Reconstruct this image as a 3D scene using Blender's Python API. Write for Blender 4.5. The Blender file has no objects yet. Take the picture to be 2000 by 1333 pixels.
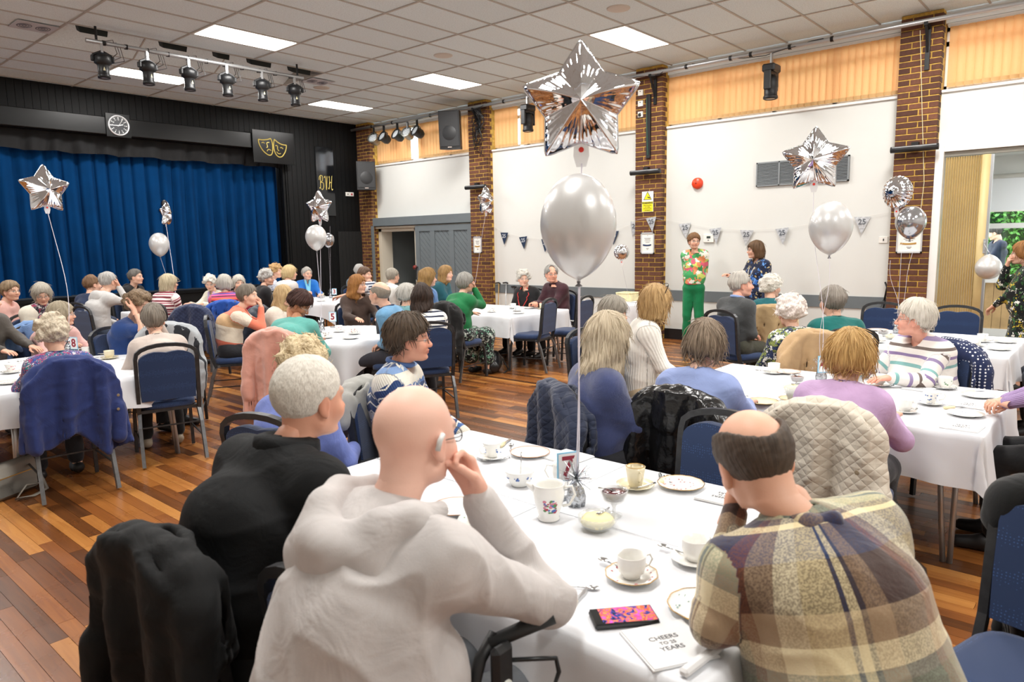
import bpy, math, random
import numpy as np
from mathutils import Vector, Matrix
R=random.Random(7)
scene=bpy.context.scene
# ---------------------------------------------------------------- camera
cam=bpy.data.cameras.new('camera'); camo=bpy.data.objects.new('camera',cam); scene.collection.objects.link(camo)
RM=((0.655,0.117,-0.747),(-0.756,0.077,-0.650),(-0.018,0.990,0.139))
cx=Vector((RM[0][0],RM[1][0],RM[2][0])).normalized(); cz=Vector((RM[0][2],RM[1][2],RM[2][2])); cz=(cz-cx*cz.dot(cx)).normalized(); cy=cz.cross(cx)
camo.matrix_world=Matrix(((cx[0],cy[0],cz[0],0),(cx[1],cy[1],cz[1],0),(cx[2],cy[2],cz[2],1.65),(0,0,0,1)))
cam.sensor_width=36; cam.lens=1382.8/2000*36; cam.clip_end=200; cam.clip_start=.05
cam.dof.use_dof=True; cam.dof.focus_distance=5.2; cam.dof.aperture_fstop=4.5
scene.camera=camo
# ---------------------------------------------------------------- world, exposure
w=bpy.data.worlds.new('world'); scene.world=w; w.use_nodes=True
bg=w.node_tree.nodes['Background']; bg.inputs[0].default_value=(.86,.93,1,1); bg.inputs[1].default_value=6.0
vs=scene.view_settings; vs.view_transform='Standard'; vs.look='None'; vs.gamma=1; vs.use_curve_mapping=False; vs.exposure=0.12
CEIL=4.38; WX=10.57; SY=13.73; X0=-2.6; Y0=-3.6
# fluorescent panels: X,Y centres on the ceiling grid
LPX=[-2.1+1.22-.02,4.56-3.66+.61,4.56+.61,8.22+.61]; LPX=[1.51,5.17,8.83]; LPY=[-1.83,1.81,5.43,9.06,12.08]
def add_light(x,y):
    l=bpy.data.lights.new('ceiling_panel_lamp','AREA'); l.shape='RECTANGLE'; l.size=1.12; l.size_y=.54; l.energy=77; l.color=(1,.975,.94)
    o=bpy.data.objects.new('ceiling_panel_lamp',l); o.location=(x,y,CEIL-.035); scene.collection.objects.link(o)
for x in LPX:
    for y in LPY: add_light(x,y)
# ---------------------------------------------------------------- helpers
def lin(c):
    if isinstance(c,str): c=tuple(int(c[i:i+2],16)/255 for i in (0,2,4))
    return tuple((v/12.92 if v<=.04045 else ((v+.055)/1.055)**2.4) for v in c)+(1,)
class NT:
    def __init__(s,m): s.nt=m.node_tree; s.b=s.nt.nodes['Principled BSDF']
    def n(s,t,**k):
        x=s.nt.nodes.new(t)
        for a,v in k.items():
            if a.startswith('i_'):
                key=a[2:]; key=int(key) if key.isdigit() else key.replace('_',' ')
                x.inputs[key].default_value=v
            else: setattr(x,a,v)
        return x
    def l(s,a,b): s.nt.links.new(a,b)
MC={}
def mat(name,col='808080',rough=.6,metal=0,bump=None,spec=.5,var=0,vs=8,trans=0,coat=0,emis=None,emi=0,alpha=1,sheen=0,anis=None):
    if name in MC: return MC[name]
    m=bpy.data.materials.new(name); m.use_nodes=True; t=NT(m); b=t.b
    b.inputs['Base Color'].default_value=lin(col); b.inputs['Roughness'].default_value=rough; b.inputs['Metallic'].default_value=metal
    b.inputs['Specular IOR Level'].default_value=spec; b.inputs['Transmission Weight'].default_value=trans; b.inputs['Coat Weight'].default_value=coat
    b.inputs['Alpha'].default_value=alpha; b.inputs['Sheen Weight'].default_value=sheen
    if emi: b.inputs['Emission Color'].default_value=lin(emis or col); b.inputs['Emission Strength'].default_value=emi
    if var or bump:
        tc=t.n('ShaderNodeTexCoord')
        if var:
            no=t.n('ShaderNodeTexNoise',i_Scale=vs,i_Detail=4); t.l(tc.outputs['Object'],no.inputs['Vector'])
            mr=t.n('ShaderNodeMapRange',i_3=1-var,i_4=1+var); mr.inputs[1].default_value=.3; mr.inputs[2].default_value=.7
            mx=t.n('ShaderNodeMix',data_type='RGBA',blend_type='MULTIPLY'); mx.inputs[0].default_value=1; mx.inputs[6].default_value=lin(col)
            t.l(no.outputs[0],mr.inputs[0]); t.l(mr.outputs[0],mx.inputs[7]); t.l(mx.outputs[2],b.inputs['Base Color'])
        if bump:
            n2=t.n('ShaderNodeTexNoise',i_Scale=bump[0],i_Detail=3); t.l(tc.outputs['Object'],n2.inputs['Vector'])
            bp=t.n('ShaderNodeBump',i_Strength=bump[1]); bp.inputs['Distance'].default_value=bump[2] if len(bump)>2 else .002
            t.l(n2.outputs[0],bp.inputs['Height']); t.l(bp.outputs[0],b.inputs['Normal'])
    MC[name]=m; return m
def meshdata(name,V,F,mats=None,smooth=True,mi=None):
    V=np.asarray(V,dtype=np.float32).reshape(-1,3); me=bpy.data.meshes.new(name)
    if isinstance(F,np.ndarray):
        n,k=F.shape; me.vertices.add(len(V)); me.vertices.foreach_set('co',V.ravel()); me.loops.add(n*k); me.loops.foreach_set('vertex_index',F.astype(np.int32).ravel())
        me.polygons.add(n); me.polygons.foreach_set('loop_start',np.arange(0,n*k,k,dtype=np.int32)); me.update(calc_edges=True)
    else: me.from_pydata(V.tolist(),[],F)
    for m in (mats if isinstance(mats,(list,tuple)) else [mats]):
        if m: me.materials.append(m)
    if mi is not None: me.polygons.foreach_set('material_index',np.asarray(mi,dtype=np.int32))
    if smooth: me.polygons.foreach_set('use_smooth',np.ones(len(me.polygons),bool))
    me.update(); return me
def link(name,me,parent=None,loc=None,rot=None):
    o=bpy.data.objects.new(name,me); scene.collection.objects.link(o)
    if parent: o.parent=parent
    if loc is not None: o.location=loc
    if rot is not None: o.rotation_euler=rot
    return o
def tag(o,label=None,cat=None,group=None,kind=None):
    if label: o['label']=label
    if cat: o['category']=cat
    if group: o['group']=group
    if kind: o['kind']=kind
    return o
def thing(name,label,cat,loc=(0,0,0),rz=0,group=None):
    o=bpy.data.objects.new(name,None); o.empty_display_size=.05; scene.collection.objects.link(o); o.location=loc; o.rotation_euler=(0,0,rz)
    return tag(o,label,cat,group)
def copy_tree(o,parent=None):
    c=o.copy(); scene.collection.objects.link(c); c.parent=parent
    for ch in list(o.children): copy_tree(ch,c)
    return c
class MB:
    def __init__(s): s.V=[];s.F=[];s.I=[];s.n=0
    def add(s,V,F,mi=0,M=None):
        V=np.asarray(V,float).reshape(-1,3)
        if M is not None: M=np.array(M); V=V@M[:3,:3].T+M[:3,3]
        s.V.append(V); s.F+= [tuple(int(i)+s.n for i in f) for f in F]; s.I+=[mi]*len(F); s.n+=len(V); return s
    def box(s,lo,hi,mi=0,M=None,b=0):
        x0,y0,z0=lo;x1,y1,z1=hi
        if b<=0:
            V=[(x0,y0,z0),(x1,y0,z0),(x1,y1,z0),(x0,y1,z0),(x0,y0,z1),(x1,y0,z1),(x1,y1,z1),(x0,y1,z1)]
            F=[(0,3,2,1),(4,5,6,7),(0,1,5,4),(1,2,6,5),(2,3,7,6),(3,0,4,7)]
            return s.add(V,F,mi,M)
        # chamfered: 24 verts
        V=[];ix={}
        for i,x in enumerate((x0,x1)):
            for j,y in enumerate((y0,y1)):
                for k,z in enumerate((z0,z1)):
                    sx,sy,sz=(1-2*i)*b,(1-2*j)*b,(1-2*k)*b
                    ix[i,j,k,0]=len(V);V.append((x,y+sy,z+sz)); ix[i,j,k,1]=len(V);V.append((x+sx,y,z+sz)); ix[i,j,k,2]=len(V);V.append((x+sx,y+sy,z))
        g=lambda i,j,k,a:ix[i,j,k,a]
        F=[]
        for i in (0,1): F.append((g(i,0,0,0),g(i,1,0,0),g(i,1,1,0),g(i,0,1,0)))
        for j in (0,1): F.append((g(0,j,0,1),g(1,j,0,1),g(1,j,1,1),g(0,j,1,1)))
        for k in (0,1): F.append((g(0,0,k,2),g(1,0,k,2),g(1,1,k,2),g(0,1,k,2)))
        for i in (0,1):
            for j in (0,1): F.append((g(i,j,0,0),g(i,j,1,0),g(i,j,1,1),g(i,j,0,1)))
            for k in (0,1): F.append((g(i,0,k,0),g(i,1,k,0),g(i,1,k,2),g(i,0,k,2)))
        for j in (0,1):
            for k in (0,1): F.append((g(0,j,k,1),g(1,j,k,1),g(1,j,k,2),g(0,j,k,2)))
        for i in (0,1):
            for j in (0,1):
                for k in (0,1): F.append((g(i,j,k,0),g(i,j,k,1),g(i,j,k,2)))
        return s.add(V,F,mi,M)
    def tube(s,P,r,n=8,mi=0,cap=True,sq=None,M=None,closed=False):
        P=[np.array(p,float) for p in P]; L=len(P); rr=r if isinstance(r,(list,tuple,np.ndarray)) else [r]*L
        V=[];up=None
        for i in range(L):
            if closed: t=P[(i+1)%L]-P[i-1]
            else: t=P[min(i+1,L-1)]-P[max(i-1,0)]
            t=t/(np.linalg.norm(t)+1e-9)
            if up is None:
                up=np.array((0,0,1.)) if abs(t[2])<.9 else np.array((1.,0,0))
            a=np.cross(up,t); a/=np.linalg.norm(a)+1e-9; b=np.cross(t,a); up=b
            for k in range(n):
                an=2*math.pi*(k+.5)/n; f=1 if sq is None else math.sqrt(2)
                V.append(P[i]+rr[i]*f*(math.cos(an)*a*(1 if sq is None else sq)+math.sin(an)*b))
        F=[]
        for i in range(L if closed else L-1):
            j=(i+1)%L
            for k in range(n): F.append((i*n+k,i*n+(k+1)%n,j*n+(k+1)%n,j*n+k))
        if cap and not closed: F.append(tuple(range(n))[::-1]); F.append(tuple((L-1)*n+k for k in range(n)))
        return s.add(V,F,mi,M)
    def lathe(s,prof,n=24,mi=0,M=None,mif=None,scal=None):
        V=[];F=[];L=len(prof)
        for i,(r,z) in enumerate(prof):
            for k in range(n):
                a=2*math.pi*k/n; q=1+(scal[0]*math.cos(scal[1]*a) if scal and r>.01 else 0); V.append((r*q*math.cos(a),r*q*math.sin(a),z))
        for i in range(L-1):
            for k in range(n): F.append((i*n+k,i*n+(k+1)%n,(i+1)*n+(k+1)%n,(i+1)*n+k))
        st=len(s.I); s.add(V,F,mi,M)
        if mif:
            for i in range(L-1):
                for k in range(n): s.I[st+i*n+k]=mif(i)
        return s
    def mesh(s,name,mats,smooth=False): return meshdata(name,np.concatenate(s.V),s.F,mats,smooth,s.I)
    def build(s,name,mats,parent=None,smooth=False,loc=None,rot=None): return link(name,s.mesh(name,mats,smooth),parent,loc,rot)
def TR(loc=(0,0,0),rz=0,rx=0,ry=0,sc=1): return Matrix.Translation(loc)@Matrix.Rotation(rz,4,'Z')@Matrix.Rotation(rx,4,'X')@Matrix.Rotation(ry,4,'Y')@Matrix.Scale(sc,4)
def sbox(name,lo,hi,m,kind='structure',parent=None,b=0):
    o=MB().box(lo,hi,b=b).build(name,m,parent)
    if parent is None and kind: o['kind']=kind
    return o
def text(name,s,size,m,parent=None,M=None,ext=.0006,off=0,align='CENTER',shear=0):
    c=bpy.data.curves.new(name,'FONT'); c.body=s; c.size=size; c.extrude=ext; c.offset=off; c.align_x=align; c.align_y='CENTER'; c.shear=shear; c.resolution_u=3; c.space_line=.85
    o=bpy.data.objects.new(name,c); me=bpy.data.meshes.new_from_object(o); bpy.data.objects.remove(o); bpy.data.curves.remove(c)
    if M is not None: me.transform(M)
    me.materials.clear(); me.materials.append(m)
    return link(name,me,parent)
# ---------------------------------------------------------------- room materials
white=mat('white_paint','d9dad6',.6,var=.02,vs=1.5,bump=(60,.05)); black=mat('black_paint','0b0c0d',.55,var=.25,vs=12,spec=.22); gloss_black=mat('black_gloss','08090a',.3,spec=.3)
grey=mat('grey_paint','6b7377',.5,var=.03); cream=mat('cream_paint','cfc6b4',.5); trimw=mat('white_gloss','efefec',.3); skirting=mat('dark_skirting','1a1a1c',.35)
steel=mat('steel_tube','b4b6b8',.35,.65); blackmetal=mat('black_metal','17181a',.42,.2); plastic=mat('black_plastic','1c1d1f',.5); wplastic=mat('white_plastic','e8e6e0',.35)
def wood_floor():
    m=bpy.data.materials.new('floor_board_varnish'); m.use_nodes=True; t=NT(m)
    at=t.n('ShaderNodeAttribute',attribute_name='tone'); tc=t.n('ShaderNodeTexCoord'); geo=t.n('ShaderNodeNewGeometry')
    mp=t.n('ShaderNodeMapping'); mp.inputs['Scale'].default_value=(26,1.3,1); t.l(geo.outputs['Position'],mp.inputs['Vector'])
    ad=t.n('ShaderNodeVectorMath',operation='ADD'); t.l(mp.outputs[0],ad.inputs[0]); t.l(at.outputs['Vector'],ad.inputs[1])
    no=t.n('ShaderNodeTexNoise',i_Scale=1.6,i_Detail=6,i_Roughness=.62); no.inputs['Distortion'].default_value=.7; t.l(ad.outputs[0],no.inputs['Vector'])
    sep=t.n('ShaderNodeSeparateXYZ'); t.l(at.outputs['Vector'],sep.inputs[0])
    mth=t.n('ShaderNodeMath',operation='MULTIPLY_ADD'); mth.inputs[1].default_value=.42; t.l(no.outputs[0],mth.inputs[0])
    m2=t.n('ShaderNodeMath',operation='MULTIPLY'); m2.inputs[1].default_value=.072; t.l(sep.outputs[0],m2.inputs[0]); t.l(m2.outputs[0],mth.inputs[2])
    cr=t.n('ShaderNodeValToRGB'); e=cr.color_ramp; e.elements[0].position=.18; e.elements[0].color=lin('50301a'); e.elements[1].position=.95; e.elements[1].color=lin('bd8244')
    for p,c in ((.38,'6e411f'),(.55,'875026'),(.72,'a06530')): x=e.elements.new(p); x.color=lin(c)
    t.l(mth.outputs[0],cr.inputs[0]); t.l(cr.outputs[0],t.b.inputs['Base Color'])
    n2=t.n('ShaderNodeTexNoise',i_Scale=3,i_Detail=5); t.l(geo.outputs['Position'],n2.inputs['Vector']); mr=t.n('ShaderNodeMapRange',i_3=.2,i_4=.36); t.l(n2.outputs[0],mr.inputs[0]); t.l(mr.outputs[0],t.b.inputs['Roughness'])
    bp=t.n('ShaderNodeBump',i_Strength=.12); bp.inputs['Distance'].default_value=.002; t.l(no.outputs[0],bp.inputs['Height']); t.l(bp.outputs[0],t.b.inputs['Normal'])
    return m
FM=wood_floor()
# floor: boards run along Y; nearest visible ones are parts, the rest one joined part
sub=sbox('floor',(X0,Y0,-.12),(WX,SY,-.012),mat('floor_underlay','1d100a',.8))
def attr(me,name,vals):
    a=me.attributes.new(name,'FLOAT_VECTOR','POINT'); a.data.foreach_set('vector',np.asarray(vals,dtype=np.float32).ravel())
boards=[]; BW=.074; x=X0
while x<WX:
    y=Y0-R.random()*1.4
    while y<SY:
        L=R.choice([.62,.9,1.2,1.5,1.8])*(.8+.4*R.random()); y1=min(y+L,SY); ya=max(y,Y0)
        if y1>ya+.05: boards.append((x,ya,min(x+BW,WX),y1))
        y+=L
    x+=BW
def bscore(b):
    cx_,cy_=(b[0]+b[2])/2,(b[1]+b[3])/2
    v=Vector((cx_,cy_,-1.65)); d=-(v.dot(cz)); 
    if d<.3: return 99
    u=v.dot(cx)/d*1382.8; t=v.dot(cy)/d*1382.8
    return math.hypot(cx_,cy_) if (abs(u)<1050 and abs(t)<720) else 99
order=sorted(range(len(boards)),key=lambda i:bscore(boards[i])); near=set(order[:290])
rest=MB(); tones=[]
def board(mb,b,mi=0): g=.0009; mb.box((b[0]+g,b[1]+g,-.012),(b[2]-g,b[3]-g,0),mi)
for i,b in enumerate(boards):
    tone=(R.random()**1.3*10,R.random()*50,R.random()*9)
    if i in near:
        m=MB(); board(m,b); me=m.mesh('floor_board',FM); attr(me,'tone',[tone]*8); link('floor_board',me,sub)
    else: board(rest,b); tones+=[tone]*8
me=rest.mesh('floor_boards',FM); attr(me,'tone',tones); tag(link('floor_boards',me,sub),kind='stuff')
# walls
BX=WX-.17 # pillar face
PIL=[(1.95,2.42),(5.80,6.29),(9.62,10.11),(13.26,13.73)]
def wbox(n,lo,hi,m): return sbox(n,lo,hi,m)
wr=sbox('wall_right',(WX,2.42,0),(WX+.25,5.80,3.42),white)
for lo,hi in (((WX,5.8,0),(WX+.25,10.11,3.42)),((WX,10.11,2.02),(WX+.25,13.73,3.42)),((WX,13.22,0),(WX+.25,13.73,2.02)),((WX,10.11,0),(WX+.25,11.9,2.02)),((WX,1.9,0),(WX+.25,2.42,3.42)),((WX,-3.6,2.67),(WX+.25,1.9,3.42)),((WX,-3.6,0),(WX+.25,-.9,2.67)),((WX,-3.6,4.24),(WX+.25,13.73,4.4))):
    sbox('wall_right',lo,hi,white,parent=wr)
sbox('wall_back',(X0-.2,Y0-.2,0),(WX+.25,Y0,CEIL),white); sbox('wall_left',(X0-.2,Y0,0),(X0,SY,CEIL),white)
sbox('wall_front',(8.52,SY,0),(WX+.25,SY+.2,CEIL+.7),black)
tr=sbox('trim_1',(WX-.014,2.42,.64),(WX,9.62,.81),grey)   # dado rail
for k,(a,b) in enumerate(((2.42,5.8),(6.29,9.62))): sbox('baseboard_right',(WX-.02,a,0),(WX,b,.17),skirting)
# clerestory windows with sills, frames, glass
glass=mat('window_glass','ffffff',.0,trans=1,spec=.5); 
def bays(): return [(-3.6,1.95),(2.42,5.8),(6.29,9.62),(10.11,13.26)]
upvc=mat('window_frame_white','dcdcda',.4)
for i,(a,b) in enumerate(bays()):
    f=MB(); f.box((WX+.1,a,3.42),(WX+.16,b,3.5)).box((WX+.1,a,4.16),(WX+.16,b,4.24)).box((WX+.1,a,3.98),(WX+.16,b,4.04))
    n=4
    for k in range(n+1): y=a+(b-a)*k/n; f.box((WX+.1,max(a,y-.03),3.42),(WX+.16,min(b,y+.03),4.24))
    wd=f.build('window_%d'%(i+1),upvc); wd['kind']='structure'
    for k in range(n):
        y0=a+(b-a)*k/n; y1=a+(b-a)*(k+1)/n; MB().box((WX+.125,y0+.03,3.5),(WX+.13,y1-.03,4.16)).build('pane',glass,wd)
    MB().box((WX-.035,a,3.405),(WX+.1,b,3.44),b=.006).build('window_sill',trimw,wd)
# vertical blinds
def blind_mat():
    m=bpy.data.materials.new('orange_blind_fabric'); m.use_nodes=True; t=NT(m); nt=m.node_tree; nt.nodes.remove(t.b)
    tc=t.n('ShaderNodeTexCoord'); wv=t.n('ShaderNodeTexWave',i_Scale=40,i_Distortion=.3); wv.bands_direction='Y'; t.l(tc.outputs['Object'],wv.inputs[0])
    mx=t.n('ShaderNodeMix',data_type='RGBA'); mx.inputs[6].default_value=lin('e6ac74'); mx.inputs[7].default_value=lin('f2bf88'); t.l(wv.outputs[1],mx.inputs[0])
    d=t.n('ShaderNodeBsdfDiffuse'); tr_=t.n('ShaderNodeBsdfTranslucent'); t.l(mx.outputs[2],d.inputs[0]); t.l(mx.outputs[2],tr_.inputs[0])
    a=t.n('ShaderNodeMixShader'); a.inputs[0].default_value=.5; t.l(d.outputs[0],a.inputs[1]); t.l(tr_.outputs[0],a.inputs[2]); t.l(a.outputs[0],nt.nodes['Material Output'].inputs[0]); return m
BM=blind_mat(); chainm=mat('blind_chain','cfc3a8',.5); hemm=mat('blind_weight','c9a06a',.7)
sl=.093
def slat_mesh():
    V=[];F=[];n=4
    for j,z in enumerate((3.47,3.52,4.2)):
        for k in range(n+1):
            u=-.5+k/n; V.append((-.012*math.cos(u*math.pi)+.0,u*sl*1.17,z))
    for j in range(2):
        for k in range(n): F.append((j*(n+1)+k,j*(n+1)+k+1,(j+2-1)*(n+1)+k+1,(j+1)*(n+1)+k))
    me=meshdata('slat',V,F,[BM,hemm],True,[1]*n+[0]*n); return me
slm=slat_mesh()
for bi,(a,b) in enumerate(bays()):
    bt=thing('vertical_blind',['orange vertical blind at the right edge, some slats turned open','long orange vertical blind behind the moving head stage light','orange vertical blind behind the biggest star balloon','orange vertical blind nearest the stage with a bright gap in it'][bi],'window blind',(WX+.0,a,0),0,'orange vertical blinds under the ceiling')
    MB().box((-.0,.02,4.195),(.045,b-a-.02,4.235)).build('head_rail',trimw,bt)
    y=a+.06; k=0; ch=MB()
    while y<b-.05:
        gap=(bi==3 and 11.78<y<12.12) or (bi==2 and 8.9<y<8.97)
        if not gap:
            ang=.3 if not(bi==0 and y<1.3) else .3+(1.3-y)*1.0
            if bi==3 and 12.3<y<12.8: ang=.5
            s=link('slat',slm,bt,(.03,y-a,0),(0,0,min(ang,1.3)+R.uniform(-.03,.03)))
            ch.tube([(.015,y-a-.04,3.475),(.012,y-a,3.462),(.015,y-a+.04,3.475)],.0016,3)
        y+=sl
        k+=1
    ch.build('link_chain',chainm,bt)
# bricks
brm=[]
def brickmat(): 
    m=bpy.data.materials.new('brown_brick'); m.use_nodes=True; t=NT(m); oi=t.n('ShaderNodeObjectInfo'); tc=t.n('ShaderNodeNewGeometry')
    cr=t.n('ShaderNodeValToRGB'); e=cr.color_ramp; e.elements[0].color=lin('4a2c20'); e.elements[1].color=lin('6e4531'); t.l(oi.outputs['Random'],cr.inputs[0])
    no=t.n('ShaderNodeTexNoise',i_Scale=25,i_Detail=5); t.l(tc.outputs['Position'],no.inputs['Vector']); mr=t.n('ShaderNodeMapRange',i_3=.6,i_4=1.35); t.l(no.outputs[0],mr.inputs[0])
    mx=t.n('ShaderNodeMix',data_type='RGBA',blend_type='MULTIPLY'); mx.inputs[0].default_value=1; t.l(cr.outputs[0],mx.inputs[6]); t.l(mr.outputs[0],mx.inputs[7]); t.l(mx.outputs[2],t.b.inputs['Base Color']); t.b.inputs['Roughness'].default_value=.85
    n3=t.n('ShaderNodeTexNoise',i_Scale=160,i_Detail=2); t.l(tc.outputs['Position'],n3.inputs['Vector']); bp=t.n('ShaderNodeBump',i_Strength=.5); bp.inputs['Distance'].default_value=.003; t.l(n3.outputs[0],bp.inputs['Height']); t.l(bp.outputs[0],t.b.inputs['Normal'])
    return m
BRM=brickmat(); mortar=mat('yellow_mortar','c09a46',.9,var=.3,vs=20,bump=(90,.6)); brickred=mat('red_brick','70392a',.85,var=.25,vs=14); 
def brick_mesh(l,w):  # faces -X: depth w in x
    return MB().box((0,0,0),(w,l,.064),b=.004).mesh('brick',BRM)
BRC={}
def bmesh_for(l,w):
    k=(round(l,3),round(w,3))
    if k not in BRC: BRC[k]=brick_mesh(*k)
    return BRC[k]
def pillar(y0,y1,z0,z1,n):
    p=sbox('wall_right_pillar',(BX+.006,y0+.004,z0),(WX+.25,y1-.004,z1),mortar)
    w=y1-y0; z=z0; r=0; count=0
    while z<z1-.03 and count<294:
        if r%2==0: ls=[.215,w-.225]
        else: ls=[.105,.215,w-.34]
        y=y0
        for l in ls:
            if count<294: link('brick',bmesh_for(l-.002,.05),p,(BX+R.uniform(-.002,.0015),y,z)); count+=1
            y+=l+.01
        z+=.075; r+=1
    # return face bricks joined
    m=MB(); z=z0; r=0
    while z<z1-.03:
        m.box((BX+.055,y0,z),(BX+.055+(.1 if r%2 else .05),y0+.02,z+.064)); m.box((BX+.055,y1-.02,z),(BX+.055+(.1 if r%2 else .05),y1,z+.064)); z+=.075; r+=1
    tag(m.build('return_bricks',BRM,p),kind='stuff'); return p
for i,(a,b) in enumerate(PIL): pillar(a,b,0,CEIL,i)
# ceiling: grid, tiles, raised stage-light recess
tile=bpy.data.materials.new('mineral_tile'); tile.use_nodes=True; t=NT(tile); g=t.n('ShaderNodeNewGeometry'); no=t.n('ShaderNodeTexNoise',i_Scale=70,i_Detail=6,i_Roughness=.8); t.l(g.outputs['Position'],no.inputs['Vector'])
oi=t.n('ShaderNodeObjectInfo'); cr=t.n('ShaderNodeValToRGB'); cr.color_ramp.elements[0].position=.36; cr.color_ramp.elements[0].color=lin('c4cdd0'); cr.color_ramp.elements[1].position=.5; cr.color_ramp.elements[1].color=lin('e0edf0'); t.l(no.outputs[0],cr.inputs[0])
mr=t.n('ShaderNodeMapRange',i_3=.96,i_4=1.03); t.l(oi.outputs['Random'],mr.inputs[0]); mx=t.n('ShaderNodeMix',data_type='RGBA',blend_type='MULTIPLY'); mx.inputs[0].default_value=1; t.l(cr.outputs[0],mx.inputs[6]); t.l(mr.outputs[0],mx.inputs[7]); t.l(mx.outputs[2],t.b.inputs['Base Color']); t.b.inputs['Roughness'].default_value=.9
bp=t.n('ShaderNodeBump',i_Strength=.5); bp.inputs['Distance'].default_value=.003; t.l(no.outputs[0],bp.inputs['Height']); t.l(bp.outputs[0],t.b.inputs['Normal'])
gridm=mat('ceiling_grid','b3aea6',.5)
sky_=sbox('ceiling',(X0-.2,Y0-.2,CEIL+.75),(WX+.25,SY+.2,CEIL+.85),mat('roof_void','50504e',.9))
GX=[4.56+1.22*k for k in range(-6,6)]; GY=[5.13+.605*k for k in range(-15,16)]
GX=[x for x in GX if X0<x<WX]; GX=[X0]+GX+[WX]; GY=[Y0]+[y for y in GY if Y0<y<SY-.1]+[SY]
HX0,HX1,HY0,HY1=3.34,7.0,9.97,11.18
m=MB()
def runs_x(x):
    if HX0+.1<x<HX1-.1: return [(Y0,HY0),(HY1,SY)]
    return [(Y0,SY)]
for x in GX[1:-1]:
    for a,b in runs_x(x): m.box((x-.012,a,CEIL-.006),(x+.012,b,CEIL+.03))
for y in GY[1:-1]:
    rs=[(X0,HX0),(HX1,WX)] if HY0+.1<y<HY1-.1 else [(X0,WX)]
    for a,b in rs: m.box((a,y-.012,CEIL-.0055),(b,y+.012,CEIL+.03))
m.build('ceiling_grid',gridm,sky_)
TM={}; cnt=0; far=MB()
lights=[(x,y) for x in LPX for y in LPY]
for i in range(len(GX)-1):
    for j in range(len(GY)-1):
        x0,x1,y0,y1=GX[i],GX[i+1],GY[j],GY[j+1]; cx_,cy_=(x0+x1)/2,(y0+y1)/2
        if HX0-.05<cx_<HX1+.05 and HY0<cy_<HY1: continue
        if any(abs(cx_-a)<.35 and abs(cy_-b)<.3 for a,b in lights): continue
        if y1-y0<.1: continue
        vis=cx_>.8 and cy_>.0
        if vis and cnt<296:
            k=(round(x1-x0,2),round(y1-y0,2))
            if k not in TM: TM[k]=MB().box((.011,.011,0),(x1-x0-.011,y1-y0-.011,.02)).mesh('ceiling_tile',tile)
            link('ceiling_tile',TM[k],sky_,(x0,y0,CEIL+.004+R.random()*.003)); cnt+=1
        else: far.box((x0+.011,y0+.011,CEIL+.004),(x1-.011,y1-.011,CEIL+.024))
tag(far.build('ceiling_tiles',tile,sky_),kind='stuff')
# recess: sloped tiled soffit
sl_=MB(); Hh=.52
for k in range(3):
    xa,xb=HX0+1.22*k+.01,HX0+1.22*(k+1)-.01
    for q in range(2):
        ya,yb=HY1-(HY1-HY0)*q/2,HY1-(HY1-HY0)*(q+1)/2; za,zb=CEIL+Hh*q/2,CEIL+Hh*(q+1)/2
        sl_.add([(xa,ya-.01,za),(xb,ya-.01,za),(xb,yb+.01,zb),(xa,yb+.01,zb),(xa,ya-.01,za+.02),(xb,ya-.01,za+.02),(xb,yb+.01,zb+.02),(xa,yb+.01,zb+.02)],[(0,1,2,3),(4,7,6,5),(0,4,5,1),(1,5,6,2),(2,6,7,3),(3,7,4,0)])
sl_.build('recess_panel',tile,sky_)
m=MB(); m.box((HX0-.02,HY0-.02,CEIL),(HX1+.02,HY0,CEIL+.6)).box((HX0-.02,HY0,CEIL),(HX0,HY1,CEIL+.6)).box((HX1,HY0,CEIL),(HX1+.02,HY1,CEIL+.6)).build('recess_side',gridm,sky_)
m=MB()
for k in range(4): m.tube([(HX0+1.22*k,HY1,CEIL-.002),(HX0+1.22*k,HY0,CEIL+Hh-.002)],.012,4)
m.tube([(HX0,(HY0+HY1)/2,CEIL+Hh/2-.002),(HX1,(HY0+HY1)/2,CEIL+Hh/2-.002)],.01,4); m.build('recess_grid',gridm,sky_)
# light panels
diff=mat('light_diffuser','ffffff',.5,emis='fffaf2',emi=6.0); 
names={(5.17,9.06):'bright ceiling light panel above the row of stage lamps',(5.17,12.08):'ceiling light panel behind the hanging stage lamps',(8.83,5.43):'ceiling light panel just above right of the biggest star balloon',(8.83,9.06):'ceiling light panel left of the biggest star balloon',(8.83,12.08):'ceiling light panel farthest back, above the corner of the stage wall'}
LM=MB().box((-.57,-.27,-.008),(.57,.27,.01)).mesh('diffuser',diff)
FR=MB().box((-.6,-.29,-.004),(-.565,.29,.02)).box((.565,-.29,-.004),(.6,.29,.02)).box((-.565,-.29,-.004),(.565,-.265,.02)).box((-.565,.265,-.004),(.565,.29,.02)).mesh('frame',trimw)
for (x,y) in lights:
    if y<0: lab='ceiling light panel behind the photographer, %s'%{1.51:'left row',5.17:'middle row',8.83:'window row'}[x]
    else: lab=names.get((x,y),'ceiling light panel above the near hall, %s row, %s'%({1.51:'left',5.17:'middle',8.83:'window'}[x],{1.81:'nearest',5.43:'second',9.06:'third',12.08:'farthest'}.get(y,'')))
    o=thing('ceiling_light',lab,'ceiling light',(x,y,CEIL),0,'flat light panels in the tiled ceiling'); link('diffuser',LM,o); link('frame',FR,o)
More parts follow.
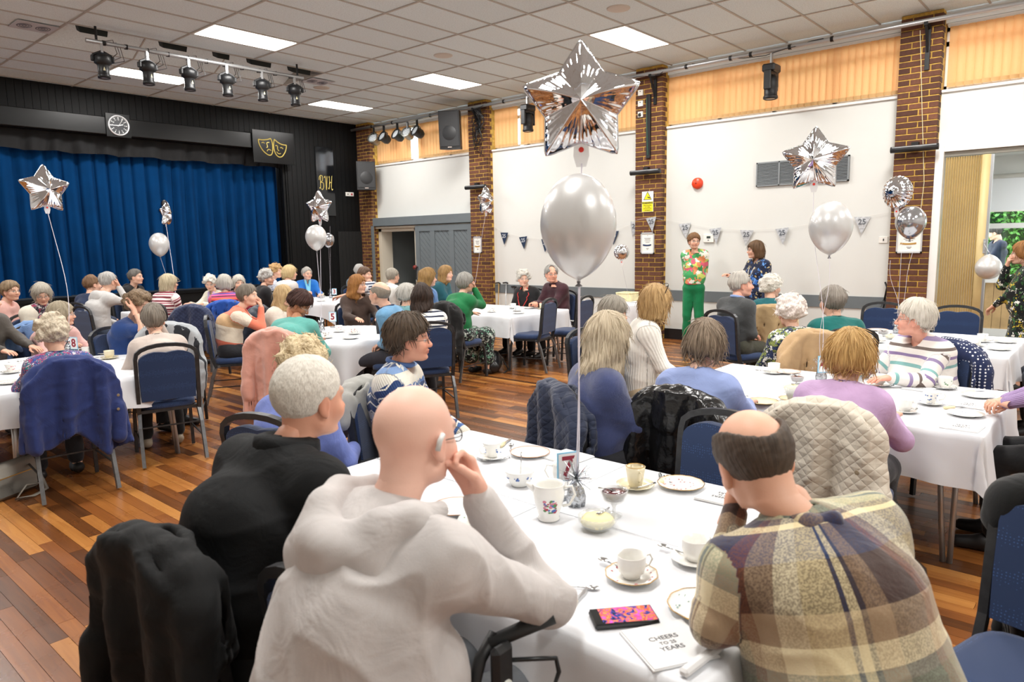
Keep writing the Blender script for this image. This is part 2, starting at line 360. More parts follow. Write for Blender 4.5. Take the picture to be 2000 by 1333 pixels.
for (x,y,l) in ((7.61,7.87,'middle'),(7.60,4.84,'near'),(7.6,10.94,'far')):
    o=MB().lathe([(0,-.012),(.1,-.012),(.13,-.006),(.14,0),(.14,.006)],28).build('ceiling_vent',mat('vent_white','c9c1b6',.5),None,True,(x,y,CEIL)); tag(o,'small round white ceiling vent %s'%{'middle':'left of the biggest star between light panels','near':'above the biggest star balloon','far':'beside the last hanging stage lamp'}[l],'vent',group='round ceiling vents')
for k,(x,y) in enumerate(((3.1,10.4),(7.25,10.55))):
    o=MB().box((-.22,-.2,-.004),(.22,.2,.0)).build('ceiling_notice',mat('notice_paper','bfc0c4',.6),None,False,(x,y,CEIL-.008)); tag(o,['pale printed notice on the ceiling left of the stage lamps','pale printed notice on the ceiling right of the last stage lamp'][k],'notice')
    ink=MB()
    for q in range(2):
        for a in range(10): ink.tube([((-.1+.2*q)+.06*math.cos(b_)*(1-a*.09),.07*math.sin(b_)*(1-a*.09),-.005) for b_ in np.linspace(0,6.2,9)],.002,3)
        break
    ink2=MB()
    for q in (-.1,.1):
        for a in (0,.35,.7): ink2.tube([(q+.075*math.cos(b_)*(1-a),.1*math.sin(b_)*(1-a),-.005) for b_ in np.linspace(0,6.28,14)],.006,3)
    ink2.build('printing',mat('grey_ink','70727c',.6),o)
# ---------------------------------------------------------------- stage
fr=sbox('wall_stage',(X0,SY,3.62),(8.52,SY+.2,CEIL+.1),black)
bd=MB().box((.003,-.018,0),(.112,0,1)).mesh('board',black)
x=X0
n=0
while x<WX-.05:
    lo=3.92 if x<8.5 else 0
    if x>1.5 or True:
        o=link('wall_board',bd,fr,(x,SY,lo)); o.scale=(1,1,CEIL-lo)
    x+=.115
beam=MB().box((X0,SY-.16,3.62),(7.72,SY-.018,3.92),b=.01).build('stage_beam',gloss_black); beam['kind']='structure'
sbox('stage_platform',(X0,SY+.02,.0),(8.52,SY+3,.82),black)
for k in range(8): sbox('stage_front_panel',(X0+k*1.39,SY-.02,.02),(X0+k*1.39+1.38,SY+.02,.8),black)
sbox('stage_edge',(X0,SY-.05,.78),(8.52,SY+.05,.84),gloss_black)
sbox('wall_stage_back',(X0,SY+3,0),(9,SY+3.1,CEIL),black)
sbox('wall_stage_side',(8.5,SY+.2,0),(8.56,SY+3,CEIL),black)
# curtains
curt=mat('blue_velour','013361',.9,spec=.1,var=.12,vs=3,sheen=.0,bump=(300,.2)); curt.node_tree.nodes['Principled BSDF'].inputs['Sheen Tint'].default_value=(.3,.6,1,1)
def drape(name,x0,x1,z0,z1,y,m,seed,per=.24,amp=.07,n=None,label=None,cat=None,group=None,zsc=0):
    rr=random.Random(seed); n=n or int((x1-x0)/.022); nz=26; xs=np.linspace(x0,x1,n); ph=[rr.uniform(0,6) for _ in range(6)]; V=[]
    for j in range(nz+1):
        v=j/nz; z=z1+(z0-z1)*v; a=amp*(.45+.75*v)
        w_=xs*2*math.pi/per+1.1*np.sin(xs*2.1+ph[0])+.5*np.sin(xs*5.3+ph[1]+v*1.2)
        yy=y+a*(np.sin(w_+.5*np.sin(v*2+xs*3))*.7+.3*np.sin(w_*1.93+ph[2]+v)+.18*np.sin(w_*.41+ph[3]))
        zz=z+(zsc*np.sin(w_*.5+ph[4]) if j==nz else 0); xx=xs+.02*np.sin(w_+1.5)
        V+= [(a_,b_,c_) for a_,b_,c_ in zip(xx,yy,np.broadcast_to(zz,xs.shape))]
    nn=len(xs); j,k=np.meshgrid(np.arange(nz),np.arange(nn-1),indexing='ij'); F=np.stack([j*nn+k,j*nn+k+1,(j+1)*nn+k+1,(j+1)*nn+k],-1).reshape(-1,4)
    o=link(name,meshdata(name,V,F,m)); tag(o,label,cat,group); return o
drape('stage_curtain',2.9,8.5,.85,3.5,SY+.32,curt,3,amp=.10,label='deep blue pleated stage curtain, right half reaching the mask plaque',cat='curtain',group='blue stage curtains')
drape('stage_curtain',-2.5,2.95,.85,3.5,SY+.36,curt,5,amp=.10,label='deep blue pleated stage curtain, left half under the clock',cat='curtain',group='blue stage curtains')
drape('curtain_valance',-2.5,8.52,3.3,3.63,SY+.12,mat('black_velour','0e0e10',.85,var=.3,vs=9,sheen=.05),9,per=.4,amp=.05,label='short black pleated pelmet hanging above the blue curtain',cat='pelmet',zsc=.012)
MB().tube([(8.5,SY+.05,.84),(8.5,SY+.05,3.5)],.03,8).build('curtain_guide',black)['kind']='structure'
# clock
ck=thing('wall_clock','round black wall clock with white rim on the stage beam','clock',(5.18,SY-.17,3.785))
MB().box((-.2,-.02,-.2),(.2,.012,.2),b=.004).build('backboard',gloss_black,ck)
Mx=Matrix.Rotation(math.pi/2,4,'X')
MB().lathe([(0,.024),(.155,.024),(.156,.02)],40,M=Mx).build('dial',mat('clock_dial','22252a',.4),ck)
MB().lathe([(.152,.02),(.156,.042),(.172,.042),(.176,.02)],40,M=Mx).build('rim',mat('clock_rim','d8d9db',.3,.6),ck,True)
mk=MB()
for k in range(12):
    a=k*math.pi/6; mk.box((-.005,-.001,.115),(.005,.001,.14),M=Matrix.Translation((0,-.027,0))@Matrix.Rotation(a,4,'Y'))
for k in range(60): a=k*math.pi/30; mk.box((-.0015,-.001,.142),(.0015,.001,.148),M=Matrix.Translation((0,-.027,0))@Matrix.Rotation(a,4,'Y'))
wm=mat('white_mark','f0f0ee',.5); mk.build('hour_marks',wm,ck)
for k in range(12):
    a=math.pi/2-(k+1)*math.pi/6; text('numeral',str(k+1),.03,wm,ck,Matrix.Translation((.098*math.cos(a),-.0265,.098*math.sin(a)))@Mx)
def hand(n,l,w_,ang,y): MB().box((-w_,-.001,-.02),(w_,.001,l),M=Matrix.Translation((0,y,0))@Matrix.Rotation(ang,4,'Y')).build(n,wm,ck)
hand('hour_hand',.075,.007,math.radians(75),-.03); hand('minute_hand',.14,.005,math.radians(-92),-.032); hand('second_hand',.13,.002,math.radians(35),-.034)
# mask plaque
mp_=thing('mask_plaque','black square plaque with gold comedy and tragedy masks','sign',(8.17,SY-.19,3.665))
MB().box((-.47,-.01,-.325),(.47,.02,.325),b=.004).build('board',gloss_black,mp_)
gold=mat('gold_paint','d9c36a',.35,.3); 
def curve(pts,n=24):
    P=[Vector(p) for p in pts]; out=[]
    for i in range(len(P)-1):
        a=P[max(i-1,0)];b=P[i];c=P[i+1];d=P[min(i+2,len(P)-1)]
        for k in range(6):
            t=k/6; out.append(.5*((2*b)+(c-a)*t+(2*a-5*b+4*c-d)*t*t+(3*b-a-3*c+d)*t**3))
    out.append(P[-1]); return out
def gm(pts,r,n): return MB().tube([(p[0],-.014,p[1]) for p in curve([(a,b,0) for a,b in pts])],r,5).build(n,gold,mp_)
def px(p): return ((p[0]-450)/700*.94,(400-p[1])/520*.65)
def pl(n,pts,r=.009): gm([px(p) for p in pts],r,n)
pl('tragedy_outline',[(190,295),(200,370),(250,460),(320,520),(375,530),(410,490),(422,400),(415,310),(395,262)],.011); pl('tragedy_outline',[(190,295),(260,296),(340,282),(395,262)],.011)
pl('tragedy_eye',[(240,345),(265,335),(290,348)]); pl('tragedy_nose',[(368,330),(345,328),(325,345),(332,375),(335,405),(315,410)]); pl('tragedy_mouth',[(322,470),(340,445),(362,440),(390,455)])
pl('comedy_outline',[(458,268),(440,350),(445,440),(475,515),(525,548),(580,530),(630,460),(655,390),(660,345)],.011); pl('comedy_outline',[(458,268),(510,310),(580,340),(660,345)],.011)
pl('comedy_eye',[(550,395),(575,390),(600,410)]); pl('comedy_nose',[(470,370),(490,365),(508,380),(503,410),(515,440),(528,448)]); pl('comedy_mouth',[(488,465),(505,488),(530,495),(555,488)])
# initials banner
bv=thing('initials_banner','tall narrow black panel with gold letters BVH','sign',(9.49,SY-.03,0))
MB().box((-.23,-.014,2.3),(.23,.01,3.8),b=.003).build('panel',mat('banner_gloss','141518',.12),bv)
def scr(n,strokes,ox):
    for s_ in strokes: MB().tube([(ox+p[0]*.9,-.018,3.02+p[1]*1.25) for p in curve([(a,b,0) for a,b in s_])],.0065,5).build(n,gold,bv)
scr('letter_b',[[(-.035,.11),(-.045,.04),(-.05,-.06),(-.065,-.1),(-.08,-.08)],[(-.08,.05),(-.07,.1),(-.03,.13),(.02,.11),(.01,.04),(-.03,.01),(.03,0),(.04,-.07),(.0,-.12),(-.03,-.1)]],-.1)
scr('letter_v',[[(-.05,.09),(-.03,.12),(-.015,.06),(-.005,-.12),(.015,.0),(.03,.12)]],.01)
scr('letter_h',[[(-.04,.1),(-.025,.12),(-.03,0),(-.05,-.1),(-.07,-.08)],[(.05,.13),(.035,.04),(.02,-.06),(.035,-.12),(.06,-.1)],[(-.04,-.01),(.0,.02),(.035,.0)]],.12)
# dark door beside the stage
dd=thing('dark_stage_door','matt black boarded door beside the stage','door',(9.75,SY-.02,0))
for k in range(8): MB().box((k*.097,-.03,.02),(k*.097+.092,-.004,1.95),b=.004).build('plank',mat('matt_black','0c0d0d',.8),dd)
# stage corner speaker, socket
def speaker(loc,rz,w_,h,d,label,tilt=0):
    o=thing('loudspeaker',label,'loudspeaker',loc,rz); o.rotation_euler=(tilt,0,rz)
    V=[(-w_/2,0,0),(w_/2,0,0),(w_/2*.7,d,0),(-w_/2*.7,d,0)]; V+= [(x,y,h) for x,y,_ in V]
    MB().add(V,[(0,3,2,1),(4,5,6,7),(0,1,5,4),(1,2,6,5),(2,3,7,6),(3,0,4,7)]).build('cabinet',plastic,o)
    MB().box((-w_/2+.02,-.012,.05),(w_/2-.02,-.002,h-.02),b=.004).build('grille',mat('speaker_grille','2c2d2f',.6,var=.3,vs=150),o)
    MB().lathe([(w_*.33,.0),(w_*.3,.006),(w_*.1,.012),(.0,.014)],28,M=Matrix.Translation((0,-.014,h*.42))@Mx).build('woofer',mat('speaker_cone','232426',.5),o,True)
    MB().box((-.04,-.016,.03),(.04,-.012,.045)).build('name_strip',mat('speaker_badge','c9b9b0',.4),o)
    MB().tube([(0,d*.8,h*.5),(0,d+.2,h*.5)],.02,6).build('bracket',blackmetal,o); return o
speaker((10.1,13.02,2.86),math.radians(-28),.42,.62,.3,'black loudspeaker in the corner beside the stage wall')
speaker((9.9,10.12,3.45),math.radians(-62),.42,.72,.34,'big black loudspeaker on the light bar in front of the blind',.08)
o=thing('wall_socket','white socket plate with red switch on the black stage wall','socket',(10.13,SY-.02,2.8))
MB().box((-.11,-.02,-.045),(.11,0,.045),b=.004).build('plate',wplastic,o); MB().lathe([(0,.03),(.022,.028),(.024,.02)],12,M=Matrix.Translation((.05,0,0))@Mx).build('switch',mat('red_switch','b8283a',.4),o); MB().box((-.07,-.024,-.01),(-.04,-.018,.01)).build('indicator',plastic,o)
# ---------------------------------------------------------------- doorway with barn door
sbox('trim_2',(WX-.16,10.11,2.06),(WX,13.5,2.24),grey); sbox('trim_3',(WX-.09,10.11,2.0),(WX-.02,13.45,2.045),cream)
dr=thing('sliding_barn_door','grey sliding barn door with diagonal boards and dark handle','door',(WX-.08,0,0))
F_=MB()
y0,y1=10.13,11.84; zt=2.03
for a,b in ((y0,y0+.12),(y0+.52,y0+.66),(y0+1.1,y0+1.24),(y1-.13,y1)): F_.box((-.05,a,.02),(0,b,zt))
for a,b in ((.02,.2),(.82,.98),(zt-.12,zt)): F_.box((-.052,y0,a),(0,y1,b))
F_.build('door_frame',grey,dr)
dk=[(y0+.12,y0+.52),(y0+.66,y0+1.1),(y0+1.24,y1-.13)]
for a,b in dk:
    for za,zb in ((.98,zt-.12),(.2,.82)):
        MB().box((-.012,a,za),(0,b,zb)).build('back_panel',mat('grey_groove','4f575b',.6),dr)
        wd_=.085*1.414; c=a-(zb-za)
        while c<b:   # diagonal boards clipped to the panel
            def clip(poly):
                for ax,lim,sg in ((0,a,1),(0,b,-1),(1,za,1),(1,zb,-1)):
                    out=[]
                    for i in range(len(poly)):
                        p,q=poly[i],poly[(i+1)%len(poly)]; ip=sg*(p[ax]-lim)>=0; iq=sg*(q[ax]-lim)>=0
                        if ip: out.append(p)
                        if ip!=iq: t_=(lim-p[ax])/(q[ax]-p[ax]); out.append((p[0]+(q[0]-p[0])*t_,p[1]+(q[1]-p[1])*t_))
                    poly=out
                    if not poly: break
                return poly
            h_=zb-za; g_=.006
            pl_=clip([(c+g_,za),(c+wd_-g_,za),(c+wd_-g_+h_,zb),(c+g_+h_,zb)])
            if len(pl_)>=3:
                n_=len(pl_); V=[(-.03,p[0],p[1]) for p in pl_]+[(-.012,p[0],p[1]) for p in pl_]
                MB().add(V,[tuple(range(n_))]+[(i,(i+1)%n_,n_+(i+1)%n_,n_+i) for i in range(n_)]).build('board',grey,dr)
            c+=wd_
MB().tube([(-.06,y1-.05,.85),(-.11,y1-.05,.87),(-.11,y1-.05,1.12),(-.06,y1-.05,1.14)],.014,6).build('handle',blackmetal,dr)
MB().lathe([(0,.05),(.04,.045),(.05,.02),(.05,0)],16,M=Matrix.Translation((-.06,y1+.02,1.13))@Matrix.Rotation(-math.pi/2,4,'Y')).build('red_knob',mat('dark_red','7a2a24',.4),dr,True)
d1=MB().box((WX-.03,13.12,0),(WX+.28,13.22,2.02)).box((WX-.03,11.88,0),(WX+.28,11.98,2.02)).box((WX-.03,11.88,1.93),(WX+.28,13.22,2.02)).build('door_1',cream); d1['kind']='structure'
MB().tube([(BX-.02,13.24,0),(BX-.02,13.24,2.06)],.025,4,sq=1).build('trim_4',grey)['kind']='structure'
cor=mat('corridor_grey','6e7270',.7); 
for lo,hi in (((12.4,11.5,0),(12.5,14,2.6)),((WX+.25,13.3,0),(12.5,13.4,2.6)),((WX+.25,11.5,0),(12.5,11.6,2.6)),((WX+.25,11.5,2.5),(12.5,13.4,2.6)),((WX+.25,11.5,-.1),(12.5,13.4,0))): sbox('wall_corridor',lo,hi,cor)
o=thing('corridor_door','half open pale corridor door seen through the doorway','door',(WX+.3,12.02,0),math.radians(-8)); MB().box((0,0,.01),(.75,.04,1.95),b=.004).build('leaf',mat('pale_door','a09a8c',.5),o); MB().tube([(.68,-.04,1.0),(.6,-.04,1.0)],.01,6).build('lever',steel,o)
# ---------------------------------------------------------------- wall fixtures (wall_right)
vg=thing('vent_grille','long grey louvred vent on the white wall behind a star balloon','vent',(WX,3.65,2.57))
MB().box((-.02,-.65,-.175),(0,.65,.175)).build('backing',mat('vent_dark','3a3d40',.7),vg)
gl=mat('vent_grey','8d9295',.4,.4); m=MB()
for a in (-.65,-.34,-.03,.3,.63): m.box((-.034,a,-.175),(-.018,a+.02,.175))
m.box((-.034,-.65,.155),(-.018,.65,.175)).box((-.034,-.65,-.175),(-.018,.65,-.155)); m.build('frame',gl,vg)
m=MB()
for k in range(15): z=-.145+k*.0205; m.add([(-.03,-.63,z),(-.03,.63,z),(-.02,.63,z+.012),(-.02,-.63,z+.012),(-.032,-.63,z-.003),(-.032,.63,z-.003)],[(0,1,2,3),(4,5,1,0)])
m.build('louvres',gl,vg)
o=thing('fire_alarm','round orange red fire alarm sounder on the white wall','alarm',(WX,5.25,2.51)); My=Matrix.Rotation(-math.pi/2,4,'Y')
al=mat('alarm_red','e0431f',.35); MB().lathe([(0,.07),(.04,.07),(.055,.06),(.075,.055),(.085,.04),(.09,0)],28,M=My).build('sounder',al,o,True); MB().lathe([(0,.078),(.012,.076),(.014,.07)],12,M=My).build('centre_boss',mat('alarm_boss','8d2a15',.4),o,True)
o=thing('thermostat','white thermostat with small dark display on the wall','thermostat',(WX,5.04,1.645)); MB().box((-.03,-.085,-.065),(0,.085,.065),b=.006).build('case',wplastic,o); MB().box((-.032,-.035,0),(-.029,.03,.035)).build('display',mat('lcd','39423f',.2),o); MB().box((-.034,-.01,-.035),(-.029,.01,-.02)).build('button',grey,o)
o=thing('wall_switch','small white switch plate on wall left of the last brick pillar','switch',(WX,2.53,1.585)); MB().box((-.012,-.055,-.045),(0,.055,.045),b=.003).build('plate',wplastic,o); MB().box((-.016,-.01,-.015),(-.011,.004,.015)).build('rocker',plastic,o)
o=thing('warning_sign','yellow and white camera WARNING sign on the middle brick pillar','sign',(BX-.008,6.045,2.26))
MB().box((-.004,-.105,-.165),(0,.105,.165)).build('plate',mat('sign_white','eef0ee',.4),o); ye=mat('sign_yellow','e8dd1c',.4)
MB().box((-.006,-.1,-.16),(-.003,.1,.0)).build('yellow_panel',ye,o)
Tm=Matrix(((0,0,-1,0),(-1,0,0,0),(0,1,0,0),(0,0,0,1)))
text('warning_word','WARNING',.042,plastic,o,Matrix.Translation((-.008,0,-.022))@Tm,off=.0012)
for k,s_ in enumerate(('These premises','are under','24 hour CCTV','surveillance')): text('small_print',s_,.024,plastic,o,Matrix.Translation((-.008,0,-.058-k*.027))@Tm)
def tri(s_,x): return [(x,-s_,.03),(x,s_,.03),(x,0,.03+s_*1.75)]
MB().add(tri(.078,-.0055),[(0,1,2)]).build('triangle_border',plastic,o); MB().add([(-.0065,y*.82,z*.82+.013) for _,y,z in tri(.078,0)],[(0,1,2)]).build('triangle',ye,o); MB().box((-.008,-.03,.062),(-.0068,.022,.078),M=Matrix.Rotation(.3,4,'X')).build('camera_symbol',plastic,o)
def frame_(y,z,w_,h,label,ribbon,kind):
    o=thing('framed_certificate',label,'picture frame',(BX-.002,y,z)); fm=mat('silver_frame','c9cacc',.3,.3)
    MB().box((-.02,-w_/2,-h/2),(0,w_/2,-h/2+.02)).box((-.02,-w_/2,h/2-.02),(0,w_/2,h/2)).box((-.02,-w_/2,-h/2),(0,-w_/2+.018,h/2)).box((-.02,w_/2-.018,-h/2),(0,w_/2,h/2)).build('frame',fm,o)
    MB().box((-.008,-w_/2+.015,-h/2+.015),(0,w_/2-.015,h/2-.015)).build('paper',mat('certificate_paper','f1efe9',.5),o)
    ik=mat('ink','55585e',.6)
    rb=MB()
    for k in range(9):
        a=-.5+k/8; rb.box((-.012,a*w_*.55,-h*.14+.12*a*a*h*.8),(-.009,a*w_*.55+w_*.07,-h*.14+.12*a*a*h*.8+h*.07))
    rb.build('ribbon_print',mat('ink_'+kind,ribbon,.5),o)
    for k,(zz,ww) in enumerate(((.34,.08),(.22,.5),(.17,.4),(.1,.45),(.03,.3),(-.25,.2),(-.3,.12))): MB().box((-.0105,-ww*w_/2,zz*h),(-.0085,ww*w_/2,zz*h+.006)).build('text_line',ik,o)
frame_(6.04,1.585,.25,.35,'white framed certificate with navy ribbon print on the middle pillar','2c3f66','navy'); frame_(9.915,1.6,.22,.33,'framed certificate with gold laurel print on the far pillar','b0873c','gold'); frame_(2.18,1.56,.3,.3,'framed picture with gold print half hidden by the chrome balloon','c49a3a','gold')
# black heaters on pillars
for k,(y,lab) in enumerate(((6.05,'black bar speaker on the middle brick pillar above the warning sign'),(2.17,'black bar speaker across the right-hand brick pillar'),(9.86,'black bar speaker on the far pillar above the small star balloon'))):
    o=thing('wall_bar',lab,'wall fitting',(BX,y,2.73)); L=.27
    MB().tube([(-.09,-L,0),(-.09,L,0)],.04,10).build('housing',plastic,o,True); MB().tube([(-.12,-L+.02,.025),(-.12,L-.02,.025)],.008,4).build('front_trim',steel,o); MB().box((-.08,-.04,.0),(0,.04,.08)).build('mounting',blackmetal,o)
# bunting
tri_s=mat('silver_foil','c9ccd0',.4,.5,var=.25,vs=30,bump=(60,.5)); tri_n=mat('navy_card','26364f',.4); tx=mat('pennant_print','dfe3e8',.3,.4); txd=mat('pennant_print_dark','6e737b',.3,.5)
fl=[(9.33,1.83,'n'),(8.85,1.74,'n'),(6.36,1.93,'s'),(5.97,2.0,'s'),(5.45,1.89,'s'),(4.93,1.8,'s'),(4.42,1.76,'s'),(3.89,1.775,'s'),(2.8,1.9,'s'),(6.8,1.8,'n'),(8.3,1.68,'n')]
wh={0:'navy pennant printed 25, first from the far pillar',1:'navy pennant printed 25, second from the far pillar',2:'silver pennant tilted at the left edge of the middle pillar',3:'silver pennant hanging on the middle brick pillar',4:'silver pennant left of the woman in green',5:'silver pennant 25 beside the thermostat',6:'silver pennant above the speaking woman',7:'silver pennant 25 right of the speaking woman',8:'silver pennant between the big pearl balloon and round foil balloon',9:'navy pennant peeping out right of the largest pearl balloon',10:'navy pennant peeping out left of the largest pearl balloon'}
for k,(y,z,c) in enumerate(fl):
    X=BX-.03 if c=='s' and 5.9<y<6.2 else WX-.03
    o=thing('bunting_pennant',wh[k],'bunting',(X,y,z),0,'pennants of the 25th anniversary bunting'); o.rotation_euler=(R.uniform(-.12,.12)+(.3 if k==2 else -.25 if k==3 else 0),0,R.uniform(-.15,.15))
    w_=.105; h_=.24
    MB().add([(0,-w_,0),(0,w_,0),(0,.0,-h_),(.002,-w_,0),(.002,w_,0),(.002,0,-h_),(-.003,0,-.1)],[(0,1,6),(1,2,6),(2,0,6),(3,5,4)]).build('flag',tri_s if c=='s' else tri_n,o)
    text('number_25','25',.1,tx if c=='n' else txd,o,Matrix.Translation((-.006,0,-.07))@Tm,off=.002)
cord=[]
for k in range(len(fl)): pass
order_=sorted(fl,key=lambda q:q[0])
MB().tube([(WX-.03 if not(5.75<y<6.335) else BX-.03,y,z+.004) for y,z,_ in [(2.45,1.95,0)]+[q for q in order_ if q[0]<5.7]+[(5.745,1.95,0),(5.76,1.955,0)]+[q for q in order_ if 5.7<q[0]<6.2]+[(6.325,1.95,0),(6.34,1.95,0)]+[q for q in order_ if q[0]>6.35]+[(9.6,1.95,0)]],.0018,4).build('bunting_string',wplastic); tag(bpy.data.objects['bunting_string'],'thin white string carrying the pennants along the wall','string')
# conduit & sockets on middle pillar, brackets
o=thing('black_cable_trunking','vertical black trunking with cables on the middle pillar','trunking',(BX,6.03,0)); MB().box((-.05,-.035,2.95),(0,.035,3.95),b=.004).build('trunking',plastic,o); MB().tube([(-.06,.02,3.9),(-.09,.0,3.5),(-.06,-.01,3.0)],.008,5).build('cable',mat('green_cable','1d4638',.5),o)
for k,z in enumerate((4.0,3.83,3.66)):
    o=thing('power_socket',['top white socket on the middle pillar','second white socket down on the middle pillar','lowest white socket on the middle pillar with a plug in it'][k],'socket',(BX,6.19,z),0,'sockets on the middle pillar'); MB().box((-.025,-.045,-.045),(0,.045,.045),b=.004).build('box',wplastic,o)
    MB().box((-.028,-.01,.012),(-.024,.01,.024)).build('switch',plastic,o)
    if k==2: MB().box((-.06,-.02,-.03),(-.025,.02,.01),b=.006).build('plug',plastic,o)
def bracket(y,label,ln=.5):
    o=thing('wall_bracket',label,'bracket',(BX,y,4.18)); MB().box((-.03,-.025,-ln),(0,.025,.02)).build('upright',blackmetal,o); MB().tube([(0,0,0),(-.2,0,.02)],.022,4,sq=1).build('arm',blackmetal,o); MB().tube([(-.01,0,-.3),(-.17,0,0)],.014,4,sq=1).build('brace',blackmetal,o)
bracket(2.1,'black steel bracket on the right-hand brick pillar'); bracket(5.92,'black steel bracket on the middle brick pillar',.4); bracket(9.8,'black steel bracket on the far brick pillar',.4)
o=MB().tube([(BX-.1,2.18,4.15),(BX-.03,2.12,3.2),(BX-.02,2.05,2.3),(BX-.02,2.08,1.75)],.004,5).build('pull_cord',mat('cord_cream','cfc6a4',.7)); tag(o,'long cream pull cord hanging down the right brick pillar','cord')
# light bar along wall
br=thing('lighting_bar','long steel lighting bar running along the brick pillars','lighting bar',(BX-.17,0,4.2))
MB().tube([(0,-2.5,.03),(0,13.65,.03)],.03,10).build('tube',steel,br,True); 
m=MB()
for y in (3.2,3.75,4.3,4.6,5.3,7.2,8,9,11,12.2,12.9): m.tube([(0,y-.02,.03),(0,y+.02,.03)],.036,8)
m.build('tape_bands',blackmetal,br)
rr=random.Random(3); m=MB()
for a,b in ((3.3,5.2),(5.5,6.3),(7.2,8.8),(9.2,10.6),(10.6,12.9)):
    m.tube([(-.02+rr.uniform(-.02,.02),a+(b-a)*k/12,.05+.03*math.sin(k)*rr.random()-.06*math.sin(math.pi*k/12)) for k in range(13)],.006,5)
m.build('cables',plastic,br)
cl=MB()
for k in range(18): 
    cl.tube([(.1+rr.uniform(-.03,.03),9.75+rr.uniform(-.15,.2),-.0-.1*rr.random()-j*.12+rr.uniform(-.05,.05)) if j else (0,9.8+rr.uniform(-.2,.2),.03) for j in range(rr.randint(4,8))],.006,4)
cl.build('cable_tangle',plastic,br)
lensm=mat('lamp_lens','cfd6da',.08,.3)
# moving heads
def moving_head(loc,label,rz=0):
    o=thing('moving_head_light',label,'stage light',loc,rz)
    MB().box((-.03,-.012,.1),(.03,.012,.26)).build('clamp',steel,o); MB().box((-.13,-.09,.0),(.13,.09,.11),b=.02).build('base',blackmetal,o)
    MB().box((-.15,-.05,-.24),(-.115,.05,.02),b=.01).box((.115,-.05,-.24),(.15,.05,.02),b=.01).box((-.14,-.05,-.04),(.14,.05,0)).build('yoke',blackmetal,o)
    MB().lathe([(0,-.02),(.06,-.03),(.095,-.09),(.1,-.2),(.09,-.22),(.09,-.31),(.1,-.32),(.1,-.35),(.08,-.36)],24).build('head',plastic,o,True); MB().lathe([(0,-.352),(.075,-.352)],20).build('lens',lensm,o)
    return o
moving_head((BX-.17,4.0,3.93),'black moving head stage light hanging in front of the orange blind'); moving_head((BX-.17,8.43,3.98),'black moving head stage light beside the left point of the star balloon')
# par cans on bar
def par(y,sil,tilt,label):
    o=thing('par_can_light',label,'stage light',(BX-.17,y,3.95)); o.rotation_euler=(0,0,tilt)
    mm=mat('worn_silver_can','8f9089',.35,.8) if sil else blackmetal
    m=Matrix.Rotation(math.radians(-62),4,'Y')
    MB().tube([(0,-.12,-.05),(0,-.13,.08),(0,0,.13),(0,.13,.08),(0,.12,-.05)],.01,5).build('yoke',blackmetal,o); MB().box((-.02,-.015,.1),(.02,.015,.25)).build('clamp',blackmetal,o)
    MB().lathe([(.03,-.16),(.07,-.14),(.1,-.08),(.105,.05),(.125,.06),(.125,.075),(.1,.075)],24,M=m).build('can',mm,o,True); MB().lathe([(0,.06),(.1,.055)],20,M=m).build('lens',lensm,o)
    d_=MB(); 
    for k in range(19): r_=.0 if k==0 else (.045 if k<7 else .08); a=k*1.05 if k<7 else k*.52; d_.lathe([(0,.008),(.012,.002)],6,M=m@Matrix.Translation((r_*math.cos(a),r_*math.sin(a),.06)))
    d_.build('led_cluster',mat('led','a9adb2',.2,.3),o)
for k,(y,s_,t_) in enumerate(((12.85,1,.3),(12.5,0,-.1),(12.05,0,-.1),(11.72,1,.25),(11.42,0,-.2))): par(y,s_,t_,['silver par lamp nearest the stage on the wall bar','second black rimmed par lamp from the stage on the wall bar','third par lamp from the stage on the wall bar','fourth, silver bodied par lamp on the wall bar','fifth par lamp in front of the gap in the blind'][k])
par(10.55,1,.4,'silver par lamp half hidden behind the big loudspeaker')
# hanging bar with six profile lamps
hb=thing('hanging_lamp_bar','steel lighting bar hanging from the ceiling recess','lighting bar',(3.5,9.9,4.2))
MB().tube([(0,0,0),(3.0,-.08,0)],.026,10).build('tube',steel,hb,True); MB().tube([(.12,.0,0),(.12,.0,.4)],.016,6).build('drop_rod',blackmetal,hb); MB().tube([(2.9,-.08,0),(2.9,-.08,.4)],.016,6).build('drop_rod',blackmetal,hb)
m=MB()
for k in range(11): a=.2+k*.26; m.tube([(a-.02,-.003*k*2.6/2.6,0),(a+.02,-.08*a/3,0)],.032,8)
m.build('tape_bands',blackmetal,hb)
m=MB()
for k in range(6):
    a=.15+k*.53
    for q in range(3): m.tube([(a+.02,0,.01),(a+.15+.05*q,-.03+.03*q,.05-.02*q),(a+.2+.04*q,0,-.1-.04*q),(a+.1,.02,-.2-.02*q)],.005,4)
m.build('cables',plastic,hb)
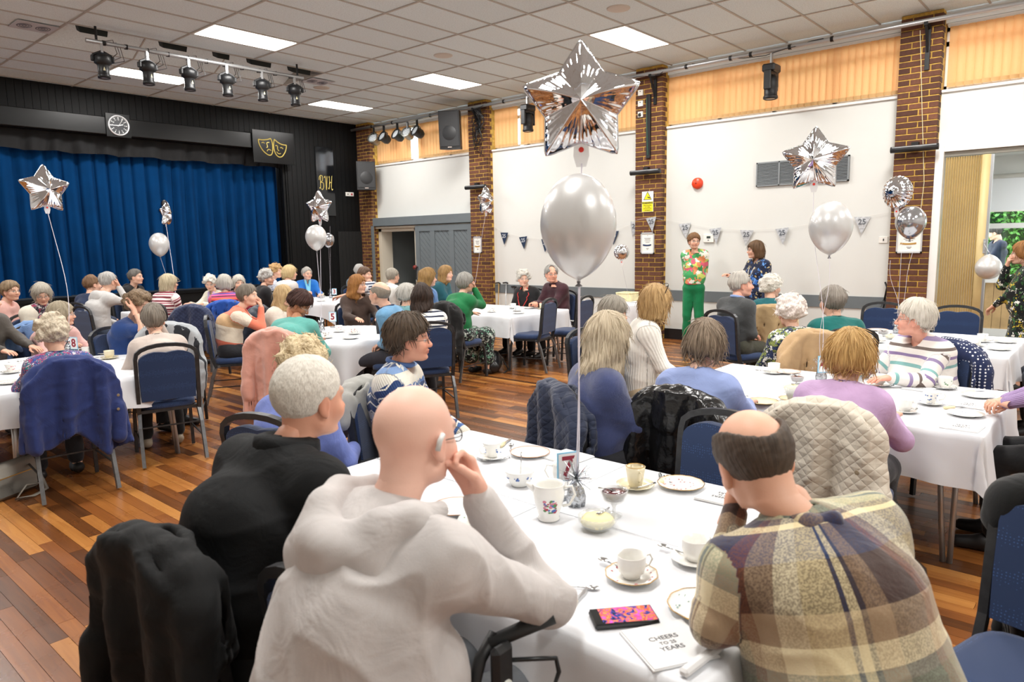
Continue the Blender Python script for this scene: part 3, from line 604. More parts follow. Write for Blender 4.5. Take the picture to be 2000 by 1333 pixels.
for k in range(6):
    a=.17+k*.535
    o=thing('hanging_stage_lamp','black stage lamp hanging from the ceiling bar, %s'%['leftmost of the six','second from the left','third from the left','fourth from the left','fifth from the left','last one on the right'][k],'stage light',(3.5+a,9.9-.08*a/3,4.02),R.uniform(-.3,.3),'six lamps on the ceiling bar')
    MB().box((-.015,-.02,.06),(.015,.02,.19)).build('clamp',mat('bright_clamp','c4c6c8',.25,.9),o)
    MB().tube([(-.1,0,-.05),(-.1,0,.03),(0,0,.08),(.1,0,.03),(.1,0,-.05)],.012,5,sq=1).build('yoke',blackmetal,o)
    MB().lathe([(0,.05),(.05,.045),(.09,.02),(.1,0),(.1,-.07),(.075,-.085),(.066,-.1),(.066,-.2),(.072,-.21),(.072,-.25),(.05,-.25)],20).build('body',blackmetal,o,True)
    MB().lathe([(0,-.24),(.06,-.243)],16).build('lens',lensm,o); MB().box((-.13,-.03,-.05),(-.095,.03,.02),b=.008).box((.095,-.03,-.05),(.13,.03,.02),b=.008).build('tilt_knob',plastic,o)
    MB().add([(0,-.069,-.12),(-.014,-.069,-.165),(.014,-.069,-.165)],[(0,1,2)]).build('label_mark',mat('lamp_label','c9c2a0',.5),o)
for k,(x,rd) in enumerate(((3.72,0),(4.2,1),(4.75,0),(5.45,0),(5.75,1),(6.05,0),(6.5,1),(6.75,0))):
    if rd: o=MB().lathe([(0,-.02),(.14,-.02),(.16,0),(.16,.02)],24).build('recess_disc',mat('disc_grey','87867f',.5),None,True,(x,10.35,CEIL+.25)); o.rotation_euler=(-.42,0,0); tag(o,'round grey disc in the ceiling recess, %s'%{1:'left one',4:'middle one',6:'right one'}[k],'disc',group='discs in the ceiling recess')
    else:
        o=thing('recess_floodlight','black floodlight tucked in the ceiling recess, %s'%{0:'leftmost',2:'second from left',3:'small middle one',5:'fourth from left',7:'rightmost'}[k],'stage light',(x,10.3,CEIL+.15),0,'black floodlights in the ceiling recess'); w_=.2 if k!=3 else .11
        MB().add([(-w_,-.1,.14),(w_,-.1,.14),(w_*.8,-.06,-.16),(-w_*.8,-.06,-.16),(-w_,.12,.2),(w_,.12,.2),(w_*.7,.1,-.1),(-w_*.7,.1,-.1)],[(0,3,2,1),(4,5,6,7),(0,1,5,4),(1,2,6,5),(2,3,7,6),(3,0,4,7)]).build('housing',mat('flood_black','1e2420',.6),o); MB().box((-.01,-.02,.1),(.01,.02,.3)).build('hanger',blackmetal,o)
# ---------------------------------------------------------------- folding partition, next room
sbox('trim_5',(BX+.02,1.86,0),(WX+.25,1.95,2.78),trimw); sbox('trim_6',(BX+.05,-2,2.67),(WX+.02,1.9,2.8),trimw); sbox('trim_7',(BX+.09,-2,2.61),(WX+.0,1.86,2.67),mat('track_grey','8d8a80',.5))
pt=thing('folding_partition','beige pleated folding partition drawn back beside the right pillar','partition',(BX+.12,0,0)); pm=mat('beige_vinyl','d2bd88',.5,var=.05,vs=3)
y=1.85; k=0
while y>1.46:
    MB().add([(0,y,.02),(-.032,y-.012,.02),(0,y-.025,.02),(.05,y-.012,.02),(0,y,2.6),(-.032,y-.012,2.6),(0,y-.025,2.6),(.05,y-.012,2.6)],[(0,1,5,4),(1,2,6,5),(2,3,7,6),(3,0,4,7),(4,5,6,7)]).build('fold',pm,pt); y-=.0265; k+=1
MB().tube([(-.02,1.41,.02),(-.02,1.41,2.6)],.05,16).build('lead_post',pm,pt,True); MB().box((-.04,1.34,.02),(.03,1.375,2.6)).build('metal_edge',steel,pt)
MB().box((-.06,1.35,1.4),(-.03,1.385,1.58),b=.004).tube([(-.05,1.365,1.55),(-.1,1.365,1.53),(-.1,1.365,1.45)],.01,6).build('latch',steel,pt)
sbox('floor_next_room',(WX,-6,-.1),(13.9,2.4,0),mat('lino_grey','8d8a85',.5))
sbox('ceiling_next_room',(WX+.25,-6,2.85),(13.9,2.4,2.95),white); sbox('wall_next_room',(WX+.25,2.3,0),(13.9,2.4,2.85),white); sbox('wall_next_room_end',(WX+.25,-6.1,0),(13.9,-6,2.85),white)
NX=13.7
nw=sbox('wall_next_room_window',(NX,-6,2.55),(NX+.2,2.3,2.85),white); sbox('wall_next_room_window',(NX,-6,0),(NX+.2,2.3,.88),white,parent=nw); sbox('wall_next_room_window',(NX,1.85,.88),(NX+.2,2.3,2.55),white,parent=nw)
pnl=thing('pine_panelling','pine board panelling with slanting boards under the next room window','panelling',(NX-.037,0,0)); pine=mat('pine_board','c9a878',.55,var=.18,vs=5)
for k in range(20): ya=1.85-k*.12; MB().add([(0,ya-.115,.12),(0,ya,.12),(0,ya-.0,.86),(0,ya-.115,.86),(.03,ya-.115,.12),(.03,ya,.12),(.03,ya,.86),(.03,ya-.115,.86)],[(0,1,2,3),(0,4,5,1),(3,2,6,7),(1,5,6,2),(0,3,7,4)]).build('pine_board',pine,pnl)
MB().box((-.06,-2,.86),(.034,1.86,.92)).build('ledge',trimw,pnl); MB().box((-.03,-2,0),(.02,1.86,.12)).build('skirting_board',trimw,pnl)
wn=MB().box((NX+.02,-2,.92),(NX+.1,1.85,.98)).box((NX+.02,-2,2.47),(NX+.1,1.85,2.55)).box((NX+.02,1.78,.92),(NX+.1,1.85,2.55)).box((NX+.02,-2,1.72),(NX+.1,1.85,1.8)).box((NX+.02,.4,.92),(NX+.1,.46,2.55)).build('window_5',upvc); wn['kind']='structure'; MB().box((NX+.05,-2,.95),(NX+.055,1.8,2.5)).build('pane',glass,wn)
rb=thing('roller_blind','white roller blind half lowered in the next room window','blind',(NX-.05,-.05,0)); MB().box((-.01,-1.9,2.0),(0,1.82,2.5)).build('fabric',mat('blind_white','dfe2e4',.7),rb); MB().tube([(-.02,-1.9,2.53),(-.02,1.82,2.53)],.035,10).build('roller',wplastic,rb,True); MB().box((-.016,-1.9,1.98),(.006,1.82,2.0)).build('bottom_bar',wplastic,rb)
l=bpy.data.lights.new('next_room_strip_lamp','AREA'); l.shape='RECTANGLE'; l.size=1.2; l.size_y=.3; l.energy=60; o=bpy.data.objects.new('next_room_strip_lamp',l); o.location=(12.2,.3,2.8); scene.collection.objects.link(o)
o=sbox('ground_outside',(NX+.2,-20,-.2),(40,30,-.02),mat('lawn','4f7a34',.9,var=.3,vs=2))
# hedge: many small leaves joined
hg=thing('hedge','leafy green hedge outside the next room window','hedge',(18.2,1.5,0)); rr=np.random.RandomState(2); N=9000
c=np.stack([rr.uniform(-.5,.5,N),rr.uniform(-3,2.5,N),rr.uniform(0,2.6,N)],1); c[:,0]-=.25*np.sin(c[:,1]*3+c[:,2]*2)
u=rr.normal(size=(N,3)); u/=np.linalg.norm(u,axis=1)[:,None]; v=np.cross(u,rr.normal(size=(N,3))); v/=np.linalg.norm(v,axis=1)[:,None]
V=np.stack([c-u*.06,c+v*.03,c+u*.06,c-v*.03],1).reshape(-1,3); Fq=np.arange(4*N).reshape(-1,4)
o=link('leaves',meshdata('leaves',V,Fq,mat('leaf_green','5e9a45',.5,var=.5,vs=14)),hg); o['kind']='stuff'; MB().box((.3,-3,0),(.6,2.5,2.4)).build('stems',mat('leaf_dark','24401f',.8),hg)
o=thing('building_outside','pale building wall across the yard outside','building',(26,0,0)); MB().box((0,-8,0),(.3,14,3)).build('wall',mat('render_pale','cfd2d0',.8),o); MB().box((-.3,-8,3),(.5,14,3.3)).build('roof',grey,o)
# canes
def cane(a,b,c,label,m_):
    o=thing('walking_stick',label,'walking stick',a); v=Vector(b)-Vector(a); MB().tube([(0,0,0),tuple(v)],.011,8).build('shaft',m_,o,True); e=Vector(b)-Vector(a); MB().tube([tuple(e+Vector((0,-.04,-.005))),tuple(e+Vector((0,.0,.012))),tuple(e+Vector((0,.09,.0)))],.014,8).build('handle',plastic,o,True); MB().tube([(0,0,0),tuple(v*.03)],.015,8).build('ferrule',plastic,o)
cane((WX-.18,9.42,0),(WX-.03,9.5,.83),0,'wooden walking stick leaning on wall by the far pillar',mat('cane_wood','a8854f',.4)); cane((WX-.2,9.2,0),(WX-.03,9.3,.84),0,'metal walking stick with pink cord leaning on the wall',steel); cane((WX-.22,9.0,0),(WX-.03,9.08,.77),0,'dark walking stick behind the woman in the black blazer',blackmetal)
u_=thing('folded_umbrella','black folded umbrella leaning against the wall left of right pillar','umbrella',(WX-.2,2.6,0)); MB().tube([(0,0,0),(.03,-.04,.25),(.08,-.1,.55),(.12,-.14,.78)],[.012,.035,.03,.018],10).build('canopy',plastic,u_,True); MB().tube([(.12,-.14,.78),(.14,-.16,.95),(.15,-.13,1.02)],.012,8).build('handle',blackmetal,u_,True)
o=thing('red_notice','small red and white notice on wall behind the speaker','notice',(WX,4.52,1.0)); MB().box((-.01,-.1,-.08),(0,.1,.08)).build('board',mat('notice_red','c23b2e',.5),o); MB().box((-.012,-.06,-.05),(-.009,.06,.05)).build('panel',wplastic,o)
# ---------------------------------------------------------------- implicit surfaces
EDG=[((0,0,0),(1,0,0)),((0,1,0),(1,1,0)),((0,0,1),(1,0,1)),((0,1,1),(1,1,1)),((0,0,0),(0,1,0)),((1,0,0),(1,1,0)),((0,0,1),(0,1,1)),((1,0,1),(1,1,1)),((0,0,0),(0,0,1)),((1,0,0),(1,0,1)),((0,1,0),(0,1,1)),((1,1,0),(1,1,1))]
def nets(F,o,h):
    s=F<0; nx,ny,nz=F.shape; c=np.zeros((nx-1,ny-1,nz-1),np.int8)
    for i in (0,1):
        for j in (0,1):
            for k in (0,1): c+=s[i:nx-1+i,j:ny-1+j,k:nz-1+k]
    act=(c>0)&(c<8); idx=np.full(act.shape,-1,np.int32); A=np.argwhere(act); idx[act]=np.arange(len(A))
    pos=np.zeros((len(A),3)); w=np.zeros(len(A))
    for a,b in EDG:
        pa=A+a; pb=A+b; fa=F[pa[:,0],pa[:,1],pa[:,2]]; fb=F[pb[:,0],pb[:,1],pb[:,2]]; m=(fa<0)!=(fb<0); t=fa[m]/(fa[m]-fb[m])
        p=np.array(a)+np.outer(t,np.array(b)-np.array(a)); pos[m]+=p; w[m]+=1
    V=(A+pos/w[:,None])*h+np.array(o); Q=[]
    for ax in range(3):
        sl=[slice(None)]*3; sl2=[slice(None)]*3; sl[ax]=slice(0,-1); sl2[ax]=slice(1,None)
        s0=s[tuple(sl)]; s1=s[tuple(sl2)]; m=(s0!=s1); E=np.argwhere(m); o1,o2=[q for q in range(3) if q!=ax]
        ok=(E[:,o1]>0)&(E[:,o2]>0)&(E[:,o1]<F.shape[o1]-1)&(E[:,o2]<F.shape[o2]-1); E=E[ok]
        def g(d1,d2): q=E.copy(); q[:,o1]-=d1; q[:,o2]-=d2; return idx[q[:,0],q[:,1],q[:,2]]
        q=np.stack([g(1,1),g(0,1),g(0,0),g(1,0)],1); fl=s0[E[:,0],E[:,1],E[:,2]]
        if ax==1: fl=~fl
        q[~fl]=q[~fl][:,::-1]; Q.append(q)
    return V,np.concatenate(Q)
class Field:
    def __init__(s,lo,hi,h):
        s.h=h; s.o=np.array(lo,float); n=np.ceil((np.array(hi)-s.o)/h).astype(int)+1; s.F=np.full(n,.5,np.float32); s.ax=[(s.o[i]+h*np.arange(n[i])).astype(np.float32) for i in range(3)]
    def blk(s,lo,hi):
        I=[]
        for i in range(3): a=max(0,int((lo[i]-s.o[i])/s.h)); b=min(len(s.ax[i]),int((hi[i]-s.o[i])/s.h)+2); I.append(slice(a,max(b,a)))
        return tuple(I),s.ax[0][I[0]][:,None,None],s.ax[1][I[1]][None,:,None],s.ax[2][I[2]][None,None,:]
    def comb(s,I,d,k,op):
        A=s.F[I]
        if op=='u':
            if k>0: hh=np.maximum(k-np.abs(A-d),0)/k; s.F[I]=np.minimum(A,d)-hh*hh*k*.25
            else: s.F[I]=np.minimum(A,d)
        else:
            d=-d; hh=np.maximum(k-np.abs(A-d),0)/max(k,1e-6); s.F[I]=np.maximum(A,d)+hh*hh*k*.25
    def cap(s,a,b,ra,rb,sx=1,k=.03,op='u',sy=1):
        a=np.array(a,float);b=np.array(b,float); r=max(ra,rb); e=np.array((r*sx,r*sy,r))+.05+k
        I,X,Y,Z=s.blk(np.minimum(a,b)-e,np.maximum(a,b)+e)
        ax_,bx_=a[0]/sx,b[0]/sx; ay,by=a[1]/sy,b[1]/sy; px_,py,pz=X/sx-ax_,Y/sy-ay,Z-a[2]; d=(bx_-ax_,by-ay,b[2]-a[2]); L=d[0]**2+d[1]**2+d[2]**2+1e-9
        t=np.clip((px_*d[0]+py*d[1]+pz*d[2])/L,0,1); D=np.sqrt((px_-t*d[0])**2+(py-t*d[1])**2+(pz-t*d[2])**2)-(ra+(rb-ra)*t); s.comb(I,D,k,op); return s
    def ell(s,c,r,k=.02,op='u'):
        c=np.array(c,float); r=np.array(r,float); e=r+.05+k; I,X,Y,Z=s.blk(c-e,c+e)
        q=np.sqrt(((X-c[0])/r[0])**2+((Y-c[1])/r[1])**2+((Z-c[2])/r[2])**2); q2=np.sqrt(((X-c[0])/r[0]**2)**2+((Y-c[1])/r[1]**2)**2+((Z-c[2])/r[2]**2)**2)+1e-6
        s.comb(I,q*(q-1)/q2,k,op); return s
    def cut(s,fn,k=.01):
        d=fn(s.ax[0][:,None,None],s.ax[1][None,:,None],s.ax[2][None,None,:]); s.comb((slice(None),)*3,np.broadcast_to(d,s.F.shape),k,'s'); return s
    def mesh(s): return nets(s.F,s.o,s.h)
def vnorm(V,F):
    a,b,c,d=V[F[:,0]],V[F[:,1]],V[F[:,2]],V[F[:,3]]; n=np.cross(c-a,d-b); N=np.zeros_like(V)
    for i in range(4):
        for k in range(3): N[:,k]+=np.bincount(F[:,i],n[:,k],len(V))
    return N/(np.linalg.norm(N,axis=1)[:,None]+1e-9)
def fnoise(P,f,seed,st=(1,1,1),n=6):
    r=np.random.RandomState(seed); o=np.zeros(len(P))
    for i in range(n):
        d=r.normal(size=3)*np.array(st); d/=np.linalg.norm(d)+1e-9; o+=np.sin(P@(d*f*r.uniform(.6,1.7))+r.uniform(0,6.28)+1.3*np.sin(P@(r.normal(size=3)*f*.35)))
    return o/n*1.6
def hx(c): return np.array(lin(c)[:3])
# ---------------------------------------------------------------- head template (facing +Y, origin mid-head)
def head_mesh(h,fem):
    f=Field((-.105,-.135,-.215),(.105,.13,.135),h); j=.9 if fem else 1
    f.ell((0,-.016,.028),(.0755,.096,.090),.0).ell((0,.022,-.03),(.060*j+.003,.068,.086),.03).cap((0,-.03,-.06),(0,-.045,-.21),.050*(.88 if fem else 1.06),.055*(.88 if fem else 1.08),k=.03)
    f.cap((-.042*j,.0,-.062),(-.012,.058,-.093),.022,.021,k=.02).cap((.042*j,.0,-.062),(.012,.058,-.093),.022,.021,k=.02).ell((0,.066,-.094),(.02,.02,.017),.02)
    f.cap((-.034,.074,.029),(.034,.074,.029),.011,.011,k=.018)
    for s_ in (-1,1):
        f.ell((s_*.039,.058,-.028),(.024,.024,.024),.025); f.ell((s_*.031,.096,.006),(.019,.017,.0125),.012,'s'); f.ell((s_*.031,.0705,.005),(.0155,.0135,.0125),.002)
        f.ell((s_*.077,-.006,-.008),(.009,.018,.031),.008); f.ell((s_*.088,-.001,-.006),(.005,.010,.018),.004,'s'); f.ell((s_*.076,.002,-.034),(.008,.009,.010),.006)
        f.ell((s_*.011,.095,-.029),(.008,.009,.007),.006)
    f.cap((0,.083,.012),(0,.104,-.022),.007,.0115,k=.014).ell((0,.101,-.026),(.011,.011,.010),.008)
    f.ell((0,.086,-.052),(.022,.012,.0065),.007).ell((0,.084,-.063),(.018,.011,.0065),.006).ell((0,.100,-.0575),(.024,.010,.0016),.003,'s')
    return f.mesh()
HEADS={}
def head_template(h,fem):
    if (h,fem) not in HEADS:
        V,F=head_mesh(h,fem); x,y,z=np.abs(V[:,0]),V[:,1],V[:,2]
        lips=np.exp(-((x/.022)**4+((z+.0575)/.0095)**4))*(y>.07); ex=(x-.031)
        eye=np.exp(-((ex/.0145)**4+((z-.0045)/.0062)**4))*(y>.07); iris=((ex**2+(z-.005)**2)<.0058**2)&(y>.07)
        lid=np.exp(-((ex/.017)**4+((z-.0045)/.0095)**4))*(y>.07); brow=np.exp(-(((x-.033)/.019)**4+((z-.031-.15*(.033-x))/.0045)**2))*(y>.06)
        chk=np.exp(-(((x-.043)/.022)**2+((z+.03)/.022)**2))*(y>.03)+.8*np.exp(-((x/.014)**2+((z+.027)/.012)**2))*(y>.09)+.9*np.exp(-(((x-.079)/.012)**2+((z+.01)/.03)**2))*(np.abs(y)<.04)
        HEADS[h,fem]=(V,F,lips,eye,iris,lid,brow,chk)
    return HEADS[h,fem]
def head_colors(T,skin,brow,age,lip):
    V,F,lips,eye,iris,lid,br,chk=T; s=hx(skin); C=np.tile(s,(len(V),1)); 
    def mixc(w,c): 
        nonlocal C; w=np.clip(w,0,1)[:,None]; C=C*(1-w)+c*w
    mixc(chk*.32,s*np.array((1.05,.62,.55))); mixc(.28*np.clip(fnoise(V,55,3),0,1)*age,s*np.array((.95,.72,.66))); mixc(lid*.45,s*.5); mixc(eye*1.1,np.array((.62,.6,.57))); mixc(iris.astype(float),np.array((.05,.06,.07)))
    mixc(lips*.8,hx(lip)); mixc(br*.75,hx(brow)); return C
# ---------------------------------------------------------------- hands (wrist at origin, fingers +Y, palm -Z, thumb +X)
HANDS={}
def hand_mesh(curl,h=.0042):
    key=(round(curl,2),h)
    if key in HANDS: return HANDS[key]
    f=Field((-.065,-.06,-.09),(.085,.22,.05),h)
    f.cap((0,-.05,0),(0,.01,0),.024,.024,sx=1.2,k=.01)
    for x0,x1 in ((-.016,-.030),(-.005,-.010),(.007,.011),(.018,.030)): f.cap((x0,.012,0),(x1,.082,-.001),.0150,.0125,k=.012)
    for x,y,L,r in ((-.031,.080,.058,.0078),(-.0105,.087,.072,.0085),(.0105,.089,.078,.0088),(.031,.084,.070,.0085)):
        p=np.array((x,y,0.)); a=curl*.55; sp=x*1.2
        for q,(fr_,rr_) in enumerate(((.45,1),(.31,.92),(.24,.82))):
            d=np.array((math.sin(sp)*math.cos(a),math.cos(a)*math.cos(sp),-math.sin(a))); n=p+d*L*fr_; f.cap(p,n,r*rr_,r*rr_*.93,k=.0035 if q else .007); p=n; a+=curl*(.95 if q==0 else .7); sp*=.6
    c=min(curl,1.2); a1=np.array((.020,.022,-.006)); a2=np.array((.050-.008*c,.052,-.018-.012*c)); a3=np.array((.060-.026*c,.080+.004*c,-.026-.02*c)); a4=np.array((.062-.045*c,.102,-.03-.02*c))
    f.cap(a1,a2,.0155,.0115,k=.012).cap(a2,a3,.011,.0095,k=.004).cap(a3,a4,.0095,.0078,k=.003)
    HANDS[key]=f.mesh(); return HANDS[key]
# ---------------------------------------------------------------- hair
def hair_mesh(style,h,seed,L=.0,vol=0,fringe=0):
    r=random.Random(seed); t={'buzz':.004,'short':.011,'shortf':.019,'curly':.026,'bob':.02,'long':.017,'bald':.0065,'receding':.012}[style]+vol
    lo=-.12
    if style in ('bob','long'): lo=min(lo,-.03-L)
    f=Field((-.15,-.17,lo-.03),(.15,.15,.19),h); c=(0,-.018,.033)
    f.ell(c,(.0765+t,.098+t,.091+t*1.15),0)
    if style=='curly':
        for k in range(26):
            a=r.uniform(0,6.28); e=r.uniform(-.5,1.3); d=np.array((math.cos(a)*math.cos(e),math.sin(a)*math.cos(e),math.sin(e))); p=np.array(c)+d*np.array((.08+t*.7,.1+t*.7,.09+t*.7)); f.ell(p,(.03,.03,.028),.018)
    if style in ('bob','long'):
        zb=-.02-L
        f.cap((0,-.035,.0),(0,-.04-(.03 if style=='long' else 0),zb+.05),.083+t*.8,.085+t*.5,sx=1.06,k=.02)
        f.cut(lambda X,Y,Z:(Z-zb-.012*np.sin(X*60+seed)-.01*np.sin(X*23+Y*30+seed)),.012)
    elif style in ('short','shortf','curly'):
        zn=-.072 if style!='short' else -.06
        f.cut(lambda X,Y,Z:(Z-(zn+np.clip(Y+.055,0,.12)*(.85 if style!='curly' else .65))+.0*X-.006*np.sin(X*90+seed)),.01)
    elif style in ('buzz','bald','receding'):
        f.cut(lambda X,Y,Z:(Z-(-.062+np.clip(Y+.06,0,.12)*.8)+0*X),.008)
    # face opening
    top=(.062 if style not in('short','receding','buzz') else .074)-fringe
    f.ell((0,.112,top-.098),(.071,.078-(.012 if style=='bob' else 0),.1),.012,'s')
    if style in ('bob','long'):
        f.cut(lambda X,Y,Z:-np.minimum(np.minimum(.062-np.abs(X),Y-.010),.02-Z),.006)
    if style=='bald': f.ell((0,-.02,.112),(.071,.138,.098),.012,'s')
    if style=='receding': f.ell((0,.085,.105),(.062,.075,.05),.012,'s')
    if style in ('short','shortf','receding','buzz'):
        for s_ in (-1,1): f.ell((s_*.085,.0,-.02),(.02,.027,.04),.006,'s')
    if style=='bald':
        for s_ in (-1,1): f.ell((s_*.085,.0,-.016),(.02,.026,.034),.006,'s')
    V,F=f.mesh()
    if len(V)==0: return V,F
    N=vnorm(V,F)
    if style in('short','shortf','curly','buzz','receding','bald'):
        e=V[:,2]-(-.068+np.clip(V[:,1]+.058,0,.12)*.8); q=np.sqrt((V[:,0]/.071)**2+((V[:,1]-.112)/.078)**2+((V[:,2]-top+.098)/.1)**2)-1
        V=V-N*(t*np.clip(.75*np.exp(-np.maximum(e,0)/.02)+.55*np.exp(-np.maximum(q,0)/.22),0,.8))[:,None]
    V=V+N*(.0045*fnoise(V,34,seed+9))[:,None]*(0 if style in('buzz','bald') else 1)
    az=np.arctan2(V[:,0],V[:,1]+.03); el=V[:,2]
    if style=='curly': d=.0065*fnoise(V,110,seed)+.003*fnoise(V,260,seed+1)
    elif style in ('buzz','bald'): d=.0012*fnoise(V,300,seed)
    else:
        w=1.0*np.sin(el*(28 if style!='long' else 40)+seed)*(.25 if style!='long' else .5); a=az+w*.12
        d=.0022*np.sin(a*31+seed)+.0018*np.sin(a*53+el*20+seed*2)+.002*np.sin(a*17+el*12)+(.003*fnoise(V,50,seed) if style!='bob' else .002*fnoise(V,28,seed))
        if style=='long': V=V+np.stack([.006*np.sin(el*48+az*2+seed),.005*np.sin(el*40+az*3),0*el],1)*np.clip((-el)/.1,0,1)[:,None]
    return V+N*d[:,None],F
def hair_mat(col,col2,coarse=1):
    n='hair_%s_%s_%d'%(col,col2,coarse)
    if n in MC: return MC[n]
    m=bpy.data.materials.new('hair_fibre'); m.use_nodes=True; t=NT(m); at=t.n('ShaderNodeAttribute',attribute_name='hv')
    no=t.n('ShaderNodeTexNoise',i_Scale=1,i_Detail=4,i_Roughness=.65); t.l(at.outputs['Vector'],no.inputs['Vector'])
    cr=t.n('ShaderNodeValToRGB'); e=cr.color_ramp; e.elements[0].position=.3; e.elements[0].color=lin(col2); e.elements[1].position=.62; e.elements[1].color=lin(col); t.l(no.outputs[0],cr.inputs[0]); t.l(cr.outputs[0],t.b.inputs['Base Color'])
    t.b.inputs['Roughness'].default_value=.55; t.b.inputs['Specular IOR Level'].default_value=.35
    bp=t.n('ShaderNodeBump',i_Strength=.7); bp.inputs['Distance'].default_value=.004; t.l(no.outputs[0],bp.inputs['Height']); t.l(bp.outputs[0],t.b.inputs['Normal']); MC[n]=m; return m
def hair_strands(V,F,n,seed,style,L):
    """loose locks that follow the hair surface downwards"""
    r=np.random.RandomState(seed); N=vnorm(V,F); mb=MB(); idx=r.choice(len(V),n); hv=[]
    for i in idx:
        p=V[i].copy(); nn=N[i]; 
        if style in('curly',): g=np.cross(nn,r.normal(size=3))
        else:
            g=np.array((p[0]*.6,(p[1]+.03)*.6,-.10-.05*r.rand())); 
        g=g-nn*(g@nn); g/=np.linalg.norm(g)+1e-9
        ln=(.03+.03*r.rand())*(1 if style not in('bob','long') else 1.5); P=[];q=p+nn*.001; ph=r.rand()*6
        sd=np.cross(nn,g)
        for k in range(5):
            P.append(q.copy()); nn2=q-np.array((0,-.018,.03)); nn2/=np.linalg.norm(nn2)+1e-9
            gg=g+ (nn2*.12 if k<2 else -nn2*.1)+sd*(.5 if style=='curly' else .16)*math.sin(ph+k*1.4); q=q+gg*ln/4
        mb.tube(P,[.0012,.0022,.0022,.0016,.0005],3,cap=False)
    return mb
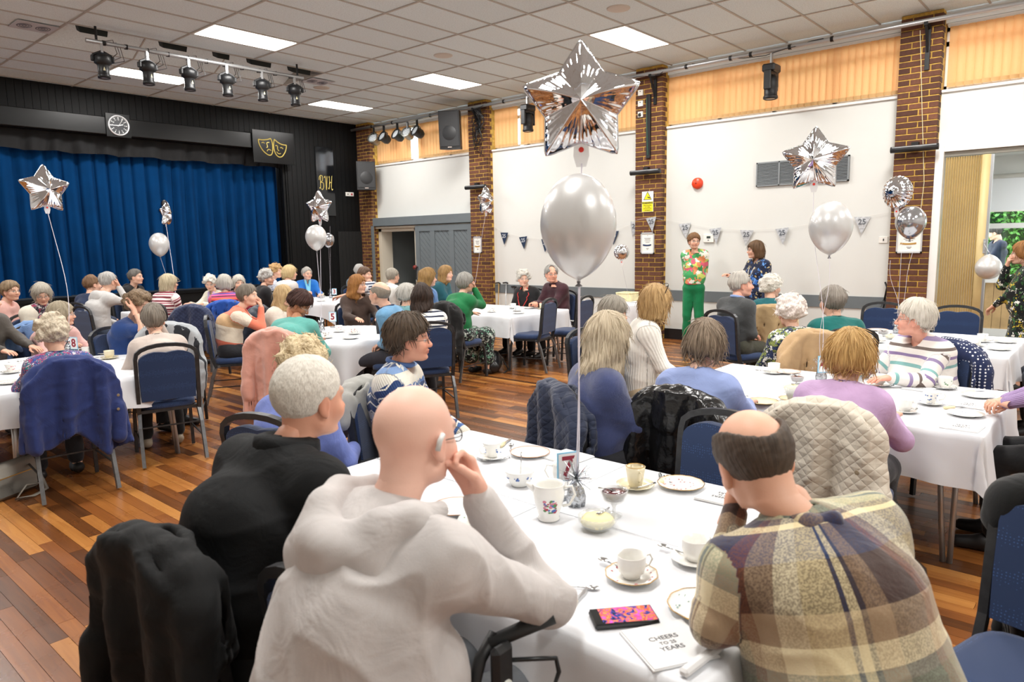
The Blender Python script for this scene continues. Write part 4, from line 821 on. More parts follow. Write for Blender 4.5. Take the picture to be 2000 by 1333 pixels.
# ---------------------------------------------------------------- garments
def gmat(name,kind,cols,sc=1,rough=.8,bump=.25,knit=0,sheen=.15,widths=None,spec=.3):
    """patterned cloth; attribute gv = (around the limb, along it, limb id)"""
    if name in MC: return MC[name]
    m=bpy.data.materials.new(name); m.use_nodes=True; t=NT(m); at=t.n('ShaderNodeAttribute',attribute_name='gv'); tc=t.n('ShaderNodeTexCoord'); b=t.b
    b.inputs['Roughness'].default_value=rough; b.inputs['Sheen Weight'].default_value=sheen; b.inputs['Specular IOR Level'].default_value=spec
    def ramp(fac,items,const=True):
        cr=t.n('ShaderNodeValToRGB'); e=cr.color_ramp; e.interpolation='CONSTANT' if const else 'LINEAR'; e.elements[0].position=items[0][0]; e.elements[0].color=lin(items[0][1]); e.elements[1].position=items[1][0]; e.elements[1].color=lin(items[1][1])
        for p,c in items[2:]: x=e.elements.new(p); x.color=lin(c)
        t.l(fac,cr.inputs[0]); return cr.outputs[0]
    sep=t.n('ShaderNodeSeparateXYZ'); t.l(at.outputs['Vector'],sep.inputs[0]); out=None
    if kind=='plain':
        no=t.n('ShaderNodeTexNoise',i_Scale=9,i_Detail=5); t.l(tc.outputs['Object'],no.inputs['Vector']); a=hx(cols[0]); cr=t.n('ShaderNodeValToRGB'); e=cr.color_ramp; e.elements[0].position=.3; e.elements[1].position=.7
        e.elements[0].color=tuple(a*.88)+(1,); e.elements[1].color=tuple(np.minimum(a*1.08,1))+(1,); t.l(no.outputs[0],cr.inputs[0]); out=cr.outputs[0]
    elif kind=='stripes':
        mu=t.n('ShaderNodeMath',operation='MULTIPLY'); mu.inputs[1].default_value=sc; t.l(sep.outputs[1],mu.inputs[0]); fr_=t.n('ShaderNodeMath',operation='FRACT'); t.l(mu.outputs[0],fr_.inputs[0]); out=ramp(fr_.outputs[0],cols)
    elif kind=='floral':
        vo=t.n('ShaderNodeTexVoronoi',i_Scale=sc); vo.feature='F1'; no=t.n('ShaderNodeTexNoise',i_Scale=sc*1.1,i_Detail=3); t.l(tc.outputs['Object'],no.inputs['Vector'])
        ad=t.n('ShaderNodeMix',data_type='RGBA',blend_type='LINEAR_LIGHT'); ad.inputs[0].default_value=.06; t.l(tc.outputs['Object'],ad.inputs[6]); t.l(no.outputs[1],ad.inputs[7]); t.l(ad.outputs[2],vo.inputs['Vector'])
        s2=t.n('ShaderNodeSeparateColor'); t.l(vo.outputs['Color'],s2.inputs[0]); n=len(cols); c1=ramp(s2.outputs[0],[(i/n,c) for i,c in enumerate(cols)])
        gt=t.n('ShaderNodeMath',operation='GREATER_THAN'); gt.inputs[1].default_value=widths or .55; t.l(vo.outputs['Distance'],gt.inputs[0]); mx=t.n('ShaderNodeMix',data_type='RGBA'); t.l(gt.outputs[0],mx.inputs[0]); t.l(c1,mx.inputs[6]); mx.inputs[7].default_value=lin(cols[0]); out=mx.outputs[2]
    elif kind=='plaid':
        def tri_(o,s_,off=0):
            mu=t.n('ShaderNodeMath',operation='MULTIPLY_ADD'); mu.inputs[1].default_value=s_; mu.inputs[2].default_value=off; t.l(o,mu.inputs[0]); f=t.n('ShaderNodeMath',operation='FRACT'); t.l(mu.outputs[0],f.inputs[0]); return f.outputs[0]
        A=ramp(tri_(sep.outputs[0],sc,.55),cols[0]); B=ramp(tri_(sep.outputs[1],sc,.2),cols[1]); mx=t.n('ShaderNodeMix',data_type='RGBA'); ck_=t.n('ShaderNodeTexNoise',i_Scale=240,i_Detail=1); t.l(tc.outputs['Object'],ck_.inputs['Vector']); mx.inputs[0].default_value=.5
        mr=t.n('ShaderNodeMapRange',i_1=.42,i_2=.58,i_3=.40,i_4=.72); t.l(ck_.outputs[0],mr.inputs[0]); t.l(mr.outputs[0],mx.inputs[0]); t.l(A,mx.inputs[6]); t.l(B,mx.inputs[7]); out=mx.outputs[2]
    elif kind=='fairisle':
        mu=t.n('ShaderNodeMath',operation='MULTIPLY'); mu.inputs[1].default_value=sc; t.l(sep.outputs[1],mu.inputs[0]); fr_=t.n('ShaderNodeMath',operation='FRACT'); t.l(mu.outputs[0],fr_.inputs[0]); base=ramp(fr_.outputs[0],[(0,'27406e'),(.34,'4a6ea6'),(.42,'e6e0d2'),(.62,'7d9cc9'),(.7,'27406e'),(.86,'dcd8cc')])
        # zigzag
        u=t.n('ShaderNodeMath',operation='MULTIPLY'); u.inputs[1].default_value=11; t.l(sep.outputs[0],u.inputs[0]); pp=t.n('ShaderNodeMath',operation='PINGPONG'); pp.inputs[1].default_value=.5; t.l(u.outputs[0],pp.inputs[0]); v=t.n('ShaderNodeMath',operation='MULTIPLY'); v.inputs[1].default_value=22; t.l(sep.outputs[1],v.inputs[0]); ad=t.n('ShaderNodeMath',operation='ADD'); t.l(pp.outputs[0],ad.inputs[0]); t.l(v.outputs[0],ad.inputs[1]); f2=t.n('ShaderNodeMath',operation='FRACT'); t.l(ad.outputs[0],f2.inputs[0]); lt=t.n('ShaderNodeMath',operation='LESS_THAN'); lt.inputs[1].default_value=.2; t.l(f2.outputs[0],lt.inputs[0])
        vo=t.n('ShaderNodeTexVoronoi',i_Scale=26); vo.distance='MANHATTAN'; t.l(at.outputs['Vector'],vo.inputs['Vector']); l2=t.n('ShaderNodeMath',operation='LESS_THAN'); l2.inputs[1].default_value=.42; t.l(vo.outputs['Distance'],l2.inputs[0])
        m1=t.n('ShaderNodeMix',data_type='RGBA'); t.l(lt.outputs[0],m1.inputs[0]); t.l(base,m1.inputs[6]); m1.inputs[7].default_value=lin('e9e4d6'); m2_=t.n('ShaderNodeMix',data_type='RGBA'); 
        s2=t.n('ShaderNodeSeparateColor'); t.l(vo.outputs['Color'],s2.inputs[0]); g2=t.n('ShaderNodeMath',operation='MULTIPLY'); t.l(l2.outputs[0],g2.inputs[0]); l3=t.n('ShaderNodeMath',operation='GREATER_THAN'); l3.inputs[1].default_value=.5; t.l(s2.outputs[0],l3.inputs[0]); t.l(l3.outputs[0],g2.inputs[1]); t.l(g2.outputs[0],m2_.inputs[0]); t.l(m1.outputs[2],m2_.inputs[6]); m2_.inputs[7].default_value=lin('dfe2e4'); out=m2_.outputs[2]
    elif kind=='dots':
        vo=t.n('ShaderNodeTexVoronoi',i_Scale=sc,i_Randomness=.0); t.l(tc.outputs['Object'],vo.inputs['Vector']); lt=t.n('ShaderNodeMath',operation='LESS_THAN'); lt.inputs[1].default_value=.3; t.l(vo.outputs['Distance'],lt.inputs[0]); mx=t.n('ShaderNodeMix',data_type='RGBA'); t.l(lt.outputs[0],mx.inputs[0]); mx.inputs[6].default_value=lin(cols[0]); mx.inputs[7].default_value=lin(cols[1]); out=mx.outputs[2]
    elif kind=='twotone':
        mu=t.n('ShaderNodeMath',operation='MULTIPLY'); mu.inputs[1].default_value=sc; t.l(tc.outputs['Object'],mu.inputs[0]); out=ramp(sep.outputs[1],cols)
    t.l(out,b.inputs['Base Color'])
    if knit:
        wv=t.n('ShaderNodeTexWave',i_Scale=knit,i_Distortion=1.5); wv.bands_direction='X'; t.l(at.outputs['Vector'],wv.inputs[0]); hgt=wv.outputs[1]
    else:
        n2=t.n('ShaderNodeTexNoise',i_Scale=420,i_Detail=2); t.l(tc.outputs['Object'],n2.inputs['Vector']); hgt=n2.outputs[0]
    bp=t.n('ShaderNodeBump',i_Strength=bump); bp.inputs['Distance'].default_value=.003; t.l(hgt,bp.inputs['Height'])
    n3=t.n('ShaderNodeTexNoise',i_Scale=7,i_Detail=3); n3.inputs['Distortion'].default_value=1.2; t.l(tc.outputs['Object'],n3.inputs['Vector']); b2=t.n('ShaderNodeBump',i_Strength=.5); b2.inputs['Distance'].default_value=.02; t.l(n3.outputs[0],b2.inputs['Height']); t.l(bp.outputs[0],b2.inputs['Normal']); t.l(b2.outputs[0],b.inputs['Normal'])
    MC[name]=m; return m
skinm=bpy.data.materials.new('skin'); skinm.use_nodes=True; t=NT(skinm); at=t.n('ShaderNodeAttribute',attribute_name='Col'); t.l(at.outputs['Color'],t.b.inputs['Base Color']); t.b.inputs['Roughness'].default_value=.5; t.b.inputs['Subsurface Weight'].default_value=.0; t.b.inputs['Specular IOR Level'].default_value=.35
tc=t.n('ShaderNodeTexCoord'); no=t.n('ShaderNodeTexNoise',i_Scale=260,i_Detail=3); t.l(tc.outputs['Object'],no.inputs['Vector']); bp=t.n('ShaderNodeBump',i_Strength=.15); bp.inputs['Distance'].default_value=.002; t.l(no.outputs[0],bp.inputs['Height']); t.l(bp.outputs[0],t.b.inputs['Normal'])
def ik(S,W,u,f,hint):
    S=np.array(S,float);W=np.array(W,float); d=W-S; L=np.linalg.norm(d); mx=(u+f)*.995
    if L>mx: W=S+d/L*mx; L=mx; d=W-S
    n=d/L; a=(u*u-f*f+L*L)/(2*L); h=math.sqrt(max(u*u-a*a,0)); p=np.array(hint,float); p=p-n*(p@n); p/=np.linalg.norm(p)+1e-9
    return S+n*a+p*h,W
def rotfrom(yd,zd):
    y=np.array(yd,float); y/=np.linalg.norm(y); z=np.array(zd,float); z=z-y*(z@y); z/=np.linalg.norm(z)+1e-9; return np.stack([np.cross(y,z),y,z],1)
def rz(a): c,s=math.cos(a),math.sin(a); return np.array(((c,-s,0),(s,c,0),(0,0,1.)))
def rxm(a): c,s=math.cos(a),math.sin(a); return np.array(((1,0,0),(0,c,-s),(0,s,c)))
def rym(a): c,s=math.cos(a),math.sin(a); return np.array(((c,0,s),(0,1,0),(-s,0,c)))
def smooth_obj(name,V,F,m,parent,attrs=None,col=None):
    me=meshdata(name,V,np.asarray(F),m)
    if attrs is not None:
        for k,v in attrs.items(): attr(me,k,v)
    if col is not None:
        a=me.attributes.new('Col','FLOAT_COLOR','POINT'); a.data.foreach_set('color',np.concatenate([col,np.ones((len(col),1))],1).astype(np.float32).ravel())
    return link(name,me,parent)
def limbcoords(V,limbs):
    best=np.full(len(V),9.); G=np.zeros((len(V),3))
    for i,(a,b,r,sx,v0) in enumerate(limbs):
        a=np.array(a,float);b=np.array(b,float); S=np.array((1/sx,1,1)); d=(b-a)*S; L=np.linalg.norm(b-a); q=(V-a)*S; t=np.clip(q@d/(d@d+1e-9),-.2 if v0==0 else 0,1.2); D=np.linalg.norm(q-t[:,None]*d,axis=1)-r
        m=D<best; n=(b-a)/L; u=np.cross(n,(0,1,0)) if abs(n[1])<.9 else np.cross(n,(1,0,0)); u/=np.linalg.norm(u); w_=np.cross(n,u); o=V-a; ang=np.arctan2(o@w_,o@u)
        G[m,0]=(ang*r*(1.5 if sx>1 else 1.0))[m]; G[m,1]=(v0+t*L)[m]; G[m,2]=i; best[m]=D[m]
    return G
# ---------------------------------------------------------------- chair
fab=bpy.data.materials.new('navy_upholstery'); fab.use_nodes=True; t=NT(fab); tc=t.n('ShaderNodeTexCoord'); vo=t.n('ShaderNodeTexVoronoi',i_Scale=95,i_Randomness=.25); t.l(tc.outputs['Object'],vo.inputs['Vector']); lt=t.n('ShaderNodeMath',operation='LESS_THAN'); lt.inputs[1].default_value=.2; t.l(vo.outputs['Distance'],lt.inputs[0]); mx=t.n('ShaderNodeMix',data_type='RGBA'); t.l(lt.outputs[0],mx.inputs[0]); mx.inputs[6].default_value=lin('1b3157'); mx.inputs[7].default_value=lin('38588c'); t.l(mx.outputs[2],t.b.inputs['Base Color']); t.b.inputs['Roughness'].default_value=.85; t.b.inputs['Sheen Weight'].default_value=.2
fr_m=mat('chair_frame_grey','3c3d3f',.4,.5,var=.2,vs=30); chr_=mat('worn_steel_leg','77797b',.35,.7,var=.2,vs=30)
def arch(w,z0,z1,y0,y1,n=10):
    pts=[(-w,y0,z0),(-w,y0+(y1-y0)*.75,z0+(z1-z0)*.8)]
    for k in range(n+1):
        a=math.pi*(1-k/n); x=w*math.cos(a); zz=z1-.10+.10*abs(math.sin(a))**.8
        pts.append((x,y1,zz))
    pts+=[(w,y0+(y1-y0)*.75,z0+(z1-z0)*.8),(w,y0,z0)]; return pts
def make_chair():
    t=thing('banquet_chair','x','chair')
    # backrest pad outline
    V=[];F=[];n=14; rings=[(-.012,.9),(-.0,1),(.02,1),(.034,.9)]
    out=[]
    for k in range(n+1): a=math.pi*(1-k/n); out.append((.195*math.cos(a),.885-.085+.085*abs(math.sin(a))**.8-(.018*math.exp(-(math.cos(a)/.28)**2))))
    out=[(-.19,.50),(-.195,.65)]+out+[(.195,.65),(.19,.50)]; m_=len(out)
    for yo,s_ in rings:
        for x,z in out: V.append((x*(.94+.06*s_),-.205-.09*(z-.45)+yo*1.0,.69+(z-.69)*(.95+.05*s_)))
    for q in range(3):
        for k in range(m_): F.append((q*m_+k,q*m_+(k+1)%m_,(q+1)*m_+(k+1)%m_,(q+1)*m_+k))
    F.append(tuple(range(m_))[::-1]); F.append(tuple(3*m_+k for k in range(m_)))
    MB().add(V,F).build('backrest',fab,t)
    fr=MB(); P=[(-.212,-.165,.40),(-.212,-.20,.50),(-.213,-.232,.80)]
    for k in range(11): a=math.pi*(1-k/10); P.append((.213*math.cos(a),-.238-.004*math.sin(a),.83+.098*abs(math.sin(a))**.75))
    P+=[(.213,-.232,.80),(.212,-.20,.50),(.212,-.165,.40)]; fr.tube(P,.0135,4,sq=1.15,cap=True); fr.build('back_frame',fr_m,t)
    s_=MB(); rg=[]
    for z,ins in ((.425,.012),(.435,0),(.468,0),(.485,.02),(.49,.05)):
        for k in range(20):
            a=2*math.pi*k/20; c,s2=math.cos(a),math.sin(a); X=(.215-ins)*np.sign(c)*abs(c)**.45; Y=(.205-ins)*np.sign(s2)*abs(s2)**.45; rg.append((X*(1 if Y>0 else .93),Y+.015,z))
    Fs=[(q*20+k,q*20+(k+1)%20,(q+1)*20+(k+1)%20,(q+1)*20+k) for q in range(4) for k in range(20)]+[tuple(range(20))[::-1],tuple(80+k for k in range(20))]
    s_.add(rg,Fs).build('seat',fab,t,True)
    MB().tube([(-.19,-.17,.415),(-.195,.19,.415),(.195,.19,.415),(.19,-.17,.415)],.012,4,sq=1,closed=True).build('seat_frame',fr_m,t)
    for sx in (-1,1):
        MB().tube([(sx*.2,.12,.41),(sx*.203,.19,.40),(sx*.207,.215,.34),(sx*.213,.235,.012)],.0125,4,sq=1).build('leg',fr_m,t)
        MB().tube([(sx*.2,-.13,.415),(sx*.208,-.17,.40),(sx*.215,-.21,.30),(sx*.22,-.285,.012)],.0125,4,sq=1).build('leg',chr_,t)
        MB().tube([(sx*.21,.225,.19),(sx*.214,-.235,.19)],.007,4).build('stretcher',fr_m,t)
    MB().tube([(-.212,-.215,.30),(.212,-.215,.30)],.007,4).build('stretcher',fr_m,t)
    return t
CH0=make_chair(); CHUSED=[0]; CHAIRS={}
def chair(x,y,yaw,label,key=None):
    o=CH0 if not CHUSED[0] else copy_tree(CH0); CHUSED[0]=1
    o.location=(x,y,0); o.rotation_euler=(0,0,math.radians(yaw-90)); tag(o,label,'chair','navy banquet chairs'); 
    if key: CHAIRS[key]=(x,y,yaw)
    return o
# ---------------------------------------------------------------- people
GRP='seated guests at the tea tables'
def person(key,label,hd,fem=False,skin='e0b49c',lip=None,age=1,hair=('short','8c8880','5f5b55'),top=None,bot=None,fat=1.,lean=.1,pitch=0,roll=0,armL='lap',armR='lap',h=.016,hh=.0065,gl=None,stand=False,skirt=None,shoe='1c1b1c',neck='crew',sleeve='long',nohead=False,strands=0,hs=1.,grp=GRP,wr=.005,side=0,shoulder=1.,chairlab=None,tilt=0,cho=0.,tail=False,nup=0.,tsx=1.45,chs=0.):
    x,y,z,by,hyaw=hd; a=math.radians(by); fw=np.array((math.cos(a),math.sin(a))); lt=np.array((-math.sin(a),math.cos(a)))
    root=np.array((x,y))-fw*lean+lt*side; t=thing('person',label,'person',(root[0],root[1],0),a-math.pi/2,grp)
    H=np.array((side,lean,z)); zp=.93 if stand else .56; seed=abs(hash_(key))%997
    sc=(.9 if fem else 1.)*(.97+.0*1); hsz=hs*(.96 if fem else 1.02)
    Nk=H+np.array((-.6*side,-.055-.22*lean,-.150*hsz+nup)); P=np.array((0,0,zp)); sw=.165*shoulder*(.9 if fem else 1.02)*(.94+.06*fat)
    C=P+(Nk-P)*.66+np.array((0,-.03-.16*lean,0)); Bl=P+(Nk-P)*.3+np.array((0,-.01-.12*lean,0))
    up=(Nk-C)/np.linalg.norm(Nk-C)
    S={-1:Nk+np.array((-sw,-.005,-.052-tilt)),1:Nk+np.array((sw,-.005,-.052+tilt))}
    U=.275*(.93 if fem else 1); Fo=.245*(.93 if fem else 1); hip=.55
    tgt={'lap':(.09,.30,zp+.09),'table':(.13,.42,.765),'tableL':(.2,.40,.765),'clasp':(.035,.40,.775),'chin':(.03,H[1]+.12,H[2]-.125),'face':(.055,H[1]+.085,H[2]-.06),'ear':(.10,H[1]+.03,H[2]-.03),'cross':(-.10,.30,.80),'cup':(.1,.45,.82),'down':(.25,.05,zp-.12),'behind':(.07,-.17,zp+.0),'point':(.22,.27,zp+.20),'folded':(-.12,.21,z-.42),'out':(.3,.62,.77),'tin':(.02,.2,zp+.1)}
    arms={}
    for s_,pose in ((-1,armL),(1,armR)):
        if isinstance(pose,dict): arms[s_]=(np.array(pose['E'],float),np.array(pose['W'],float),pose['p']); continue
        if isinstance(pose,tuple): W=np.array(pose,float)
        else: q=tgt[pose]; W=np.array((s_*q[0],q[1],q[2]))
        if pose in('lap',) : pass
        hint=(s_*.55,-.35,-.8) if pose not in ('chin','face','ear') else (s_*.3,.4,-1)
        if pose=='behind': hint=(s_*.9,-.5,-.2)
        arms[s_]=ik(S[s_],W,U,Fo,hint)+(pose,)
    # --- body: one continuous coarse figure, head, hands
    bv=[];bf=[];bc=[];n0=0
    def addp(V,F,C_):
        nonlocal n0
        bv.append(V); bf.append(F+n0); bc.append(C_); n0+=len(V)
    sk=hx(skin); kn={s_:(np.array((s_*.11,.42,.50)) if not stand else np.array((s_*.09,.02,.50))) for s_ in (-1,1)}; an={s_:(np.array((s_*.12,.40 if armL!='x' else .3,.08)) if not stand else np.array((s_*.10,-.02,.08))) for s_ in (-1,1)}
    f=Field((-.42,-.3,.0),(.42,max(.75,lean+.3),z-.05),.019); g=fat*.86
    f.cap(P,Bl,.105*g,.10*g,1.25).cap(Bl,C,.10*g,.10*g,1.3).cap(C,Nk,.095*g,.042,1.2).cap(S[-1],S[1],.042,.042).cap(Nk,Nk+up*.06,.045,.045)
    for s_ in (-1,1):
        E_,W,_=arms[s_]; f.cap(S[s_],E_,.040,.034).cap(E_,W,.032,.023).cap(P+(s_*.07,0,-.03),kn[s_],.07,.052).cap(kn[s_],an[s_],.05,.036)
    V,F=f.mesh(); addp(V,F,np.tile(sk,(len(V),1)))
    if not nohead:
        T=head_template(hh if hh>=.004 else .004,fem); hr=rz(math.radians(hyaw-by))@rxm(math.radians(-pitch))@rym(math.radians(roll)); Vh=(T[0]*hsz)
        # neck bottom stays with the torso
        w_=np.clip((-.09-T[0][:,2])/.11,0,1)[:,None]; Vr=Vh@hr.T+H; tgtn=(Vh@rz(math.radians(hyaw-by)*.3).T)+H+(Nk-H-np.array((0,-.045,-.19))*hsz)*1.0; addp(Vr*(1-w_)+tgtn*w_,T[1],head_colors(T,skin,hair[2] if hair else '6b5a4c',age,lip or ('b5665c' if fem else 'a86b5c')))
    for s_ in (-1,1):
        E_,W,pose=arms[s_]
        if pose=='behind': continue
        curl={'lap':.5,'table':.3,'tableL':.25,'clasp':.9,'chin':1.1,'face':1.0,'ear':.5,'cross':.6,'cup':1.0,'down':.4,'point':.6,'folded':.8,'out':.5,'tin':.7}.get(pose if isinstance(pose,str) else 'x',.7)
        Vh,Fh=hand_mesh(curl,.0042 if h<.012 else .0055); fd=W-E_; fd/=np.linalg.norm(fd)
        dirs={'table':(0,1,-.05),'tableL':(-s_*.4,1,-.05),'clasp':(-s_*1,.5,.1),'chin':(-s_*.5,-.1,.9),'face':(-s_*.3,-.2,.9),'ear':(-s_*.3,-.3,.9),'lap':(-s_*.7,.7,-.1),'tin':(-s_*.9,.5,-.1)}
        yd=np.array(dirs.get(pose if isinstance(pose,str) else 'x',tuple(fd)),float); yd/=np.linalg.norm(yd); yd=yd*.7+fd*.3
        zd=(0,0,1) if (pose in('table','tableL','lap','out','tin','clasp') ) else (-s_*.2,.9,.2) if pose in('chin','face','ear') else (0,.2,1)
        Rm=rotfrom(yd,zd); Vm=Vh*np.array((s_*-1.,1,1))*(.9 if fem else 1.0); Fm=Fh if s_<0 else Fh[:,::-1]
        addp(Vm@Rm.T+W,Fm,np.tile(sk*np.array((1.0,.9,.87)),(len(Vh),1)))
    Vb=np.concatenate(bv); Fb=np.concatenate(bf); smooth_obj('body',Vb,Fb,skinm,t,col=np.concatenate(bc))
    # --- top
    if top:
        g=fat; f=Field((-.47,-.34,zp-.2),(.47,max(.8,lean+.32),z+.02),h)
        sg=.7+.3*g; sxx=1.18+.35*(shoulder-1)+.1*(g-1); f.cap(P+(0,0,-.02),Bl,.128*g,.124*g,1.2,.04).cap(Bl,C,.124*g,.122*sg,sxx+.04,.05).cap(C,Nk+(0,.0,-.06),.122*sg,.080,sxx+.12,.06).cap(S[-1]*.9+Nk*.1,S[1]*.9+Nk*.1,.060*sg,.060*sg,1,.07)
        for s_ in (-1,1): f.cap(Nk+np.array((s_*.03,-.01,-.025)),S[s_]*.85+C*.15,.058*sg,.062*sg,1,.06)
        if fem:
            for s_ in (-1,1): f.ell(C+np.array((s_*.07,.085,-.03)),(.062,.055,.062),.04)
        if fat>1.12: f.ell(Bl+np.array((0,.07,-.0)),(.15*fat,.12,.13),.06)
        ls=[(P+(0,0,-.05),Nk+(0,0,-.02),.12*g,1.35,0.)]
        for s_ in (-1,1):
            E_,W,pose=arms[s_]; We=W-(W-E_)*.06
            if sleeve=='short': f.cap(S[s_]-np.array((s_*.012,0,.012)),S[s_]+(E_-S[s_])*.62,.052*(.7+.3*g),.055,1,.06)
            else:
                f.cap(S[s_]-np.array((s_*.015,0,.012)),E_,.054*(.65+.35*g),.047*(.7+.3*g),1,.07); f.cap(E_,We,.047*(.7+.3*g),.033*(.8+.2*g),1,.02)
            ls+=[(S[s_],E_,.052,1,.62),(E_,We,.045,1,.62+U)]
        if skirt!='dress' : f.cut(lambda X,Y,Z:(Z-(zp-.1+(.14 if stand else 0)))+0*X+0*Y,.02)
        if tail: f.cap(Nk+np.array((0,-.07,-.10)),P+np.array((0,-.10,0)),.11,.16,tsx,.08)
        # neckline
        f.cap(Nk+up*.0,H+np.array((0,-.0,-.12)),.056,.06,k=.006,op='s')
        if neck=='v': f.cap(Nk+np.array((0,.10,-.03)),Nk+np.array((0,.17,-.12)),.035,.01,k=.01,op='s')
        if neck=='wide': f.cap(Nk+np.array((-.06,.02,.0)),Nk+np.array((.06,.02,.0)),.045,.045,k=.01,op='s')
        V,F=f.mesh(); N=vnorm(V,F); low=np.clip((V[:,2]-zp)/.3,0,1)
        V2=V+N*(wr*fnoise(V,16,seed,(1,1,2.2))+wr*.9*(1-np.minimum(np.abs(fnoise(V,19,seed+3,(.5,.5,2))),1))**3*(1.3-low*.5))[:,None]
        smooth_obj('top',V2,F,top,t,{'gv':limbcoords(V,ls)})
    # --- lower garment
    bm_=gmat('cloth_'+(bot or '25262b'),'plain',[bot or '25262b']); hb=.02 if h>.009 else .014
    f=Field((-.32,-.3,.0),(.32,.66,zp+.12),hb)
    f.cap(P+(-.05,0,-.01),P+(.05,0,-.01),(.125 if not stand else .098)*fat,(.125 if not stand else .098)*fat,1.15,.04)
    if stand: f.cap(P,P+(0,0,.1),.10,.10,1.25,.03)
    for s_ in (-1,1):
        if skirt: f.cap(P+(s_*.06,0,-.02),kn[s_],.09,.085,k=.06).cap(kn[s_],an[s_]+(0,-.02,.14),.085,.10,k=.09)
        else: f.cap(P+(s_*.07,0,-.02),kn[s_],.088*fat,.068,k=.03).cap(kn[s_],an[s_]+(0,0,.04),.066,.055,k=.02)
    if not stand: f.cut(lambda X,Y,Z:(Z-.462)+np.where(Y>.2,.5,0)+0*X,.01)
    V,F=f.mesh(); 
    if len(V): smooth_obj('skirt' if skirt else 'trousers',V+vnorm(V,F)*(.006*fnoise(V,22,seed+7))[:,None],F,(skirt if skirt and skirt!='dress' else (top if skirt=='dress' else bm_)),t,{'gv':np.stack([V[:,0],V[:,1],V[:,2]],1)})
    shm=mat('shoe_'+shoe,shoe,.5)
    for s_ in (-1,1):
        f=Field((s_*.12-.07,an[s_][1]-.1,-.002),(s_*.12+.07,an[s_][1]+.24,.14),.012 if h>.009 else .008); A=an[s_]; f.cap(A+(0,-.03,-.035),A+(0,.04,-.03),.04,.042,k=.02).cap(A+(0,.04,-.04),A+(s_*.01,.15,-.05),.042,.034,k=.02).cut(lambda X,Y,Z:Z-.004+0*X+0*Y,.004)
        V,F=f.mesh(); smooth_obj('shoe',V,F,shm,t)
    # --- hair
    if hair and hair[0] not in('buzz','bald') and strands==0: strands=70
    if hair and not nohead:
        st=hair[0]; kw=dict(L=0,vol=0,fringe=0); kw.update(hair[3] if len(hair)>3 else {})
        V,F=hair_mesh(st,max(hh,.0045),seed,**kw)
        if len(V):
            hvv=np.stack([np.arctan2(V[:,0],V[:,1]+.03)*(26 if st!='curly' else 9),V[:,1]*(10 if st!='curly' else 120),V[:,2]*(9 if st not in('curly','buzz') else 120)],1)
            if strands:
                sb=hair_strands(V,F,strands,seed,st,kw['L']); Vs=np.concatenate(sb.V); 
                F=[tuple(q) for q in F.tolist()]+[tuple(i+len(V) for i in q) for q in sb.F]; hv2=np.repeat(np.random.RandomState(seed).rand(len(Vs)//15,3)*20,15,0); V=np.concatenate([V,Vs]); hvv=np.concatenate([hvv,hv2])
            Vr=(V*hsz)@hr.T+H
            me=meshdata('hair',Vr,F if isinstance(F,list) else F,hair_mat(hair[1],hair[2])); attr(me,'hv',hvv); link('hair',me,t)
    # --- glasses
    if gl and not nohead:
        gmx=mat('glasses_'+gl,gl,.3,.4); mb=MB()
        for s_ in (-1,1):
            mb.tube([(s_*.032+.021*math.cos(q),.100-.006*abs(math.cos(q)),.004+.0165*math.sin(q)) for q in np.linspace(0,6.283,17)[:-1]],.0014,4,closed=True)
            mb.tube([(s_*.053,.094,.008),(s_*.074,.06,.008),(s_*.081,.0,.006),(s_*.080,-.012,-.008)],.0013,4)
        mb.tube([(-.011,.103,.006),(0,.107,.009),(.011,.103,.006)],.0013,4); me=mb.mesh('glasses',gmx,True); M=Matrix.Identity(4)
        hm=hr*hsz
        for i in range(3):
            for j in range(3): M[i][j]=hm[i,j]
            M[i][3]=H[i]
        me.transform(M); link('glasses',me,t)
    if not stand and chairlab is not False:
        c=root+fw*(.03+cho)+lt*chs; chair(c[0],c[1],by,chairlab or ('chair of the '+' '.join(label.replace(',','').split()[:10])) ,key)
    t['_']=0; del t['_']
    return t,dict(H=H,N=Nk,hr=hr if not nohead else None,S=S,arms=arms,P=P,C=C,up=up,hsz=hsz)
def hash_(s): 
    v=7
    for c in s: v=v*31+ord(c)
    return v
